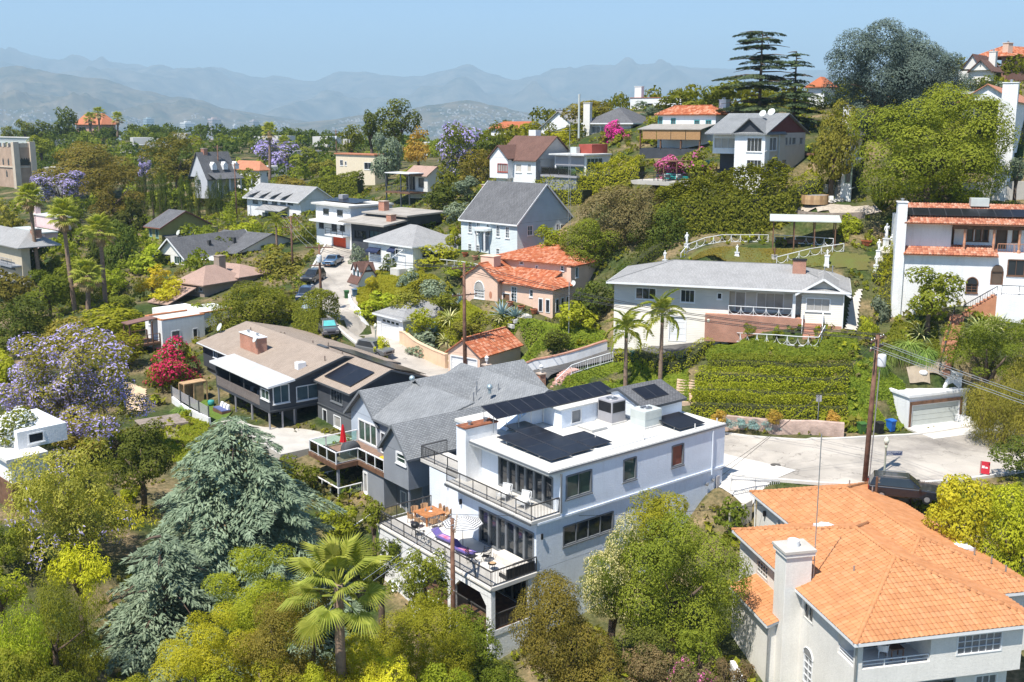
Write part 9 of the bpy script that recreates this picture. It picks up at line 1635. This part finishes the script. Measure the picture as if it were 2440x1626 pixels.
for kx,(px,py,hh) in enumerate(((2080,668,.9),(2088,655,1.0),(2096,640,1.1),(2104,622,1.2))):hedge(('lowest','second','third','highest')[kx]+' clipped block of the stepped hedge beside the statues',[gp(px,py),gp(px+38,py+1)],1.6,hh,'hedge',60,.15,group='stepped hedge blocks')
hedge('yellow-green hedge line running down left of the white Spanish house',G((2140,600),(2132,650),(2118,700),(2100,760)),1.5,1.5,'hedge',60,.16,wob=.25); hedge('low green hedge along the ranch driveway',G((1468,858),(1560,868),(1640,868),(1690,830)),1.2,1.1,'hedge',60,.15)
for i,(a_,b_,m,hh) in enumerate((((1648,985),(2016,992),'hedge',1.55),((1652,948),(2014,958),'hedge',1.35),((1660,912),(2020,920),'hedge',1.45),((1690,876),(2030,885),'mid',1.2))):hedge(('bottom bright','second bright','third','top dark')[i]+' clipped hedge of the terraced slope below the ranch house',G(a_,((a_[0]+b_[0])/2,(a_[1]+b_[1])/2+2),b_),1.25,hh*.95,m,110,.14,group='terraced hedges',wob=.16,seed=i)
for i,px in enumerate((1712,1845,1985)):bush('round','orange',(px-19,974+i*2,px+19,1012+i),88.8-i*.2,('left','middle','right')[i]+' rounded golden shrub on the rock wall',name='golden_shrub')
for i in range(9):p=gp(1730+i*32,1012+i*2); bush('spiky','succ',(1715+i*32,996+i*2,1750+i*32,1020+i*2),89,'blue-green succulent trailing over the rock wall, number %s from the left'%('one','two','three','four','five','six','seven','eight','nine')[i],name='succulent',cat='succulent',group='succulents on the rock wall')
for i,(px,py,L_,l) in enumerate(((1036,795,1.9,'blue agave on the bank beside the pole'),(1196,752,2.0,'large blue agave before the pink house'),(1226,757,1.5,'smaller blue agave beside the pink house steps'),(1098,728,1.7,'blue agave below the pink house left wall'))):blades('agave',l,gp(px,py),34,L_,.2,'agave',(15,85),.15,seed=i)
for i,(px,py,L_,l) in enumerate(((1072,765,2.0,'cream striped yucca on the bank left of the pink house'),(1062,818,1.8,'cream striped yucca above the tile roofed garage'),(1190,760,1.0,'small striped yucca by the pink house'),(2195,800,2.2,'cream striped agave left of the brick stair'),(2335,790,2.2,'cream striped agave right of the brick stair'),(2370,775,1.7,'grey-green agave below the Spanish house landing'))):blades('yucca',l,gp(px,py),46,L_,.13,'varie',(10,85),.35,seed=i+20)
for i,(px,py,L_,l) in enumerate(((2130,845,2.1,'fountain grass clump on the slope, left of three'),(2165,835,2.2,'fountain grass clump on the slope, middle of three'),(2205,850,1.8,'fountain grass clump on the slope, right of three'),(2090,875,1.7,'fountain grass clump above the ivy bank'),(437,985,1.6,'blue-green grass clump beside the white slat wall'))):blades('fountain_grass',l,gp(px,py),320,L_,.08,'grass',(25,88),.75,seed=i+40)
a=empty('candelabra_cactus',tuple(gp(2100,502)),0,'branching candelabra cactus on the gravel terrace','cactus')
for k in range(16):t=k*2.4; e=.4+.09*k; MB().tube([(0,0,0),(cos(t)*e*.7,sin(t)*e*.7,1.0),(cos(t)*e,sin(t)*e,3.6-.05*k)],[.12,.11,.07],6).build('stem',LM['mid'],a)
for i,(px,py,top,l) in enumerate(((1490,928,(1492,805),'king palm with drooping fronds at the edge of the ivy bank'),(1573,908,(1578,768),'taller king palm beside the driveway court'))):b=gp(px,py); feather_palm('king_palm',l,b,at(*top,b[1]),2.9,.17,14,i+1,78,-35)
cover('ivy_bank','glossy ivy covering the bank between the drive wall and the pink house',[(1165,872),(1200,820),(1290,770),(1440,790),(1450,830),(1350,860),(1250,885),(1170,900)],26000,.17,'ivy',.6); cover('ivy_slope','ivy covering the slope between the driveway railing and the hedges',[(1320,935),(1370,895),(1460,868),(1640,880),(1640,960),(1560,975),(1420,985),(1330,960)],26000,.17,'ivy',.5); cover('ivy_hill','ivy on the slope right of the terraced hedges',[(2020,1035),(2022,900),(2050,850),(2100,880),(2155,920),(2160,1010),(2140,1030)],20000,.18,'ivy',.6); cover('ivy_terrace','ivy below the white scrolled planter railing',[(1680,850),(1720,822),(1900,835),(1970,800),(2040,800),(2045,860),(1900,868),(1700,880)],18000,.17,'ivy',.45)
cover('pink_bank','mixed low plants on the bank before the pink house',[(960,812),(1000,770),(1060,730),(1150,745),(1250,765),(1200,800),(1130,830),(1065,872),(1000,845)],20000,.18,'bright',.7); cover('street_bank','low shrubs on the bank above the street bend',[(845,700),(870,660),(980,650),(1080,690),(1000,730),(960,760),(890,790),(860,760)],16000,.2,'bright',.9); cover('lawn_weeds','yellow-green ground cover on the upper lawn',[(1640,625),(1680,598),(1850,595),(1990,603),(1960,635),(1750,635)],14000,.13,'olive',.2); cover('right_bank','low shrubs beside the brick stair',[(2100,850),(2130,770),(2230,760),(2240,850),(2200,860)],9000,.18,'mid',.6)
cover('yard_weeds','grass and weeds along the timber steps',[(360,1010),(430,985),(500,1015),(470,1110),(400,1100)],7000,.16,'bright',.4)
# --- undergrowth and the far woods: masses nobody could count
def free(X,Y,mrg=0.):
 k=np.ones(len(X),bool)
 for q in FOOT:k&=~inside(X,Y,q)
 _,w=_lines(X,Y,ROAD,[w+.7 for w in ROADW],.5); k&=w<.01; _,w=_lines(X,Y,DRIVE,3.1,.5); k&=w<.01
 for q in CLEAR:k&=~inside(X,Y,q)
 return k
CLEAR=[[gp(*p)[:2] for p in q] for q in(((1840,505),(1880,470),(2080,478),(2130,505),(2000,530),(1880,520)),((285,900),(360,925),(355,995),(295,990)),((430,965),(500,945),(580,985),(540,1025),(500,1015)),((2145,885),(2210,860),(2295,900),(2285,938),(2165,938)),((1625,625),(1660,595),(1850,590),(2080,605),(2070,650),(1950,640),(1750,640)),((1470,830),(1500,800),(1650,800),(1690,822),(1560,850)),((2005,795),(2020,690),(2062,690),(2050,800)),((1690,1190),(1740,1080),(1860,1190),(1780,1240)),((640,1100),(690,1030),(780,1050),(760,1120)))]
n=42000; Y=38+190*RNG.random(n)**.75; X=RNG.uniform(-.62,.62,n)*Y; k=free(X,Y)&(fbm(X/7,Y/7,3,4)>.36); X,Y=X[k],Y[k]; hh=.15+1.0*np.clip(fbm(X/5,Y/5,3,12)-.35,0,1)
for m,lo_,hi_,l in(('mid',0,.33,'dark green undergrowth between the gardens'),('olive',.33,.6,'olive undergrowth between the gardens'),('bright',.6,.85,'light green undergrowth between the gardens'),('rust',.85,1,'dry brown undergrowth between the gardens')):
 q=RNG.random(len(X)); s=(q>=lo_)&(q<hi_); tree_cloud('undergrowth',X[s],Y[s],hh[s],6,LM[m],l,'undergrowth')
def woods(name,label,n,y0,y1,x0,x1,s0,s1,m,nl,seed,py=None):
 Y=RNG.uniform(y0,y1,n); X=(RNG.uniform(x0,x1,n)-CX)/F*Y; k=fbm(X/60+seed,Y/60,3,seed)>.42; k&=free(X,Y) if y0<250 else True; X,Y=X[k],Y[k]; tree_cloud(name,X,Y,RNG.uniform(s0,s1,len(X)),nl,LM[m],label,'trees')
woods('woods','dark far-off trees filling the gardens beyond the cypress row',420,250,520,-150,1150,2.2,4.6,'dark',90,1); woods('woods','mid green far-off trees filling the gardens beyond the houses',420,240,620,-150,1200,2,4.2,'mid',90,2); woods('woods','hazy dark trees on the far slope down to the valley',1500,520,1500,-300,1700,3,7,'dark',40,3); woods('woods','hazy olive trees scattered across the valley floor',2600,1300,4200,-300,2300,5,10,'olive',16,4); woods('woods','small trees between the left hillside houses',130,150,250,-100,560,1.4,2.8,'mid',110,5); woods('woods','green trees along the hilltop behind the houses',150,165,260,1150,2700,1.5,3.2,'mid',110,6); woods('woods','tall dark trees on the far left ridge',160,430,520,-100,900,2.6,4.8,'dark',120,7)
n=46; Y=RNG.uniform(280,700,n); X=(RNG.uniform(-100,1150,n)-CX)/F*Y; tag(box_cloud('far_roofs',np.stack([X,Y,ground(X,Y)],1),np.stack([RNG.uniform(7,10,n),RNG.uniform(6,8,n)],1),RNG.uniform(2.5,4,n),RNG.random(n),RNG.uniform(.5,1.1,n),ramp_mat('far_roof',[(.6,.58,.54),(.38,.16,.09),(.5,.47,.42),(.3,.29,.28),(.62,.6,.58)])),'roofs of far houses peeping out of the distant trees','houses',kind='stuff')
# ------------------------------------------------------------------ the air
hb=MB().box(-16000,16000,-300,24000,-125,1500).build('haze',None); hb['kind']='stuff'
tag(hb,'pale blue summer haze lying over the valley and mountains','haze')
hm=bpy.data.materials.new('haze_air'); hm.use_nodes=True; nt=hm.node_tree; nt.nodes.remove(nt.nodes['Principled BSDF'])
pv=nt.nodes.new('ShaderNodeVolumePrincipled'); pv.inputs['Color'].default_value=(.60,.84,1.,1); pv.inputs['Density'].default_value=1.1e-4; pv.inputs['Anisotropy'].default_value=.0
nt.links.new(pv.outputs[0],nt.nodes['Material Output'].inputs['Volume']); hb.data.materials.append(hm)
